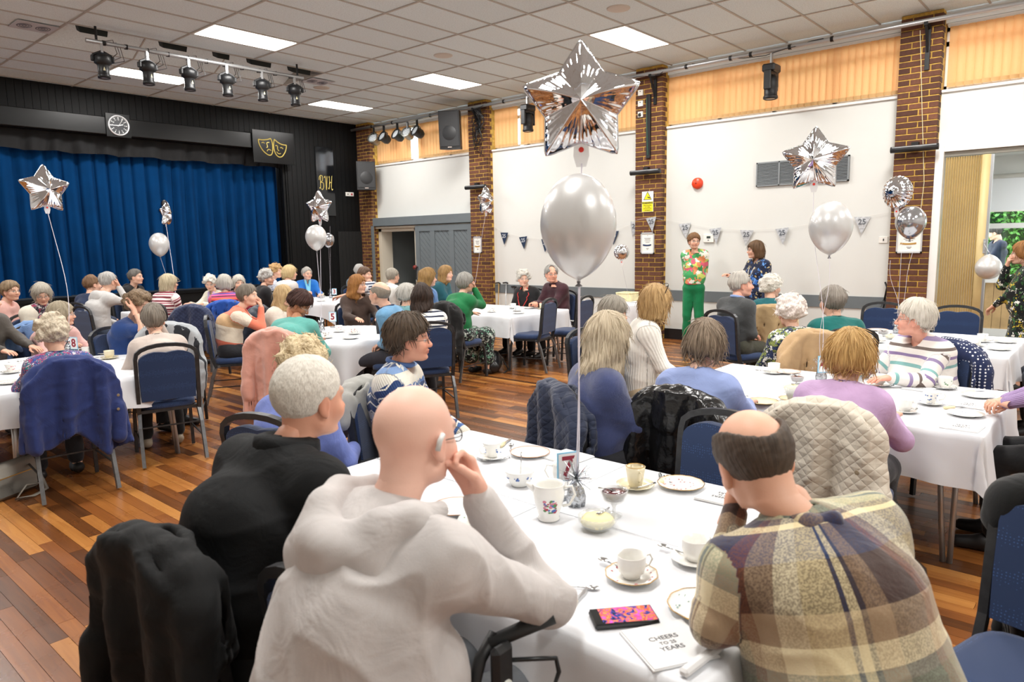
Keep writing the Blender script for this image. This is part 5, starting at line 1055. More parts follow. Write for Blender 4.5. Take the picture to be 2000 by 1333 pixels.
P={'a':(2.45,10.00,1.17,-40,-64),
'b':(2.56,9.26,1.15,-75,-100),
'left':(1.75,7.89,1.19,-70,-43),
'pink':(2.28,7.70,1.03,-70,-26),
'pattern':(1.57,5.53,1.07,85,74),
'navyman':(3.65,10.92,1.16,20,-3),
'hood7':(3.57,10.11,1.22,10,16),
'blackhood':(4.67,12.07,1.19,-60,-49),
'stripebob':(4.22,9.81,1.17,20,-3),
'whitecurl':(5.49,11.26,1.06,200,-126),
'rainbow':(4.71,9.25,1.15,60,53),
'greyfront':(5.44,10.24,1.09,-90,-106),
'coral':(3.88,7.12,1.12,-30,-51),
'bluetee':(2.63,6.79,1.13,-60,-56),
'beigeback':(2.41,5.95,1.07,75,60),
'blacktop':(5.84,10.10,1.15,-10,-52),
'floral17':(6.70,11.28,1.20,-30,-61),
'bob18':(6.41,10.37,1.20,10,-24),
'blue19':(7.39,11.39,1.13,-110,-95),
'blond20':(4.46,7.36,1.07,-60,-53),
'teal21':(3.62,5.73,1.11,35,-50),
'auburn22':(5.40,7.22,1.15,-110,-65),
'bald23':(4.42,5.58,1.16,120,107),
'grey24':(7.78,10.34,1.18,-100,23),
'brown25':(7.09,9.28,1.16,110,-62),
'white26':(7.38,8.94,1.13,0,-2),
'curly27':(6.46,7.09,1.18,0,-37),
'teal28':(7.53,7.86,1.18,-70,-72),
'green29':(6.17,6.10,1.15,5,-7),
'grey30':(5.07,5.90,1.09,20,-11),
'brown31':(4.56,5.10,1.13,60,40),
'w32':(8.14,6.84,1.09,185,-130),
'm33':(8.10,6.28,1.17,170,-124),
'm36':(6.98,2.96,1.17,-20,-59),
'w37':(7.56,2.88,1.11,20,-29),
'w38':(5.64,2.00,1.05,50,45),
'm39':(6.09,1.82,1.11,45,47),
'w40':(4.43,2.50,1.20,-50,-11),
'w41':(4.74,3.05,1.08,-90,-55),
'w42':(2.97,1.94,1.15,-32,-7),
'w43':(3.33,1.60,1.11,5,22),
'w44':(3.49,0.95,1.09,0,13),
'w45':(5.16,1.03,1.10,150,103),
'w50':(2.35,2.73,1.16,-60,-46),
'w51':(1.82,2.86,1.08,15,28),
'm52':(1.17,1.82,1.19,3,-1),
'm53':(1.04,1.20,1.21,0,4),
'm54':(1.64,0.65,1.14,75,37),
'r48':(4.88,0.21,0.79,100,88),
'r49':(7.08,0.31,0.90,120,93),
'green34':(9.78,4.90,1.60,195,-135),
'blue35':(9.57,3.89,1.47,150,130),
'dress46':(9.00,0.84,1.43,100,97),
'far47':(15.62,1.90,1.64,120,95)}
P['r48']=(4.42,.10,1.2,95,95); P['r49']=(7.1,.22,1.15,100,100)
G=gmat
def pl_(c,**k): return G('knit_'+c,'plain',[c],**k)
coll={}
def collar(t,d,m,r=.014,rad=.058):
    mb=MB(); c=d['N']+d['up']*.035
    mb.tube([c+np.array((rad*math.sin(q),rad*math.cos(q),-.012*math.cos(q)*1.2)) for q in np.linspace(0,6.283,21)[:-1]],r,6,closed=True); mb.build('collar',m,t,True)
def extra_sdf(name,fn,lo,hi,h,m,t,seed=1,amp=.004):
    f=Field(lo,hi,h); fn(f); V,F=f.mesh(); 
    if len(V)==0: return
    V=V+vnorm(V,F)*(amp*fnoise(V,26,seed))[:,None]; return smooth_obj(name,V,F,m,t,{'gv':V})
W='woman '
white_='e9e6df'; grh=('8f8d88','55534f')
def A(key,label,**k): return person(key,label,P[key],**k)
# left side tables
A('a','person in pale pink jumper and glasses, short light brown hair, at the far left',fem=True,hair=('shortf','9a8468','5a4836'),top=pl_('d9aaa0'),gl='2a2422',armL='lap',armR='lap')
t,d=A('b','person with grey fringe bob looking down, patterned scarf',fem=True,hair=('bob','bdb6a8','7f776a',dict(L=.05)),top=pl_('e2dccd'),pitch=18,gl='8a7a78')
extra_sdf('scarf',lambda f:f.cap(d['N']+(-.05,.03,.0),d['N']+(.05,.03,.0),.055,.055,1,.03).cap(d['N']+(-.06,.07,-.05),d['N']+(.04,.09,-.12),.05,.05,1,.04).cap(d['N']+(.05,.05,-.03),d['N']+(-.02,.09,-.15),.045,.045,1,.04),d['N']-.2,d['N']+.2,.01,G('scarf_print','floral',['2b2730','b5405f','d9d2d0','2b2730','7e5f78','e2dcd8'],sc=38),t,amp=.012)
A('left','person in dark brown jacket with red nails at the left edge',fem=True,hair=('bob','6a4d35','33241a',dict(L=.08)),top=pl_('4a443e',rough=.6),armL='table',armR='table',h=.014,bot='1f1f22')
A('pink','person in fluffy pink jumper with long grey blonde hair and clear glasses',fem=True,hair=('bob','b3a68f','756954',dict(L=.09)),top=pl_('e3b6b0',bump=.6),gl='b9b2b0',armL='table',armR='table',lean=.22,h=.013,hh=.0055)
A('pattern','person with fluffy cream curls in bright floral blouse, back to camera at table 8',fem=True,hair=('curly','d9cdb8','a3967f'),top=G('bright_floral','floral',['27457f','c23a5c','2f8f86','dfe0e6','a52f52','3a5ea8','c9587b'],sc=55),lean=.1,armL='table',armR='table',h=.012,hh=.0052,sleeve='long',pitch=8,wr=.004)
A('navyman','person in navy jumper and glasses, cropped brown hair, left of the grey hoodie',hair=('receding','8a6a4e','5a4331'),top=pl_('22304e'),gl='26262a',armL='lap',armR='lap')
t,d=A('hood7','person in light grey hoodie with hand over mouth, grey cropped hair',hair=('short','c4c2be','6f6c68'),top=pl_('c9c8c6'),armL='lap',armR='face',gl='303034',bot='2b3444',lean=.18)
extra_sdf('hood',lambda f:f.ell(d['N']+np.array((0,-.09,-.03)),(.12,.06,.09),.03).cap(d['N']+(-.08,-.02,.0),d['N']+(.08,-.02,0),.045,.045,1,.04),d['N']-.2,d['N']+.2,.012,pl_('c9c8c6'),t)
t,d=A('blackhood','person in black hooded top with short grey hair beside the stage',hair=('short','77736d','4b4844'),top=pl_('17181a'),armL='lap',armR='lap')
extra_sdf('hood',lambda f:f.ell(d['N']+np.array((0,-.08,-.02)),(.13,.06,.08),.03),d['N']-.2,d['N']+.2,.014,pl_('17181a'),t)
mar=G('maroon_stripe','stripes',[(0,'efe4e0'),(.22,'7a2c3a'),(.45,'efe4e0'),(.6,'a85868'),(.72,'efe4e0'),(.8,'7a2c3a')],sc=9)
A('stripebob','person with long ash blonde bob in maroon and white striped jumper',fem=True,hair=('bob','cfc2a4','94876c',dict(L=.1)),top=mar,gl='3a2f2c',h=.014)
t,d=A('whitecurl','person with white curls and lilac scarf in cream cardigan looking down',fem=True,hair=('curly','ded9cf','aaa59c'),top=pl_('ddd6c4'),pitch=14,gl='8d8480',armL='table',armR='table')
extra_sdf('scarf',lambda f:f.cap(d['N']+(-.05,.07,.0),d['N']+(-.03,.11,-.2),.022,.025,1,.01).cap(d['N']+(.05,.07,0),d['N']+(.03,.11,-.2),.022,.025,1,.01),d['N']-(.15,.05,.3),d['N']+.2,.01,pl_('b9a3cf'),t)
A('rainbow','person in bright rainbow striped jumper, grey hair, seen from behind',fem=True,hair=('bob','c9c4ba','96918a',dict(L=.05)),top=G('rainbow_stripe','stripes',[(0,'c9414f'),(.12,'e07a3f'),(.2,'cf4f6f'),(.34,'2f2a38'),(.42,'d95f8f'),(.56,'5a4a9a'),(.68,'d0453f'),(.8,'e8c6a0'),(.88,'2f2a38')],sc=7),armL='table',armR='table',h=.014)
A('greyfront','person with straight silver bob facing the camera beside the rainbow jumper',fem=True,hair=('bob','cbc6ba','97928a',dict(L=.02)),top=pl_('6f4a5c'))
t,d=A('coral','person in coral and cream colour block cardigan resting chin on clasped hands',fem=True,hair=('shortf','8a7f72','4f463c'),top=G('colour_block','twotone',[(0,'d9745c'),(.14,'e9dcc8'),(.3,'c9a57c'),(.42,'e07d62'),(.55,'ead9c6'),(.75,'de7a60')],sc=1),armL='chin',armR='chin',lean=.22,h=.013,hh=.0055)
A('bluetee','person in dark blue T-shirt with short brown waves, hand at ear',fem=True,hair=('curly','8d765c','4d3c2c'),top=pl_('22407a'),sleeve='short',armR='ear',armL='table',lean=.15,h=.013,hh=.0055,pitch=8)
A('beigeback','person in beige jumper with grey brown hair, back to camera by table 8',fem=True,hair=('shortf','8b8276','544c43'),top=pl_('c3b6ad'),lean=.3,armL='table',armR='face',h=.011,hh=.005,bot='17181a',shoe='a89a86',fat=1.1,chairlab='navy chair with steel legs seen squarely from behind, at table 8')
# group by the dark panelling
A('blacktop','person with silver curls and glasses in black top at table 3',fem=True,hair=('curly','c2c0bc','8d8b87'),top=pl_('18181b'),gl='55505a')
A('floral17','person with ginger blonde curls in white and blue floral blouse',fem=True,hair=('curly','cfa877','94703f'),top=G('blue_white_floral','floral',['dcdfe6','8f9cbc','e4e6ea','5f6f9c','c9cedb'],sc=40))
A('bob18','person with smooth blonde bob and white top seen in profile',fem=True,hair=('bob','d9c193','a38a5c',dict(L=.06,vol=.006)),top=pl_('dfdcd8'))
t,d=A('blue19','person in bright blue cardigan with pale blue scarf and glasses',fem=True,hair=('short','b5b1aa','7f7b75'),top=pl_('1f6fc4'),gl='3c3838',armL='table',armR='cup')
extra_sdf('scarf',lambda f:f.cap(d['N']+(-.04,.07,.02),d['N']+(-.01,.12,-.2),.022,.025,1,.01).cap(d['N']+(.04,.07,.02),d['N']+(.01,.12,-.2),.022,.025,1,.01),d['N']-(.15,.05,.3),d['N']+.2,.01,pl_('7fc4dc'),t)
t,d=A('blond20','person with long blonde hair, dark headband and glasses in white top',fem=True,hair=('long','cdb184','8c7148',dict(L=.17)),top=pl_('dfd6c9'),gl='262226',h=.013,hh=.0055)
t,d=A('teal21','person in teal jumper with short dark auburn hair, bent over table 5',fem=True,hair=('shortf','4a2a22','241512',dict(vol=.008)),top=pl_('5aa39a'),lean=.32,pitch=38,gl='c9cdd2',skin='b98566',armL='table',armR='table',h=.011,hh=.0048,fat=1.12,strands=160,chairlab='navy chair under the person in teal at table 5')
A('auburn22','person with long auburn hair and glasses in dark brown off-shoulder jumper',fem=True,hair=('long','a8743c','6b4420',dict(L=.16)),top=pl_('43332c'),gl='2c2a33',neck='wide',armL='table',armR='table',h=.013,hh=.0055)
t,d=A('bald23','person in pale blue polo jumper with balding grey head at table 5',hair=('bald','a39a8c','7a7064',dict(vol=.002)),top=pl_('6798bd'),gl='bfc3c8',bot='33323a',lean=.2,armL='tin',armR='tin',h=.011,hh=.0048,fat=1.12); collar(t,d,pl_('232c4a'),.013,.062)
A('grey24','person with grey hair almost hidden behind the striped navy top',fem=True,hair=('short','b5b3af','858380'),top=pl_('5a6a74'))
A('brown25','person with brown hair reaching an arm over table 3, navy striped top',fem=True,hair=('shortf','6d5442','3b2c22'),top=G('navy_stripe','stripes',[(0,'24304c'),(.55,'d9dade')],sc=24),armL=(-.25,.62,.78),armR='lap',sleeve='short')
t,d=A('white26','person in white shirt and glasses with grey hair before the doorway',hair=('short','aea79a','7b7468'),top=pl_('e4e2dc'),gl='8a8580'); collar(t,d,pl_('e4e2dc'))
t,d=A('curly27','person with long curly light brown hair, sunglasses on head, blue top',fem=True,hair=('long','a9854f','5f4426',dict(L=.16,vol=.012)),top=pl_('5f83b5'))
A('teal28','person with auburn fringe bob in dark teal top by the grey barn door',fem=True,hair=('bob','a88552','6d5030',dict(L=.13)),top=pl_('1d5560'),armL='cross',armR='cross',neck='v')
A('green29','person in bright green cardigan and black floral skirt with grey curls at table 2',fem=True,hair=('shortf','a7a49d','5a5752',dict(vol=.008)),top=pl_('14713f'),skirt=G('black_floral','floral',['15181a','15181a','cfd6cf','15181a','6fa58a','15181a','9fb0a5'],sc=34,widths=.6),armL='table',armR='face',lean=.17,h=.012,hh=.0055,fat=1.12,gl='6a6468')
A('grey30','person with short silver bob hidden behind the dark wavy hair',fem=True,hair=('bob','c2bfb8','8b8880',dict(L=.02)),top=pl_('5f8a8e'))
A('brown31','person with dark wavy hair in white jumper with navy stripes, back to camera',fem=True,hair=('long','3d2c22','1b130f',dict(L=.15,vol=.008)),top=G('breton','stripes',[(0,'e9e7e2'),(.66,'1f2a44')],sc=22),lean=.12,h=.012,hh=.0055,strands=120)
t,d=A('w32','person in black blazer with red piping and white curls at table 2',fem=True,hair=('curly','d6d2c8','a39f96'),top=pl_('1b1a1c'),gl='9a918c',armL='lap',armR='lap',h=.013,hh=.0055,neck='v',fat=1.1)
rp=mat('red_piping','d6352f',.5); 
for s_ in (-1,1): MB().tube([d['N']+np.array((s_*.05,.06,.02)),d['C']+np.array((s_*.105,.145,.05)),d['C']+np.array((s_*.075,.165,.0)),d['C']+np.array((s_*.085,.16,-.02)),d['P']+np.array((s_*.03,.17,.12))],.006,5).build('lapel_piping',rp,t)
t,d=A('m33','person in maroon polo shirt with glasses and swept grey hair at table 2',hair=('receding','a9a6a0','5f5c58',dict(vol=.004)),top=pl_('3f2028'),gl='35302f',armL='clasp',armR='clasp',h=.013,hh=.0055,fat=1.22,skin='dfa68d'); collar(t,d,pl_('3f2028'))
# right side
t,d=A('m36','person in charcoal jumper and blue collar with white hair, in profile with clasped hands',hair=('receding','cfcac0','95908a',dict(vol=.008)),top=pl_('47494a'),armL='tin',armR='tin',bot='4a4a3f',h=.012,hh=.005,lean=.08,skin='e3ab95'); collar(t,d,pl_('8ea6d6'),.016)
t,d=A('w37','person with white curls in cream quilted gilet over teal sleeves',fem=True,hair=('curly','e6e2d8','b5b0a5'),top=pl_('17636a'),h=.012,hh=.005)
extra_sdf('gilet',lambda f:f.cap(d['P']+(0,0,.02),d['C'],.135,.135,1.3,.04).cap(d['C'],d['N']-(0,0,.04),.128,.08,1.3,.04).cut(lambda X,Y,Z:Z-.5+0*X+0*Y,.02),d['P']-(.3,.3,.2),d['N']+(.3,.3,.2),.014,G('cream_quilt','plain',['d8ccb2'],bump=.7,knit=28),t)
A('w38','person with fluffy white hair in navy and olive flower print, back to camera',fem=True,hair=('curly','eadfd8','beb2aa',dict(vol=.006)),top=G('navy_olive_print','floral',['1d2740','6d7a3a','d9dcd6','1d2740','8d9a52','e6e6e0','31406a'],sc=30,widths=.62),h=.011,hh=.0046,fat=1.08,pitch=6)
A('m39','person in teal jumper with thinning grey hair, turned away at the wall side',hair=('receding','9a9288','6a635a',dict(vol=.006)),top=pl_('0d6763'),h=.012,hh=.005,fat=1.12)
t,d=A('w40','person with honey blonde bob, sunglasses on head and white cable knit jumper',fem=True,hair=('bob','c9a672','7f6038',dict(L=.1,vol=.004)),top=G('cable_knit','plain',['e9e4da'],bump=.8,knit=16),bot='b6a184',h=.010,hh=.0046,strands=260)
hr=d['hr'];sg=MB()
for s_ in (-1,1): sg.tube([hr@np.array((s_*.034+.026*math.cos(q),.055+.01*math.sin(q),.128+.012*math.sin(q)))+d['H'] for q in np.linspace(0,6.28,13)[:-1]],.003,4,closed=True); sg.tube([hr@np.array(p)+d['H'] for p in((s_*.06,.055,.125),(s_*.085,.0,.09),(s_*.088,-.03,.06))],.003,4)
sg.build('sunglasses',mat('dark_acetate','1d1a1a',.25),t)
A('w41','person with long grey hair in a tortoiseshell clip behind the grey waves',fem=True,hair=('bob','a8a296','625b50',dict(L=.08)),top=pl_('4a5a6a'),h=.013,hh=.005,pitch=14,strands=120)
A('w42','person with long wavy grey blonde hair in mottled navy jumper by the ribbons',fem=True,hair=('long','d2c4aa','94826a',dict(L=.22,vol=.014)),top=G('mohair_navy','plain',['3b4674'],bump=.9,sheen=.5),armL='lap',armR='lap',h=.0085,hh=.0045,strands=420,lean=.04,fat=1.12,shoulder=1.06)
t,d=A('w43','person with grey brown bob in light blue jumper and leather coat on chair',fem=True,hair=('bob','9c8a76','655646',dict(L=.03)),top=pl_('8fa0cf'),armL='table',armR='table',h=.009,hh=.0045,strands=380,lean=.12,fat=1.05)
A('w44','person with golden blonde bob in lilac jumper, quilted coat on chair',fem=True,hair=('bob','d4ad70','98723f',dict(L=.025,vol=.004)),top=pl_('bf9fc6'),armL='table',armR='table',h=.009,hh=.0045,strands=420,lean=.14,fat=1.12)
A('w45','person with short white hair and glasses in white, lilac, teal and brown striped jumper',fem=True,hair=('shortf','e3ddd0','b7b1a4',dict(vol=.006)),top=G('pastel_stripe','stripes',[(0,'e9e4de'),(.14,'7fb0ae'),(.22,'e9e4de'),(.38,'8a76a0'),(.46,'e9e4de'),(.6,'6f625c'),(.67,'e9e4de'),(.82,'9484aa'),(.9,'e9e4de')],sc=3.9),gl='2c3340',armL='table',armR='table',h=.010,hh=.0045,fat=1.28,strands=200,skin='e3a893')
t,d=A('r48','person in ribbed lilac cardigan and black trousers at the right end of table 4',fem=True,hair=('bob','8a7a68','4d4034',dict(L=.05)),top=G('lilac_rib','plain',['a98fbd'],knit=30,bump=.8),armL='clasp',armR='clasp',bot='111214',h=.011,lean=.06)
A('r49','person with watch and dark patterned trousers at the right edge behind table 4',fem=True,hair=('short','8a7a68','4d4034'),top=pl_('a9b4c4'),armL='tin',armR='tin',bot='2b2f3a')
# foreground
t,d=A('w50','person in blue and cream fair isle jumper with dark brown crop and glasses',fem=True,hair=('shortf','5d4c3c','2c231b',dict(vol=.01)),top=G('fair_isle','fairisle',[],sc=3.2,knit=34,bump=.6),gl='5a463c',h=.0085,hh=.0042,strands=420,lean=.05,skin='dba087',armL='lap',armR='lap'); collar(t,d,pl_('4b6ba3'),.014,.062)
A('w51','person with cream curls in periwinkle cardigan half hidden behind the white-haired head',fem=True,hair=('curly','dccaa6','a8916a',dict(vol=.008)),top=pl_('7080c4',bump=.7),h=.011,hh=.0046,strands=200)
t,d=A('m52','person with cropped white hair in black roll neck top in the foreground',hair=('buzz','e4dfd4','b9b2a6',dict(vol=.007)),top=pl_('07090b',rough=.8,sheen=.0),bot='1b1d20',lean=.27,nup=.012,armL='table',armR='lap',h=.009,hh=.004,fat=1.4,shoulder=1.18,strands=0,skin='d29a80',age=1,wr=.007,pitch=6); collar(t,d,pl_('07090b',rough=.8,sheen=.0),.030,.068)
lg=pl_('c4bfbd',bump=.2,rough=.9)
t,d=A('m53','bald person in pale grey hoodie with glasses, cheek on hand, at table 7',hair=None,top=lg,bot='55585c',lean=.17,armL='table',armR=dict(E=(.205,.40,.782),W=(.075,.285,1.06),p='face'),cho=.15,chs=.09,tail=True,h=.008,hh=.004,fat=1.3,shoulder=1.16,tsx=1.25,gl='3a3634',skin='ecbfac',wr=.015,pitch=8)
# hood lying on the back
N_=d['N']
def hoodf(f):
    L_=[(-.115,.05,.035),(-.125,-.03,.045),(-.09,-.10,.03),(-.03,-.14,.0),(.03,-.14,.0),(.09,-.10,.02),(.125,-.03,.03),(.115,.05,.02)]
    for p,q in zip(L_,L_[1:]): f.cap(N_+np.array(p),N_+np.array(q),.026,.026,1,.03)
    for p,q in zip(L_[1:],L_[2:-1]): f.cap(N_+np.array(p)*(.88,1.0,1)+(0,.0,-.04),N_+np.array(q)*(.88,1.0,1)+(0,.0,-.04),.042,.042,1,.05)
    f.ell(N_+np.array((-.02,-.135,-.11)),(.17,.058,.12),.05).ell(N_+np.array((-.03,-.15,-.19)),(.11,.045,.06),.05).ell(N_+np.array((0,-.02,.06)),(.075,.085,.07),.02,'s')
extra_sdf('hood',hoodf,N_-np.array((.3,.3,.35)),N_+np.array((.3,.25,.2)),.0085,lg,t,5,.009)
# hearing aid
MB().tube([(hq:=d['hr']@np.array(p)*d['hsz']+d['H']) for p in((.089,-.012,.022),(.092,-.024,.01),(.089,-.026,-.012))],.006,8).build('hearing_aid',mat('aid_white','d9dad8',.3),t,True)
pm_=G('brushed_plaid','plaid',[[(0,'d8c698'),(.18,'2a3350'),(.21,'dccb9f'),(.26,'2d2a38'),(.29,'8d7256'),(.42,'402a22'),(.66,'7a4428'),(.74,'a38a6e'),(.86,'e6d8b4')],[(0,'2e1c17'),(.22,'1b2f55'),(.36,'e0d2a8'),(.385,'1f2b48'),(.41,'7f8a76'),(.66,'8f9080'),(.72,'e6d9b2'),(.84,'9c866a')]],sc=2.35,rough=.95,sheen=.4,bump=.2)
x_,y_,z_,_,_=P['m54']
t,d=person('m54','balding person in brown, navy and cream checked shirt jacket in the right foreground',(1.66,.66,1.10,58,44),hair=('bald','5a4c40','2c241e',dict(vol=.003)),top=pm_,bot='23262c',lean=.24,side=-.10,pitch=26,roll=-12,cho=.24,hs=1.06,tail=True,nup=.035,armL=dict(E=(-.29,.12,.775),W=(-.09,.33,.95),p='face'),armR='lap',h=.0085,hh=.004,fat=1.3,shoulder=1.2,wr=.006,strands=0,skin='dfae94',tilt=.03); 
def colf(f):
    L_=[(-.03,.085,-.02),(-.072,.04,.01),(-.078,-.02,.03),(-.045,-.07,.04),(.02,-.08,.04),(.07,-.04,.03),(.078,.02,.012),(.04,.08,-.02)]
    for p,q in zip(L_,L_[1:]): f.cap(d['N']+np.array(p)*(.95,.95,1)+(0,0,.004),d['N']+np.array(q)*(.95,.95,1)+(0,0,.004),.012,.012,1,.02).cap(d['N']+np.array(p)-(0,0,.018),d['N']+np.array(q)-(0,0,.018),.012,.012,1,.03)
extra_sdf('shirt_collar',colf,d['N']-.2,d['N']+.2,.007,pm_,t,2,.002)
# standing
g_='standing people'
A('green34','person standing in green trousers and bright patterned blouse, hands behind back',fem=True,stand=True,hair=('shortf','8a643f','4d3421'),top=G('bright_blouse','floral',['3f9a5a','3f9a5a','c9d36a','e8e4d8','e08a5c','5fb06f','d9607a','f0eee4'],sc=16,widths=.7),bot='0f7a4a',armL='behind',armR='behind',gl='4a3a34',lean=.02,h=.012,hh=.0052,neck='v',grp=g_,shoe='cfc6b0',chairlab=False)
t,d=A('blue35','person standing and talking with raised hand, navy flower print dress and lanyard',fem=True,stand=True,hair=('bob','6d5136','3b2a1a',dict(L=.09)),top=G('navy_flower','floral',['18233f','18233f','3a6fc0','18233f','5f93d6','c9b98a','18233f'],sc=24,widths=.5),skirt='dress',armL='down',armR='point',gl='2f2b30',lean=.02,h=.012,hh=.0052,grp=g_,chairlab=False)
MB().tube([d['N']+np.array(p) for p in((-.06,.04,.02),(-.04,.13,-.14),(0,.16,-.3),(.04,.13,-.14),(.06,.04,.02))],.005,4).build('lanyard',wplastic,t); MB().box((-.03,.17,-.4),(.03,.174,-.3),M=Matrix.Translation(tuple(d['N']))).build('badge',wplastic,t)
A('dress46','person standing at right edge in yellow and green floral dress, hand on chin',fem=True,stand=True,hair=('bob','a5733f','6a4524',dict(L=.03)),top=G('ditsy_dress','floral',['14181a','14181a','c9b23a','14181a','e4e2da','3f6a3c','14181a','2f5a34'],sc=30,widths=.55),skirt='dress',armL='cross',armR='chin',gl='26262c',lean=.03,h=.012,hh=.0052,grp=g_,chairlab=False,fat=1.1)
A('far47','person in navy jumper with folded arms outside the next room window',stand=True,hair=('short','4f4a44','2c2825'),top=pl_('1a2236'),bot='3a5a8a',armL='folded',armR='folded',lean=.03,h=.018,grp=g_,chairlab=False,pitch=18)
# ---------------------------------------------------------------- draped coats
def coat(key_or_pos,label,m,zlow=.45,w=.26,sleeves=True,seed=1,h=.011,cat='coat',thick=.02,hood=False,name='coat',ragged=.05,zt=.95,front=True):
    x,y,yaw=CHAIRS[key_or_pos] if isinstance(key_or_pos,str) else key_or_pos
    a=math.radians(yaw); t=thing(name,label,cat,(x,y,0),a-math.pi/2)
    f=Field((-.48,-.52,zlow-.15),(.48,.02,1.06),h); r=random.Random(seed); p1,p2,p3=[r.uniform(0,6) for _ in range(3)]
    def sheet(f,yc,zl,ww,th):
        I=(slice(None),)*3; X=f.ax[0][:,None,None];Y=f.ax[1][None,:,None];Z=f.ax[2][None,None,:]
        dn=np.clip((zt-Z)/(zt-zl+1e-3),0,1.2); tilt=-.09*(Z-.45)
        yy=yc+tilt-.012*dn-(.012+.030*dn)*np.sin(X*30+p1+dn*1.6+3*dn*X)-.018*dn*np.sin(X*61+p2+dn)-.03*dn
        lim=ww*(1+.18*dn); top=zt-.085*(np.abs(X)/.21)**2.6
        low=zl+ragged*np.sin(X*9+p3)+ragged*.6*np.sin(X*21+p1)
        D=np.maximum(np.maximum(np.abs(Y-yy)-th,np.abs(X)-lim),np.maximum(Z-top,low-Z)); f.comb(I,D.astype(np.float32),.012,'u')
    sheet(f,-.275,zlow,w,thick*.62); 
    if front: sheet(f,-.165,max(zlow,.62),w*.9,thick*.5)
    pts=[(q*.21,-.218-.085*.48,zt-.01-.085*abs(q)**2.6) for q in np.linspace(-1,1,9)]
    for p,q in zip(pts,pts[1:]): f.cap((p[0],p[1]-.01,p[2]-.012),(q[0],q[1]-.01,q[2]-.012),.036,.036,1,.02)
    for s_ in (-1,1):
        f.cap((s_*.185,-.25,zt-.09),(s_*.215,-.265,zt-.17),.042,.045,1,.03)
        if sleeves: f.cap((s_*.215,-.27,zt-.14),(s_*(.235+.03*r.random()),-.31+.03*r.random(),zt-.36),.045,.042,1,.03); f.cap((s_*.25,-.31,zt-.36),(s_*(.23+.04*r.random()),-.33,max(zt-.56,zlow+.02)),.042,.040,1,.02)
    if hood: f.ell((0,-.30,zt-.06),(.13,.06,.10),.04)
    V,F=f.mesh(); V=V+vnorm(V,F)*(.009*fnoise(V,20,seed,(2,2,.5))+.009*(1-np.minimum(np.abs(fnoise(V,15,seed+5,(1.6,1,.6))),1))**3+.003*fnoise(V,60,seed+1))[:,None]
    smooth_obj('shell',V,F,m,t,{'gv':V})
    bt=mat('horn_button','8a7a62',.4)
    for q in range(3): MB().lathe([(0,.004),(.009,.003),(.010,0)],10,M=Matrix.Translation((w*.9,-.335-.03*q,zlow+.12+.1*q))@Mx).build('button',bt,t)
    return t
def quilt(n,c):
    m=mat(n,c,.75,sheen=.2); t=NT(m); tc=t.n('ShaderNodeTexCoord'); mp=t.n('ShaderNodeMapping'); mp.inputs['Rotation'].default_value=(0,math.pi/4,0); mp.inputs['Scale'].default_value=(1,0,1); t.l(tc.outputs['Object'],mp.inputs[0]); H_=[]
    sp=t.n('ShaderNodeSeparateXYZ'); t.l(mp.outputs[0],sp.inputs[0])
    for o_ in (0,2):
        mu=t.n('ShaderNodeMath',operation='MULTIPLY'); mu.inputs[1].default_value=30; t.l(sp.outputs[o_],mu.inputs[0]); pp=t.n('ShaderNodeMath',operation='PINGPONG'); pp.inputs[1].default_value=.5; t.l(mu.outputs[0],pp.inputs[0]); pw=t.n('ShaderNodeMath',operation='POWER'); pw.inputs[1].default_value=.5; t.l(pp.outputs[0],pw.inputs[0]); H_.append(pw)
    mi=t.n('ShaderNodeMath',operation='MINIMUM'); t.l(H_[0].outputs[0],mi.inputs[0]); t.l(H_[1].outputs[0],mi.inputs[1]); bp=t.n('ShaderNodeBump',i_Strength=.7); bp.inputs['Distance'].default_value=.008; t.l(mi.outputs[0],bp.inputs['Height']); t.l(bp.outputs[0],t.b.inputs['Normal']); return m
def clothm(n,c,**k): return G('coat_'+n,'plain',[c],**k)
coat('pattern','navy blue cotton jacket with buttons hanging over chair back at table 8',clothm('navy','26356b'),.36,.27,seed=3,ragged=.07,h=.010)
coat('m52','black wool coat draped over the chair in the left foreground corner',clothm('black','0e0f10',sheen=.03),.12,.225,seed=5,ragged=.04,h=.010)
coat('w44','cream quilted jacket hung on the chair of the blonde person in lilac',quilt('cream_quilted','d2c8b8'),.38,.205,seed=7,h=.010,hood=False)
coat('w43','glossy black leather coat over the chair at table 4',mat('black_leather','151516',.25,bump=(14,.6,.02)),.3,.25,seed=8,h=.011,thick=.022)
coat('w42','quilted navy coat on the chair of the person with long wavy hair',quilt('navy_quilted','1b2640'),.3,.25,seed=9)
coat('green29','long black coat on the chair of the person in green cardigan',clothm('black2','161616'),.22,.26,seed=11,h=.014)
coat('teal21','long fluffy pale pink coat hanging over a chair beside table 5',clothm('pink','d9a090',sheen=.6,bump=.6),.2,.25,seed=12,h=.011)
coat('w38','camel beige coat over the chair of the person in flower print',clothm('camel','c2a27a'),.4,.27,seed=13,h=.013)
coat('w37','tan coat on the chair beside the grey jumper',clothm('tan','b59a72'),.45,.25,seed=14,h=.015)
coat('w45','navy jacket with white dots over the chair of the person in pastel stripes',G('dotted_cloth','dots',['202c52','e6e8ec'],sc=48),.42,.25,seed=15,h=.012)
coat('w50','light grey wool jacket over the chair behind the fair isle jumper',clothm('ltgrey','a5a5a0',sheen=.5,bump=.7),.66,.15,sleeves=False,seed=16,h=.012)
coat('pink','pale blue coat over the chair left of the fluffy pink jumper',clothm('paleblue','6f8fbd'),.45,.25,seed=17,h=.014)
coat('blacktop','dark red coat over the chair at table 3',clothm('red','9a2440'),.45,.25,seed=18,h=.018,sleeves=False)
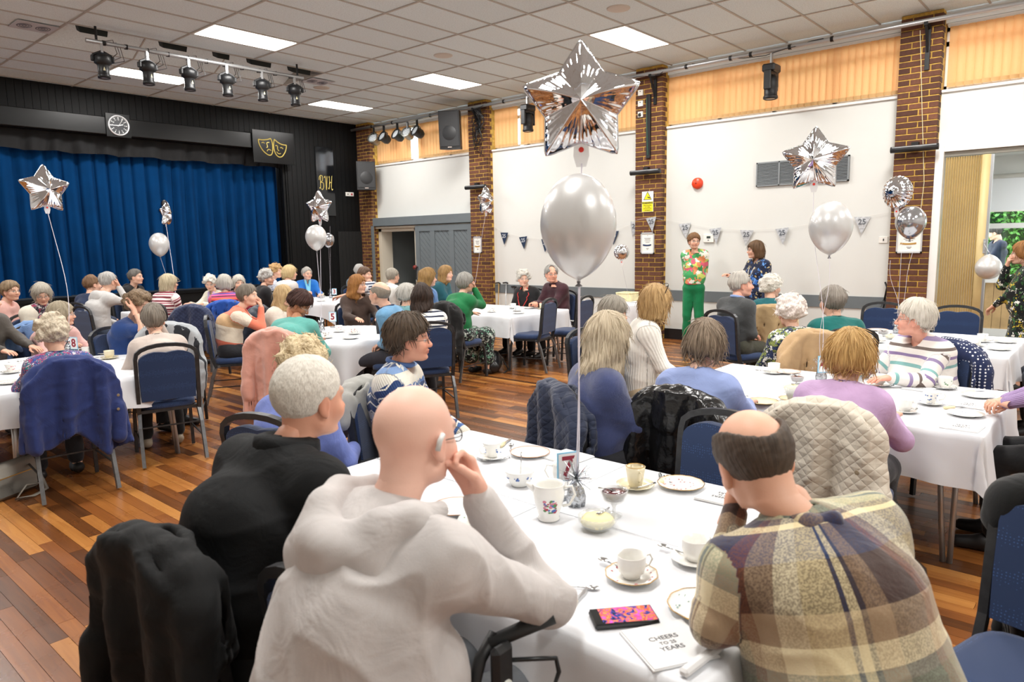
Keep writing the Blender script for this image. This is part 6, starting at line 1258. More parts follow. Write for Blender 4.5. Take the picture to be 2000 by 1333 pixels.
coat('blond20','dark navy padded coat over the chair beside the blonde person with headband',clothm('dknavy','1f2838',rough=.5),.4,.25,seed=19,h=.016)
coat('rainbow','royal blue coat over the chair of the person in rainbow stripes',clothm('royal','2450a5'),.62,.15,seed=20,h=.018,sleeves=False)
# empty or separate chairs
chair(2.52,1.22,178,'empty navy chair tucked under the far side of table 7 beside the leather coat','e1')
chair(6.98,5.72,104,'empty navy chair at table 2, nearer one on open floor','e2'); chair(7.55,5.55,100,'empty navy chair at table 2, further right beside the balloon ribbons','e3')
chair(8.05,1.25,185,'empty navy chair behind the back table before the beige partition','e4'); chair(8.1,1.95,180,'empty navy chair behind the back table against the right brick pillar','e5')
chair(2.22,.10,165,'navy chair seen edge-on at the right edge of picture, with black coat','e6'); coat('e6','black coat on the chair at the right edge of the picture',clothm('black3','131414'),.3,.2,seed=22,h=.012,front=False,sleeves=False)
chair(4.12,8.75,40,'navy chair with quilted navy jacket between table 8 and the stage table','e7'); coat('e7','navy quilted jacket over a chair between table 8 and the stage table',quilt('navy_quilted2','222f52'),.35,.26,seed=23,h=.014)
chair(2.78,6.5,60,'navy chair with pale grey striped jacket beside the beige jumper','e8'); coat('e8','pale grey sports jacket with dark stripes over a chair at table 8',G('grey_stripe_jacket','stripes',[(0,'a9aeb2'),(.9,'2a2d33')],sc=6),.34,.22,seed=24,h=.013,sleeves=True,zt=1.0)
chair(2.0,8.9,-60,'navy chair behind the pale pink jumper at the far left','e9')
# ---------------------------------------------------------------- tables
TT=.70
linen=mat('white_linen','dfe1e5',.8,bump=(260,.12),sheen=.05); wood_t=mat('table_board','6b4a30',.5,var=.15); 
def table(name_lab,x0,y0,x1,y1,drop=.27,seed=1,label_cloth='',rot=0,legs=True,cross=True,fold=(0,0)):
    cx_,cy_=(x0+x1)/2,(y0+y1)/2; hx_,hy_=(x1-x0)/2,(y1-y0)/2
    t=thing('folding_table',name_lab,'table',(cx_,cy_,0),rot); MB().box((-hx_+.01,-hy_+.01,TT-.035),(hx_-.01,hy_-.01,TT-.008),b=.004).build('table_top',wood_t,t)
    for sx in (-1,1):
        for sy in (-1,1):
            X=sx*(hx_-.09); Y=sy*(hy_-.1)
            MB().tube([(X,Y,0),(X-sx*.035,Y,TT-.04)],.0135,10).tube([(X,Y+sy*.03-sy*.06,0),(X-sx*.035,Y-sy*.09,TT-.04)],.0135,10).build('leg',steel,t,True)
        MB().tube([(sx*(hx_-.11),-hy_+.12,TT-.1),(sx*(hx_-.11),hy_-.12,TT-.1)],.011,8).build('stretcher',steel,t)
    r=random.Random(seed); n=46; d=drop; gx=np.linspace(-hx_-d,hx_+d,n+1); gy=np.linspace(-hy_-d*1.0,hy_+d*1.0,n+1)
    gx=np.unique(np.concatenate([gx,np.linspace(-hx_,hx_,14),[-hx_-.012,hx_+.012]])); gy=np.unique(np.concatenate([gy,np.linspace(-hy_,hy_,18),[-hy_-.012,hy_+.012]])); nx,ny=len(gx),len(gy); V=np.zeros((nx,ny,3)); ph=[r.uniform(0,6) for _ in range(8)]
    for i,X in enumerate(gx):
        for j,Y in enumerate(gy):
            ex=max(abs(X)-hx_,0); ey=max(abs(Y)-hy_,0); sx=1 if X>0 else -1; sy=1 if Y>0 else -1; bx=min(max(X,-hx_),hx_); by=min(max(Y,-hy_),hy_); rr_=.018
            def hang(e): # rounded edge then down
                if e<rr_*1.57: an=e/rr_; return rr_*math.sin(an),rr_*(1-math.cos(an))
                return rr_,rr_+(e-rr_*1.57)
            if ex==0 and ey==0: V[i,j]=(X,Y,TT+.0012*math.sin(X*14+ph[0])*math.sin(Y*11+ph[1])); continue
            if ex>0 and ey>0:
                e=math.hypot(ex,ey); an=math.atan2(ey,ex); o,dn=hang(e); fl=.30*math.sin(2*an)**2*min(e/.3,1); o2=o+e*fl*(.55+.1*math.sin(ph[2]+3*an)); tw=.05*e*math.sin(6*an+ph[3]+sx+sy)
                V[i,j]=(bx+sx*(o2*math.cos(an)-tw*math.sin(an)),by+sy*(o2*math.sin(an)+tw*math.cos(an)),TT-dn*(.98-.1*fl)); continue
            e=max(ex,ey); o,dn=hang(e); s_=Y if ex>0 else X; k=e/d; wv=.018*k*math.sin(s_*11+ph[4]+sx+sy*2)+.014*k*math.sin(s_*23+ph[5])+.028*k
            if ex>0: V[i,j]=(bx+sx*(o+wv),Y,TT-dn+.012*k*math.sin(s_*9+ph[6]))
            else: V[i,j]=(X,by+sy*(o+wv),TT-dn+.012*k*math.sin(s_*9+ph[7]))
    I,J=np.meshgrid(np.arange(nx-1),np.arange(ny-1),indexing='ij'); F=np.stack([I*ny+J,(I+1)*ny+J,(I+1)*ny+J+1,I*ny+J+1],-1).reshape(-1,4)
    V=V.reshape(-1,3); c=link('tablecloth',meshdata('tablecloth',V,F,linen),None,(cx_,cy_,.002),(0,0,rot)); tag(c,label_cloth,'tablecloth',None)
    if cross:   # pressed creases
        for a_,b_ in (((-hx_+.0,0),(hx_,0)),((0,-hy_),(0,hy_))):
            m=MB(); P_=[(a_[0]+(b_[0]-a_[0])*q/12,a_[1]+(b_[1]-a_[1])*q/12,TT+.0028) for q in range(13)]; m.tube(P_,.0016,4); m.build('pressed_crease',linen,c,True)
    return t
def round_table(lab,cx_,cy_,rad,half,seed,lc,rot=0):
    t=thing('round_table',lab,'table',(cx_,cy_,0),0); MB().lathe([(0,TT-.035),(rad-.01,TT-.035),(rad-.005,TT-.02),(rad-.01,TT-.008),(0,TT-.008)],40).build('table_top',wood_t,t)
    for k in range(4):
        a=math.pi/4+k*math.pi/2+.3; c_,s_=math.cos(a),math.sin(a); MB().tube([(c_*rad*.78,s_*rad*.78,0),(c_*rad*.7,s_*rad*.7,TT-.04)],.0135,10).tube([(c_*rad*.78-s_*.05,s_*rad*.78+c_*.05,0),(c_*rad*.7-s_*.05,s_*rad*.7+c_*.05,TT-.04)],.0135,10).build('leg',steel,t,True)
    n=60; g=np.linspace(-half,half,n+1); r=random.Random(seed); ph=[r.uniform(0,6) for _ in range(4)]; V=[]
    for X in g:
        for Y in g:
            q=math.hypot(X,Y); a=math.atan2(Y,X)
            if q<=rad: V.append((X,Y,TT+.001*math.sin(X*13+ph[0])*math.sin(Y*12+ph[1])))
            else:
                e=q-rad; k=e/.4; o=.02+(.035+.03*math.sin(a*11+ph[2])+.02*math.sin(a*19+ph[3]))*min(k,1.4)+.0*e; V.append(((rad+min(e,.015)+o*min(e/.03,1))*math.cos(a),(rad+min(e,.015)+o*min(e/.03,1))*math.sin(a),TT-max(e-.006,0)))
    I,J=np.meshgrid(np.arange(n),np.arange(n),indexing='ij'); F=np.stack([I*(n+1)+J,(I+1)*(n+1)+J,(I+1)*(n+1)+J+1,I*(n+1)+J+1],-1).reshape(-1,4)
    c=link('tablecloth',meshdata('tablecloth',V,F,linen),None,(cx_,cy_,.002),(0,0,rot)); tag(c,lc,'tablecloth'); return t
table('long folding table numbered 7 in the foreground',1.3,.62,2.5,2.47,.26,3,'big white cloth on foreground table numbered 7')
table('long folding table numbered 4 on the right with chrome legs',3.9,.47,5.1,2.22,.27,5,'white cloth with a long hanging corner on table 4 at right')
table('folding table by the right brick pillar behind table 4',6.52,.66,7.82,2.4,.27,6,'white cloth on the table behind, near the right brick pillar',cross=False)
table('folding table numbered 8 at the left edge',1.22,5.6,2.5,7.4,.25,8,'white cloth on table 8 at the left edge')
table('folding table numbered 2 by the far wall',6.75,5.88,7.95,7.6,.27,9,'white cloth with pointed corner on table 2 before the far wall',cross=False)
table('folding table below the blue stage curtain',4.2,10.4,5.25,11.5,.25,10,'white cloth on the table below the stage curtain',cross=False)
round_table('round table numbered 5 in the middle of the hall',4.47,6.38,.76,.92,4,'white cloth with hanging corner on round table 5',.16)
round_table('round table numbered 3 near the dark stage door',7.29,10.6,.78,.98,7,'white cloth on round table 3 beside dark stage door',.5)
# cake table
t=thing('cake_table','small cloth covered round table with cake by the brick pillar','table',(9.35,5.78,0)); n=72; pr=[(0,TT),(.38,TT),(.40,TT-.01),(.41,TT-.06)]; V=[];L_=[(.0,TT),(.36,TT),(.395,TT-.006),(.405,TT-.03)]+[(.405,TT-.03-q*.12) for q in range(1,6)]
for i,(r_,z) in enumerate(L_):
    for k in range(n): a=2*math.pi*k/n; w_=0 if i<4 else (i-3)*.010; V.append(((r_+w_*(math.sin(a*9)+.4*math.sin(a*17+1)))*math.cos(a),(r_+w_*(math.sin(a*9)+.4*math.sin(a*17+1)))*math.sin(a),z))
F=[(i*n+k,i*n+(k+1)%n,(i+1)*n+(k+1)%n,(i+1)*n+k) for i in range(len(L_)-1) for k in range(n)]
MB().lathe([(0,TT-.03),(.37,TT-.03),(.37,TT-.01),(0,TT-.01)],30).build('table_top',wood_t,t); MB().tube([(0,0,.0),(0,0,TT-.03)],.03,10).lathe([(.22,0),(.22,.02),(.03,.04)],20).build('pedestal',steel,t)
c=link('tablecloth',meshdata('tablecloth',V,F,linen),None,(9.35,5.78,.002)); tag(c,'gathered white cloth on the small cake table by the pillar','tablecloth')
t=thing('cake','square cream iced cake with pink marbling on a round board','cake',(9.35,5.78,TT+.006)); MB().lathe([(0,0),(.2,0),(.2,.012),(0,.012)],36).build('cake_board',mat('board_white','eceae4',.4),t,True)
ic=mat('cream_icing','eadfb2',.6,var=.12,vs=14); MB().box((-.13,-.13,.012),(.13,.13,.13),b=.012).build('sponge',ic,t)
m=MB()
for k in range(10):
    for s_ in (-1,1): m.lathe([(.014,0),(.012,.012),(0,.02)],8,M=Matrix.Translation((-.12+.0267*k,s_*.12,.13))); m.lathe([(.014,0),(.012,.012),(0,.02)],8,M=Matrix.Translation((s_*.12,-.12+.0267*k,.13)))
m.build('piped_icing',ic,t)
# ---------------------------------------------------------------- tableware
china=mat('bone_china','f1f0eb',.18,coat=.3); creamc=mat('cream_china','e6dcbd',.2,coat=.3); silver=mat('cutlery_silver','c8c9ca',.18,1); ivory=mat('ivory_handle','e6d8ae',.35); goldr=mat('gilt_rim','c79b4a',.25,.8); teaM=mat('tea','6d3a18',.1); coffee=mat('black_coffee','140c08',.08); glassm=mat('pressed_glass','e8ecea',.06,alpha=.32,coat=1); jamm=mat('berry_jam','5a1020',.18,coat=.6); butt=mat('whipped_butter','efe3b0',.6,bump=(60,.6)); paper=mat('napkin_paper','e4e4e4',.8); inkM=mat('napkin_ink','26272b',.6)
cols={'blue':mat('print_blue','4e6fb0',.3),'red':mat('print_red','b03a4a',.3),'green':mat('print_green','4f8a52',.3),'pink':mat('print_pink','cf7f92',.3),'dk':mat('print_plum','5a2433',.3),'teal':mat('print_teal','6f9a9a',.3),'orange':mat('print_orange','c98a5c',.3)}
def sprig(mb,fn,n,r,seed,mi=0):
    rr=random.Random(seed)
    for k in range(n):
        u,v=rr.random(),rr.random(); p,nv=fn(u,v); nv=Vector(nv).normalized(); q=nv.to_track_quat('Z','Y').to_matrix().to_4x4()
        mb.lathe([(r*rr.uniform(.5,1),.0),(r*.4,.0006),(0,.0007)],6,M=Matrix.Translation(p)@q@Matrix.Diagonal((1,rr.uniform(.5,1),1,1)))
def cup_proto(base,pr,rim,liq,form):
    t=thing('teacup','x','cup'); P_={'straight':[(0,.004),(.021,.004),(.024,0),(.026,.004),(.0265,.009),(.036,.018),(.040,.035),(.041,.062),(.042,.066),(.0395,.066),(.038,.035),(.033,.016),(0,.012)],'flare':[(0,.004),(.018,.004),(.021,0),(.022,.006),(.024,.012),(.030,.03),(.038,.055),(.045,.068),(.0435,.069),(.036,.055),(.028,.03),(.02,.014),(0,.012)],'tall':[(0,.003),(.022,.003),(.025,0),(.026,.005),(.030,.02),(.034,.05),(.038,.078),(.036,.078),(.032,.05),(.026,.014),(0,.012)]}[form]
    MB().lathe(P_,28).build('bowl',base,t,True); R_=P_[-6][0]; zt=P_[-5][1]
    MB().tube([(R_*.98,0,zt*.82),(R_+.018,0,zt*.86),(R_+.026,0,zt*.62),(R_+.016,0,zt*.38),(R_*.86,0,zt*.30)],.0032,7).build('handle',base,t,True)
    if rim: MB().tube([(R_*1.01*math.cos(a),R_*1.01*math.sin(a),zt+.001) for a in np.linspace(0,6.283,29)[:-1]],.0012,4,closed=True).build('rim_line',rim,t,True)
    if liq: MB().lathe([(0,zt*.8),(R_*.9,zt*.8)],24).build('drink',liq,t)
    if pr:
        m=MB(); sprig(m,lambda u,v:((lambda a,z:((np.interp(z,[.009,.018,.035,.06],[.0275,.0365,.0405,.0415]) if form=='straight' else np.interp(z,[.012,.03,.055],[.0245,.0305,.0385]) if form=='flare' else np.interp(z,[.005,.02,.05,.078],[.0265,.0305,.0345,.0385]))*math.cos(a),(np.interp(z,[.009,.018,.035,.06],[.0275,.0365,.0405,.0415]) if form=='straight' else np.interp(z,[.012,.03,.055],[.0245,.0305,.0385]) if form=='flare' else np.interp(z,[.005,.02,.05,.078],[.0265,.0305,.0345,.0385]))*math.sin(a),z))(u*6.28,.022+v*.03),(math.cos(u*6.28),math.sin(u*6.28),0)),16,.006,3); m.build('painted_sprig',cols[pr],t)
    return t
def saucer_proto(base,pr,rim,r=.073):
    t=thing('saucer','x','saucer'); MB().lathe([(0,.003),(.024,.003),(.028,0),(.03,.003),(.05,.006),(r,.016),(r,.018),(.05,.009),(.026,.006),(0,.006)],32,scal=(.018,10)).build('dish',base,t,True)
    if rim: MB().tube([((r*(1+.018*math.cos(10*a)))*math.cos(a),(r*(1+.018*math.cos(10*a)))*math.sin(a),.0178) for a in np.linspace(0,6.283,61)[:-1]],.0013,4,closed=True).build('gilt_edge',rim,t,True)
    if pr: m=MB(); sprig(m,lambda u,v:((.058*math.cos(u*6.28),.058*math.sin(u*6.28),.0125),(0,0,1)),14,.006,5); m.build('painted_sprig',cols[pr],t)
    return t
def plate_proto(base,pr,rim,r=.088):
    t=thing('tea_plate','x','plate'); MB().lathe([(0,.003),(.05,.003),(.053,0),(.056,.004),(r,.013),(r,.015),(.062,.007),(.05,.005),(0,.005)],36,scal=(.012,12)).build('dish',base,t,True)
    if rim: MB().tube([((r*(1+.012*math.cos(12*a)))*math.cos(a),(r*(1+.012*math.cos(12*a)))*math.sin(a),.0148) for a in np.linspace(0,6.283,73)[:-1]],.0014,4,closed=True).build('gilt_edge',rim,t,True)
    if pr:
        m=MB(); sprig(m,lambda u,v:(((.02+v*.055)*math.cos(u*6.28),(.02+v*.055)*math.sin(u*6.28),.006+max(0,(.02+v*.055)-.05)*.3),(0,0,1)),22,.005,8); m.build('painted_sprig',cols[pr],t)
    return t
def spoon_proto(): 
    t=thing('teaspoon','x','spoon'); m=MB(); m.tube([(0,0,.006),(0,.03,.004),(0,.06,.003),(0,.088,.0035)],[.0028,.0018,.0015,.002],6,sq=1.3); m.build('stem',silver,t,True); MB().add([(x*.013,.105+y*.019,.0045-.004*(1-(x*x+y*y))) for x,y in [(0,0)]+[(math.cos(a)*.6,math.sin(a)*.6) for a in np.linspace(0,6.283,13)[:-1]]+[(math.cos(a),math.sin(a)) for a in np.linspace(0,6.283,13)[:-1]]],[(0,1+k,1+(k+1)%12) for k in range(12)]+[(1+k,13+k,13+(k+1)%12,1+(k+1)%12) for k in range(12)]).build('bowl',silver,t,True); return t
def knife_proto():
    t=thing('tea_knife','x','knife'); MB().tube([(0,0,.006),(0,.03,.006),(0,.065,.006)],[.006,.0065,.0045],8,sq=1.2).build('handle',ivory,t,True); MB().add([(-.006,.065,.0045),(.006,.065,.0045),(.008,.12,.004),(.002,.155,.004),(-.006,.13,.004),(-.006,.065,.0065),(.006,.065,.0065),(.008,.12,.005),(.002,.155,.005),(-.006,.13,.005)],[(4,3,2,1,0),(5,6,7,8,9),(0,1,6,5),(1,2,7,6),(2,3,8,7),(3,4,9,8),(4,0,5,9)]).build('blade',silver,t); return t
PRO={}
def proto(k,fn,*a):
    if k not in PRO: PRO[k]=fn(*a); return PRO[k],True
    return copy_tree(PRO[k]),False
def put(k,fn,args,x,y,z,rz_,label,cat,group=None,rx=0):
    o,_=proto(k,fn,*args); o.location=(x,y,z); o.rotation_euler=(rx,0,rz_); tag(o,label,cat,group); return o
rt=random.Random(12)
def cupset(x,y,label,base='w',pr=None,rim=None,liq=None,form='straight',spoon=True,spr=None,srim=None,saucer=True,ang=None):
    b=china if base=='w' else creamc; z=TT+.004; a=rt.uniform(0,6.28) if ang is None else ang
    if saucer: put(('s',base,spr or pr,bool(srim)),saucer_proto,(b,spr or pr,srim),x,y,z,0,'saucer under the '+' '.join(label.split()[:12]),'saucer','saucers on the tables')
    put(('c',base,pr,bool(rim),bool(liq),form),cup_proto,(b,pr,rim,liq,form),x,y,z+(.0065 if saucer else 0),a,label,'cup','teacups on the tables')
    if spoon: put('spoon',spoon_proto,(),x+.052*math.cos(a+1.9),y+.052*math.sin(a+1.9)-.045,z+.012,a*.3,'teaspoon with the '+' '.join(label.split()[:12]),'spoon','teaspoons on the tables')
def plate(x,y,label,base='w',pr=None,rim=None): put(('p',base,pr,bool(rim)),plate_proto,(china if base=='w' else creamc,pr,rim),x,y,TT+.004,0,label,'plate','tea plates')
def knife(x,y,rz_,label): put('knife',knife_proto,(),x,y,TT+.004,rz_,label,'knife','ivory handled tea knives')
def spoon(x,y,rz_,label): put('spoon',spoon_proto,(),x,y,TT+.004,rz_,label,'spoon','teaspoons on the tables')
def napkin(x,y,rz_,label,s=.165,words=True,faint=False):
    t=thing('paper_napkin',label,'napkin',(x,y,TT+.004),rz_); MB().box((-s/2,-s/2,0),(s/2,s/2,.003)).box((-s/2+.004,-s/2+.002,.003),(s/2-.001,s/2-.003,.006)).build('folded_sheet',paper,t)
    if words:
        for k,(w_,sz) in enumerate((('CHEERS',.022),('TO 25',.016),('YEARS',.022))): text('printed_word',w_,sz,inkM,t,Matrix.Translation((0,.022-.022*k,.0062)),ext=.0003,off=.0002)
def jug(x,y,rz_,label,sc,pr):
    t=thing('china_jug',label,'jug',(x,y,TT+.004),rz_); t.scale=(sc,)*3; MB().lathe([(0,.004),(.032,.004),(.036,0),(.038,.006),(.034,.012),(.042,.04),(.052,.075),(.054,.095),(.05,.115),(.054,.125),(.051,.125),(.047,.113),(.048,.08),(.035,.02),(0,.014)],32).build('bowl',china,t,True)
    MB().tube([(.05,0,.11),(.078,0,.115),(.088,0,.085),(.07,0,.05),(.046,0,.045)],.0045,8).build('handle',china,t,True); MB().tube([(-.045,0,.105),(-.062,0,.118),(-.075,0,.126)],[.014,.011,.005],8).build('spout',china,t,True)
    for c_,q in zip(('red','blue','green','pink'),range(4)):
        m=MB(); sprig(m,lambda u,v:((lambda a,zz:((.0425+(zz-.04)*.28)*math.cos(a),(.0425+(zz-.04)*.28)*math.sin(a),zz))(-1.9+u*.9,.035+v*.045),(math.cos(-1.9+u*.9),math.sin(-1.9+u*.9),0)),9,.008,40+q); m.build('painted_flower',cols[c_],t)
def jam_dish(x,y,label,stem=True):
    t=thing('jam_dish',label,'dish',(x,y,TT+.004)); z=.045 if stem else .003
    if stem: MB().lathe([(0,0),(.028,0),(.03,.004),(.008,.01),(.006,.03),(.012,.045),(0,.045)],24).build('stem',glassm,t,True)
    MB().lathe([(0,z),(.02,z),(.038,z+.012),(.046,z+.035),(.049,z+.05),(.046,z+.05),(.042,z+.034),(.034,z+.014),(0,z+.006)],32,scal=(.03,14)).build('bowl',glassm,t,True)
    MB().lathe([(0,z+.007),(.032,z+.015),(.040,z+.034),(.041,z+.042),(.02,z+.046),(0,z+.044)],28).build('jam',jamm,t,True)
    o=MB().tube([(.01,.0,z+.04),(-.03,.01,z+.06),(-.065,.02,z+.07)],[.006,.002,.003],6).build('jam_spoon',silver,None,True,(x,y,TT+.004)); tag(o,'spoon standing in the '+label,'spoon')
def butter_dish(x,y,label,s=1):
    t=thing('butter_dish',label,'dish',(x,y,TT+.004)); t.scale=(s,)*3; MB().lathe([(0,0),(.035,0),(.05,.012),(.062,.03),(.064,.048),(.06,.048),(.057,.03),(.046,.014),(0,.006)],36,scal=(.03,18)).build('bowl',glassm,t,True)
    MB().lathe([(0,.007),(.045,.015),(.056,.031),(.05,.042),(.03,.050),(.012,.047),(0,.052)],28,scal=(.05,5)).build('butter',butt,t,True)
    o=MB().tube([(0,0,.05),(.03,-.005,.052),(.055,-.01,.06)],[.008,.003,.003],6).build('butter_knife',silver,None,True,(x,y,TT+.004)); tag(o,'small spoon in the '+label,'spoon')
def card(x,y,rz_,num,label):
    t=thing('table_number_card',label,'table number',(x,y,TT+.004),rz_); MB().box((-.035,-.01,0),(.035,.01,.012)).build('holder',mat('card_clip','9a9da2',.3,.6),t); MB().box((-.001,-.001,.01),(.001,.001,.075)).build('wire',silver,t)
    MB().box((-.042,-.002,.07),(.042,.002,.18)).build('border',mat('card_blue','8fc4e0',.5),t); MB().box((-.036,-.003,.076),(.036,.003,.174)).build('paper',paper,t)
    for s_,M_ in ((1,Matrix.Translation((0,-.0035,.124))@Mx),(-1,Matrix.Translation((0,.0035,.124))@Matrix.Rotation(math.pi,4,'Z')@Mx)): text('numeral',num,.10,mat('numeral_burgundy','8c2036',.5),t,M_,off=.0028)
foil=mat('tinsel_foil','cfd2d6',.15,1)
def weight(x,y,label,sc=1):
    t=thing('balloon_weight',label,'balloon weight',(x,y,TT+.004)); MB().lathe([(0,0),(.03*sc,0),(.033*sc,.03*sc),(.022*sc,.075*sc),(.010*sc,.10*sc),(0,.10*sc)],18,scal=(.12,9)).build('foil_wrap',mat('crumpled_foil','c4c7cb',.2,1,bump=(45,.9,.01)),t,True)
    r=random.Random(int(x*100)); m=MB()
    for k in range(70):
        a=r.uniform(0,6.28); e=r.uniform(-.5,1.3); L=r.uniform(.035,.075)*sc; d=Vector((math.cos(a)*math.cos(e),math.sin(a)*math.cos(e),math.sin(e))); p=Vector((0,0,.10*sc)); q=p+d*L; s_=d.cross(Vector((0,0,1))).normalized()*.0022*sc; b_=q+Vector((0,0,-.012*sc))
        m.add([p-s_,p+s_,q+s_,b_,q-s_],[(0,1,2,4),(4,2,3)])
    m.build('tinsel_tuft',foil,t)
I_={}
I={
'T7':{'cup_a':(2.22,2.06),'plate_a':(2.36,1.96),'nap_a':(2.43,1.80),'sugar':(2.03,1.74),'creamer':(2.11,1.59),'weight':(1.99,1.44),'card':(2.25,1.65),'bigjug':(1.83,1.44),'jam':(1.99,1.28),'butter':(1.86,1.26),'cup_b':(2.28,1.37),'knife_b':(2.48,1.39),'spoon_b':(2.39,1.32),'plate_b':(2.40,1.24),'nap_b':(2.41,1.05),'cup_c':(1.84,0.90),'cup_d':(1.63,0.99),'spoon_d':(1.77,0.81),'plate_d':(1.60,0.76),'spoon_e':(1.43,1.05),'knife_e':(1.43,0.99),'phone':(1.43,0.89),'nap_e':(1.39,0.74),'cup_f':(1.65,1.60),'plate_f':(1.69,1.75),'knife_a':(2.40,2.10),'spoon_a':(2.32,2.02)},
'T1':{'cup1':(4.87,1.82),'plate':(4.94,1.75),'jam':(4.61,1.57),'butter':(4.28,1.48),'cup2':(4.07,1.40),'gold':(3.94,1.53),'weight':(4.80,1.48),'card':(5.05,1.51),'cup3':(4.84,1.14),'cup4':(4.98,0.80),'cup5':(4.46,0.78),'cup6':(4.18,0.85),'plate1':(4.83,0.61),'plate2':(4.29,0.59),'nap1':(4.56,0.61),'nap2':(4.01,0.56),'nap3':(4.89,0.92),'knife1':(4.96,0.60),'knife2':(4.44,0.57),'fork':(4.01,1.62)},
'TB':{'cup1':(7.33,0.92),'cup2':(7.03,0.93),'plate1':(7.40,0.76),'plate2':(6.91,0.75),'jam':(7.27,1.70),'cup3':(6.81,1.64),'butter':(7.12,1.60),'plate3':(7.68,1.84),'weight':(7.57,1.65)},
'T8':{'card':(2.14,7.01),'weight':(2.18,7.31),'cup1':(1.54,6.53),'plate1':(1.40,6.03),'cup2':(2.25,7.05),'plate2':(2.38,7.02),'cup3':(2.29,6.64),'nap':(1.76,7.12),'nap2':(1.29,5.54),'plate3':(1.98,7.09)},
'T5':{'card':(4.81,7.05),'weight':(4.45,6.64),'cup1':(4.18,6.16),'jug':(4.33,6.67),'cup2':(4.56,6.48),'cup3':(4.54,6.18),'plate1':(3.96,6.14),'plate2':(4.31,5.95),'butter':(4.48,7.02),'cup4':(4.65,7.40)},
'T3':{'card':(7.42,10.65),'weight':(7.52,10.95),'cup1':(7.69,11.68),'jam':(7.53,11.17),'plate1':(7.05,10.42),'cup2':(7.47,10.56),'plate2':(7.18,11.11)},
'T2':{'card':(8.27,7.56),'weight':(7.70,7.13),'cup1':(7.70,6.63),'cup2':(7.44,6.33),'plate1':(7.20,6.05),'cup3':(7.84,6.23),'plate2':(7.90,6.45),'cup4':(7.21,6.57),'fork':(7.50,6.23)},
'T6':{'cup1':(5.70,11.83),'plate1':(5.52,11.35)},
}
I_=I; X=lambda t,k:I_[t][k]
T='T7'; FT=-.86  # facing camera angle for cards
cupset(*X(T,'cup_a'),'white cup with blue flower at the far end of table 7',pr='blue',form='flare'); plate(*X(T,'plate_a'),'plate with brown rim beside the far cup on table 7',pr=None,rim=cols['orange']); napkin(*X(T,'nap_a'),1.5,'printed napkin behind number 7 card'); knife(2.36,2.14,-1.2,'ivory knife by the far cup on table 7'); spoon(2.34,2.06,-.9,'spoon by the far cup on table 7')
t=thing('sugar_bowl','white sugar bowl with blue flowers on table 7','bowl',(*X(T,'sugar'),TT+.004)); MB().lathe([(0,.004),(.03,.004),(.034,0),(.036,.006),(.05,.03),(.058,.055),(.062,.062),(.059,.062),(.054,.054),(.045,.03),(.03,.012),(0,.01)],32).build('bowl',china,t,True); m=MB(); sprig(m,lambda u,v:(((.051+.02*(v*.4))*math.cos(u*6.28),(.051+.02*(v*.4))*math.sin(u*6.28),.033+v*.012),(math.cos(u*6.28),math.sin(u*6.28),0)),26,.006,9); m.build('painted_sprig',cols['blue'],t); MB().lathe([(0,.03),(.045,.032)],20).build('sugar',paper,t)
o=MB().tube([(0,0,.02),(.01,.0,.09),(.012,0,.13)],.002,6).build('sugar_spoon',silver,None,True,(*X(T,'sugar'),TT+.004)); tag(o,'spoon standing upright in the sugar bowl on table 7','spoon')
jug(*X(T,'creamer'),2.2,'small white cream jug behind the number 7 card',.78,'red'); jug(*X(T,'bigjug'),-.9,'big white milk jug painted with pink and blue flowers on table 7',1.02,'blue')
weight(*X(T,'weight'),'silver tinsel balloon weight beside the big painted jug'); card(2.02,1.50,FT+.35,'7','number 7 card clipped beside the tinsel weight'); jam_dish(*X(T,'jam'),'stemmed glass dish of dark red jam on table 7'); butter_dish(*X(T,'butter'),'glass dish of whipped butter on table 7')
cupset(*X(T,'cup_b'),'cream cup with gold rim on table 7',base='c',rim=goldr,form='tall',liq=None); knife(2.36,1.30,-1.0,'ivory knife between gold rimmed cup and dotted plate'); spoon(2.38,1.27,-.9,'spoon beside the dotted plate'); plate(*X(T,'plate_b'),'plate dotted with small red roses',pr='red',rim=goldr); napkin(2.39,1.06,1.62,'napkin printed CHEERS TO 25 YEARS beside the dotted plate')
cupset(*X(T,'cup_c'),'plain white cup nearest the checked sleeve on table 7',form='straight',ang=-.3); cupset(*X(T,'cup_d'),'white cup on a rose saucer above the phone on table 7',spr='red',srim=goldr,form='straight',ang=-.5); spoon(1.80,.74,1.3,'spoon half under the checked sleeve'); plate(*X(T,'plate_d'),'gilt edged plate with teal pattern beside the checked sleeve',pr='teal',rim=goldr)
spoon(1.46,1.13,-2.6,'spoon left of the ivory knife near the phone'); knife(1.36,1.02,-1.35,'ivory handled knife left of the phone')
cupset(*X(T,'cup_f'),'cup with green sprigs behind the grey sleeve on table 7',pr='green',form='flare',spoon=False); plate(*X(T,'plate_f'),'blue rimmed plate behind the grey sleeve',rim=cols['blue']); cupset(1.98,2.28,'cup just behind the bald head on table 7',base='c',spoon=False)
napkin(1.40,.75,-.55,'folded printed napkin at the near edge of table 7',.17)
MB().box((-.085,-.012,0),(.085,.012,.02),b=.006).build('rolled_napkin',paper,None,False,(1.39,.655,TT+.004),(0,0,-.1)); tag(bpy.data.objects['rolled_napkin'],'rolled edge of napkin hanging at the table 7 edge','napkin')
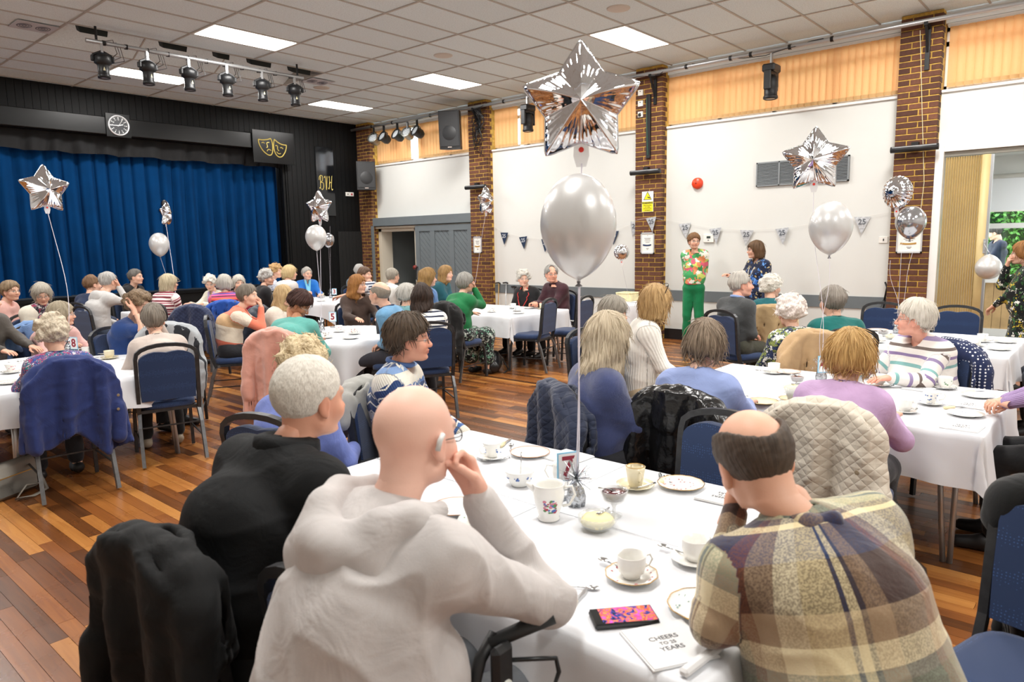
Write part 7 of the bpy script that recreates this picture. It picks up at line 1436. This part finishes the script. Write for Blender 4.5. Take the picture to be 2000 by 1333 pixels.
# phone
t=thing('mobile_phone','black smartphone with colourful glowing lock screen on table 7','phone',(1.43,.89,TT+.004),math.radians(-42)); MB().box((-.082,-.04,0),(.082,.04,.012),b=.004).build('case',plastic,t); MB().box((-.08,-.038,.012),(.08,.038,.0145),b=.001).build('bezel',mat('phone_bezel','1a1c1e',.1),t)
sm=bpy.data.materials.new('phone_screen'); sm.use_nodes=True; q=NT(sm); tc=q.n('ShaderNodeTexCoord'); no=q.n('ShaderNodeTexNoise',i_Scale=42,i_Detail=3); no.inputs['Distortion'].default_value=1.2; q.l(tc.outputs['Object'],no.inputs['Vector']); cr=q.n('ShaderNodeValToRGB'); e=cr.color_ramp; e.elements[0].position=.36; e.elements[0].color=lin('14161c'); e.elements[1].position=.68; e.elements[1].color=lin('c04fb0')
for p_,c_ in ((.43,'2b3f9a'),(.49,'c2442f'),(.55,'e88a4a'),(.61,'d43f5e')): z_=e.elements.new(p_); z_.color=lin(c_)
q.l(no.outputs[0],cr.inputs[0]); q.l(cr.outputs[0],q.b.inputs['Base Color']); q.l(cr.outputs[0],q.b.inputs['Emission Color']); q.b.inputs['Emission Strength'].default_value=.55; q.b.inputs['Roughness'].default_value=.1
MB().box((-.06,-.035,.0145),(.077,.035,.0149)).build('screen',sm,t)
T='T1'
cupset(*X(T,'cup1'),'white cup at the far left end of table 4'); plate(*X(T,'plate'),'blue rimmed plate behind jam on table 4',rim=cols['blue']); jam_dish(*X(T,'jam'),'glass bowl of red jam on table 4',False); butter_dish(4.33,1.50,'glass dish of butter on table 4',.9)
t=thing('glass_cup','glass cup of black coffee at the near edge of table 4','cup',(4.10,1.42,TT+.01)); MB().lathe([(0,0),(.028,0),(.03,.004),(.038,.04),(.042,.07),(.040,.07),(.035,.04),(.026,.006),(0,.005)],28).build('glass',glassm,t,True); MB().lathe([(0,.006),(.026,.007),(.034,.036),(0,.036)],24).build('coffee',coffee,t,True)
put(('s','c',None,True),saucer_proto,(creamc,None,goldr),4.10,1.42,TT+.003,0,'gilt saucer under the coffee glass','saucer','saucers on the tables')
plate(*X(T,'gold'),'gold rimmed plate beside the light blue jumper on table 4',base='c',rim=goldr); weight(*X(T,'weight'),'silver tinsel balloon weight behind the blonde bob'); card(4.72,1.44,FT+.1,'4','number 4 card beside the tinsel weight on table 4')
cupset(*X(T,'cup3'),'cup between blonde bob and striped jumper on table 4'); cupset(*X(T,'cup4'),'cup painted with green leaves near the polka dot jacket',pr='green'); cupset(*X(T,'cup5'),'cup painted with blue flowers in the middle of table 4',pr='blue',form='flare'); cupset(*X(T,'cup6'),'plain cup beside the lilac jumper on table 4')
plate(*X(T,'plate1'),'plate with pink and green sprig at the right end of table 4',pr='pink'); plate(*X(T,'plate2'),'plate with blue flower nearest the lilac cardigan',pr='blue'); napkin(*X(T,'nap1'),1.5,'printed napkin between the two plates on table 4'); napkin(*X(T,'nap2'),1.5,'printed napkin at the near corner of table 4'); napkin(*X(T,'nap3'),1.5,'printed napkin before the striped jumper')
knife(4.9,.68,-2.2,'ivory knife on the far plate of table 4'); knife(4.38,.70,-2.2,'ivory knife on the blue flower plate of table 4'); spoon(4.05,1.66,.6,'spoon beside gold rimmed plate on table 4')
T='TB'
cupset(*X(T,'cup1'),'cup nearest the beige partition on the back table'); cupset(*X(T,'cup2'),'cup half behind the chair on the back table'); plate(*X(T,'plate1'),'plate with purple sprig on the back table',pr='pink'); plate(*X(T,'plate2'),'plate holding dark crumbs at the near edge of the back table',pr='dk'); jam_dish(*X(T,'jam'),'pot of red jam on the back table',False); cupset(*X(T,'cup3'),'cup beside the teal jumper on the back table'); butter_dish(*X(T,'butter'),'butter dish on the back table',.8); plate(*X(T,'plate3'),'blue edged plate on the back table',rim=cols['blue']); weight(*X(T,'weight'),'balloon weight on the table by the right brick pillar')
T='T8'
card(*X(T,'card'),FT-.3,'8','number 8 card on the left table'); weight(*X(T,'weight'),'silver balloon weight behind number 8 card'); cupset(*X(T,'cup1'),'flowered cup near the left edge on table 8',pr='pink',form='flare'); plate(*X(T,'plate1'),'plate at the left edge of table 8',pr='dk'); cupset(*X(T,'cup2'),'cup right of number 8 card'); plate(*X(T,'plate2'),'plate at the far end of table 8',pr='dk'); cupset(*X(T,'cup3'),'cream cup beside the beige jumper on table 8',base='c'); napkin(*X(T,'nap'),1.5,'printed napkin near the red nails on table 8'); napkin(1.45,5.75,1.5,'napkin at the near edge of table 8'); plate(*X(T,'plate3'),'plate before the fluffy pink jumper on table 8')
T='T5'
card(4.78,6.9,FT-.1,'5','number 5 card on the round middle table'); weight(*X(T,'weight'),'tinsel balloon weight on round table before the auburn-haired person'); cupset(*X(T,'cup1'),'cup with dark leaf print at the front of table 5',pr='dk',form='flare'); jug(*X(T,'jug'),2.5,'small jug with pink rose on table 5',.8,'pink'); cupset(*X(T,'cup2'),'pink flowered cup in the middle of table 5',pr='pink',spoon=False); cupset(*X(T,'cup3'),'cup beside the pale blue sleeve on table 5',pr='red'); plate(4.05,6.25,'plate before the teal jumper on table 5'); plate(4.3,5.92,'plate beside the pale blue sleeve on table 5',pr='red'); butter_dish(4.2,6.75,'butter dish on table 5',.8); cupset(4.5,6.98,'cup before the blonde person with headband on table 5',pr='blue')
T='T3'
card(7.42,10.62,FT-.1,'3','number 3 card on the round table by the dark door'); weight(7.5,10.85,'balloon weight near the blue cardigan'); cupset(7.55,11.2,'cream cup in front of the blue cardigan',base='c'); jam_dish(7.35,10.9,'dish of jam on table 3',False); plate(6.95,10.35,'plate at the front of table 3'); cupset(7.4,10.35,'cup near the reaching hand on table 3',pr='blue'); plate(6.95,10.85,'plate at the left of table 3')
T='T2'
card(7.35,7.25,FT-.2,'2','number 2 card on the table by the far wall'); weight(7.15,7.0,'balloon weight beside the green cardigan'); cupset(7.62,6.6,'cup with pink print before the black blazer',pr='pink'); cupset(7.35,6.3,'blue and cream cup on table 2',pr='blue'); plate(7.12,6.08,'plate at the front corner of table 2'); cupset(7.78,6.2,'cream cup before the maroon polo shirt',base='c'); plate(7.75,6.42,'plate between the two guests behind table 2'); cupset(7.05,6.5,'cup with dark red rose beside the green sleeve',pr='dk')
cupset(4.95,10.9,'cup on the stage side table',spoon=False); plate(4.6,10.7,'plate on the stage side table')
# ---------------------------------------------------------------- balloons
chrome=mat('mirror_foil','e6e6ea',.045,1,bump=(9,.25,.02)); pearl=mat('pearl_latex','cfcfce',.33,.3,coat=.5); chromel=mat('chrome_latex','b3b4b8',.16,.85,coat=.5); ribbon=mat('curling_ribbon','d9d4de',.3,.2); valve=mat('clear_valve','e6e4e6',.2,.0,alpha=.75); reds=mat('red_seal','e0352c',.4)
def foil_star(loc,rz_,size,label,tail=True,rnd=False,seed=1,tilt=0):
    t=thing('foil_balloon',label,'balloon',loc,rz_,'silver foil balloons'); t.rotation_euler=(tilt,0,rz_); rr=np.random.RandomState(seed)
    na,nr=200,26; an=np.linspace(0,2*math.pi,na,endpoint=False)
    if rnd: Rb=size*(1+.018*np.sin(an*22))
    else:
        k=(an-math.pi/2)/(2*math.pi/5); fr_=np.abs((k+.5)%1-.5)*2; ri=.60; ro=1.0
        # straight edges between tip and notch
        A0=0; A1=math.pi/5; th=fr_*A1; Rb=size*(ro*ri*math.sin(A1))/(ri*np.sin(A1-th)+ro*np.sin(th)); Rb=Rb*(1-.035*np.exp(-(fr_/.06)**2))
    V=[];F=[]
    for sgn in (1,-1):
        for j in range(nr+1):
            s_=j/nr; r_=Rb*s_
            edge=np.clip(1-s_**2,0,1)**.62; dm=size*(.40 if not rnd else .55)*edge*(Rb/Rb.max())**((.65 if not rnd else 0)*s_)
            if not rnd: # ridges toward the tips
                kk=(an-math.pi/2)/(2*math.pi/5); fr_=np.abs((kk+.5)%1-.5)*2; dm=dm*(1-.30*fr_*s_)
            w_=s_**4*size*.022*(np.sin(an*46+seed)+.6*np.sin(an*71+2*seed+s_*9)+.5*np.sin(an*29)); dm=dm+sgn*0+w_*edge**.3*(1 if s_<1 else 0)
            V.append(np.stack([r_*np.cos(an),np.full(na,0)-sgn*dm,r_*np.sin(an)],1))
    V=np.concatenate(V); L=nr+1
    Fa=[]
    for q in range(2):
        for j in range(nr):
            a_=q*L*na+j*na+np.arange(na); b_=q*L*na+j*na+(np.arange(na)+1)%na; f_=np.stack([a_,b_,b_+na,a_+na],1); Fa.append(f_ if q==0 else f_[:,::-1])
    me=meshdata('foil_skin',V,np.concatenate(Fa),chrome); link('foil_skin',me,t)
    m=MB(); edge=[(1.0*Rb[i]*math.cos(an[i]),0,Rb[i]*math.sin(an[i])) for i in range(0,na,2)]; m.tube(edge,size*.012,4,closed=True,sq=.4); m.build('seam',mat('foil_seam','d5d6da',.12,1,bump=(80,.8)),t,True)
    zb=-size*(.56 if not rnd else 1)
    if tail:
        MB().add([(-.022,0,zb+.02),(.022,0,zb+.02),(.026,0,zb-.05),(.016,0,zb-.085),(-.016,.004,zb-.085),(-.026,.004,zb-.05)],[(0,1,2,3,4,5)]).build('tail',valve,t); MB().lathe([(0,0),(.009,0)],10,M=Matrix.Translation((0,-.002,zb-.03))@Mx).build('seal_dot',reds,t)
    return t,zb
def latex(loc,w_,h_,label,m=None,knot=True,rz_=0,flip=False):
    t=thing('latex_balloon',label,'balloon',loc,rz_,'silver latex balloons'); pr=[]; n=34
    for k in range(n+1):
        u=k/n; th=math.pi*u; r_=w_/2*math.sin(th)*(1 if u<.5 else (1-.16*((u-.5)/.5)**1.2)); z=h_/2*math.cos(th)
        if u>.5: z*=1+.08*((u-.5)/.5); r_*=1-.18*((u-.5)*2)**3*math.sin(th)
        pr.append((max(r_,.0),z))
    pr=[(0,pr[0][1])]+[p for p in pr[1:-2] if p[0]>.006]+[(.008,-h_*.545),(.005,-h_*.56)]
    M_=Matrix.Rotation(math.pi,4,'X') if flip else Matrix.Identity(4)
    MB().lathe(pr,48,M=M_).build('skin',m or pearl,t,True); MB().lathe([(.004,-h_*.555),(.007,-h_*.57),(.004,-h_*.585),(.013,-h_*.61),(.010,-h_*.615),(0,-h_*.60)],14,M=M_).build('knot',mat('balloon_knot','6b6a6d',.4),t,True); return t
def rib(a,b,label,sag=.02,n=1,seed=0):
    o=MB(); A_=Vector(a);B_=Vector(b); r=random.Random(seed); P_=[A_.lerp(B_,k/14)+Vector((sag*math.sin(math.pi*k/14),sag*.6*math.sin(math.pi*k/14*2),0)) for k in range(15)]
    o.tube(P_,.0026,4,sq=.4); x=o.build('balloon_ribbon',ribbon,None,True); tag(x,label,'ribbon','balloon ribbons')
cam_yaw=lambda x,y: math.atan2(-x,y)*1.0 # front (-Y local) looks to the camera
def fy(x,y): return math.atan2(y,x)-math.pi/2
x,y,z=1.96,1.39,2.11
foil_star((x,y,z-.02),fy(x,y),.205,'largest shiny silver star balloon high above table 7',seed=2); latex((1.90,1.36,1.70),.248,.325,'largest pearl silver latex balloon below the star above table 7'); rib((1.955,1.385,2.11-.21),(1.99,1.44,.80),'pale ribbon from the largest star down to table 7',.004); rib((1.90,1.36,1.51),(1.995,1.435,.80),'pale ribbon from the big pearl balloon down to table 7',.004)
foil_star((2.21,7.57,2.2),fy(2.21,7.57)+.45,.235,'silver star balloon at left before the blue curtain over table 8',seed=3); rib((2.21,7.57,2.0),X('T8','weight')+(.80,),'pale ribbon from left star balloon to table 8',.06)
foil_star((5.01,11.59,2.19),fy(5,11.6)+1.25,.22,'small star balloon seen edge-on before the blue curtain',seed=4); latex((4.89,11.62,1.71),.30,.36,'small pearl balloon below the edge-on star before the curtain'); rib((5.01,11.59,2.02),(4.8,11.0,.72),'ribbon below the edge-on star balloon',.02); rib((4.89,11.62,1.5),(4.8,11.0,.72),'ribbon below the small pearl balloon at the curtain',.01)
foil_star((4.49,6.62,2.05),fy(4.49,6.62)-.75,.19,'star balloon over table 5 beside BVH panel',seed=5); latex((4.43,6.62,1.735),.225,.265,'pearl balloon just under the star over table 5'); rib((4.49,6.62,1.9),X('T5','weight')+(.80,),'ribbon from star by the BVH panel to the round table',.0); rib((4.43,6.62,1.57),X('T5','weight')+(.80,),'ribbon from pearl balloon to the middle round table',.01)
latex((6.88,9.94,1.73),.2,.23,'smaller silver balloon right behind the pearl one by the dark door',chromel); rib((6.88,9.94,1.58),(7.5,10.85,.8),'ribbon to table 3',.0); rib((6.9,9.9,1.95),(7.5,10.85,.8),'second ribbon to table 3',.0)
foil_star((7.01,6.52,2.19),fy(7,6.5)+1.05,.2,'small star balloon turned sideways before the far brick pillar over table 2',seed=6); rib((7.01,6.52,2.05),(7.15,7.0,.80),'ribbon from small star to table 2',.02)
foil_star((5.18,1.7,2.17),fy(5.18,1.7)-.12,.235,'star balloon in front of the wall vent grille over table 4',seed=7); latex((5.09,1.55,1.71),.28,.345,'pearl balloon over table 4 beside standing speaker'); rib((5.18,1.7,1.95),X('T1','weight')+(.8,),'ribbon from the wall-side star balloon to the right-hand long table',.03); rib((5.09,1.55,1.52),X('T1','weight')+(.8,),'ribbon from the pearl balloon to the right-hand long table',-.03)
foil_star((7.78,1.76,2.06),fy(7.8,1.76)-.6,.155,'round crinkled foil balloon beside the right brick pillar',rnd=True,seed=8); latex((7.83,1.64,1.77),.275,.31,'chrome silver balloon before the framed picture on the right pillar',chromel)
for k,(dx,dy) in enumerate(((0,0),(.02,-.1),(-.06,.08))): rib((7.8+dx,1.7+dy,1.6-.1*k),X('TB','weight')+(.8,),['middle','right-hand','left-hand'][k]+' ribbon down to the table by the right pillar',.02*k)
foil_star((8.8,5.54,1.47),fy(8.8,5.54)+.2,.11,'little round crinkled foil balloon near the cake',rnd=True,seed=9); rib((8.8,5.54,1.36),(9.25,5.7,.72),'ribbon from little round balloon to the cake table',.01)
t=latex((10.24,1.28,1.24),.285,.29,'silver balloon hanging from the partition latch',rz_=0,flip=True); rib((10.24,1.28,1.41),(10.38,1.36,1.52),'ribbon tying a balloon to the partition latch',.0)
# ---------------------------------------------------------------- bags, walker, odds
t=thing('handbag','pale grey shoulder bag standing on floor under table 8','bag',(1.25,5.62,0),.5); bgm=mat('grey_leather','9a958b',.5,bump=(30,.3)); MB().box((-.18,-.05,0),(.18,.05,.24),b=.025).build('bag_body',bgm,t,True); MB().box((-.13,-.056,.15),(.13,-.05,.156)).build('zip',mat('brass_zip','b89a5a',.3,.8),t); MB().tube([(.17,0,.22),(.2,-.05,.05),(.14,-.14,.01),(.0,-.18,.012),(-.1,-.14,.02),(.02,-.1,.07),(.12,-.09,.05)],.009,5,sq=.5).build('strap',bgm,t,True)
t=thing('handbag','black leather bag on floor beside the leg of table 2','bag',(6.62,6.08,0),.6); f=Field((-.3,-.2,-.02),(.3,.2,.36),.012); f.cap((-.13,0,.09),(.13,0,.10),.10,.10,1,.05).ell((0,0,.17),(.16,.09,.10),.05).cut(lambda X,Y,Z:Z-.004+0*X+0*Y,.01); V,F=f.mesh(); smooth_obj('bag_body',V+vnorm(V,F)*(.012*fnoise(V,30,3))[:,None],F,mat('soft_black_leather','131315',.3),t); MB().tube([(.1,-.02,.22),(.16,-.1,.12),(.05,-.18,.01),(-.15,-.15,.01)],.009,5).build('strap',plastic,t,True)
# rollator
t=thing('rollator','black wheeled walking frame with brake lever at table 7','walking frame',(1.115,1.04,0),0)
MB().tube([(-.10,0,.12),(-.10,0,.50),(-.09,0,.62),(-.05,0,.715),(.0,0,.755)],.015,10).build('upright',plastic,t,True); MB().tube([(-.02,.0,.74),(.05,-.045,.762),(.105,-.09,.785)],[.016,.018,.019],12).build('hand_grip',mat('grip_rubber','26292b',.6),t,True)
MB().box((-.05,-.05,.60),(.015,-.02,.75),b=.012).build('brake_housing',plastic,t); MB().tube([(.0,-.04,.705),(.06,-.08,.695),(.10,-.10,.685),(.105,-.105,.65),(.09,-.1,.615),(.03,-.06,.61),(-.01,-.04,.61)],.006,6).build('brake_lever',mat('lever_grey','2d3032',.35,.4),t,True)
MB().lathe([(0,.004),(.018,.003),(.019,0)],20,M=Matrix.Translation((-.018,-.05,.65))@Mx).build('oval_badge',mat('badge_white','dfe2dc',.4),t,True); MB().tube([(-.028,-.0545,.643),(-.008,-.0545,.658)],.0035,4).build('badge_print',cols['blue'],t)
MB().tube([(-.10,0,.52),(-.094,0,.59)],.0165,10).build('white_band',wplastic,t,True); MB().tube([(-.093,0,.595),(-.087,0,.625)],.017,10).build('yellow_band',mat('band_yellow','d6de1e',.5),t,True)
MB().tube([(-.10,0,.12),(-.10,.5,.12)],.012,8).tube([(-.10,.5,.12),(-.10,.5,.62),(.0,.5,.755),(.11,.46,.80)],.014,8).tube([(-.10,0,.42),(-.10,.5,.42)],.012,8).build('far_side_frame',plastic,t,True)
for q in (0,.5): MB().lathe([(.04,-.015),(.1,-.015),(.11,0),(.1,.015),(.04,.015)],24,M=Matrix.Translation((-.1,q,.11))@Matrix.Rotation(math.pi/2,4,'X')).build('wheel',mat('tyre_grey','3a3a3c',.7),t,True)
t=thing('yellow_bucket','shallow yellow tub on the floor under the back table','tub',(7.6,1.35,0)); MB().lathe([(0,.0),(.16,0),(.19,.09),(.2,.1),(.18,.1),(.15,.02),(0,.015)],28).build('tub',mat('tub_yellow','e8d21c',.4),t,True)

# ---------------------------------------------------------------- pieces that belong to a part
SUBP={'painted_sprig':('bowl','dish'),'gilt_edge':('dish',),'rim_line':('bowl',),'painted_flower':('bowl',),'hour_marks':('dial',),'numeral':('dial','paper'),'ribbon_print':('paper',),'text_line':('paper',),'seam':('foil_skin',),'seal_dot':('tail',),'woofer':('grille',),'name_strip':('grille',),'knot':('skin',),'lens':('can','head','body'),'led_cluster':('can',),'button':('shell',),'badge_print':('oval_badge',),'warning_word':('yellow_panel',),'small_print':('yellow_panel',),'triangle':('triangle_border',),'collar':('top',),'lapel_piping':('top',),'badge':('lanyard',),'printed_word':('folded_sheet',),'number_25':('flag',),'piped_icing':('sponge',),'screen':('case',),'bezel':('case',),'louvres':('frame',),'comedy_eye':('board',),'comedy_nose':('board',),'comedy_mouth':('board',),'tragedy_eye':('board',),'tragedy_nose':('board',),'tragedy_mouth':('board',)}
for o in [o for o in scene.objects if o.parent is None and o.type=='EMPTY']:
    kids={}
    for c in o.children: kids.setdefault(c.name.split('.')[0],c)
    for c in list(o.children):
        for p in SUBP.get(c.name.split('.')[0],()):
            if p in kids and kids[p] is not c and kids[p].location.length<1e-6: c.parent=kids[p]; break
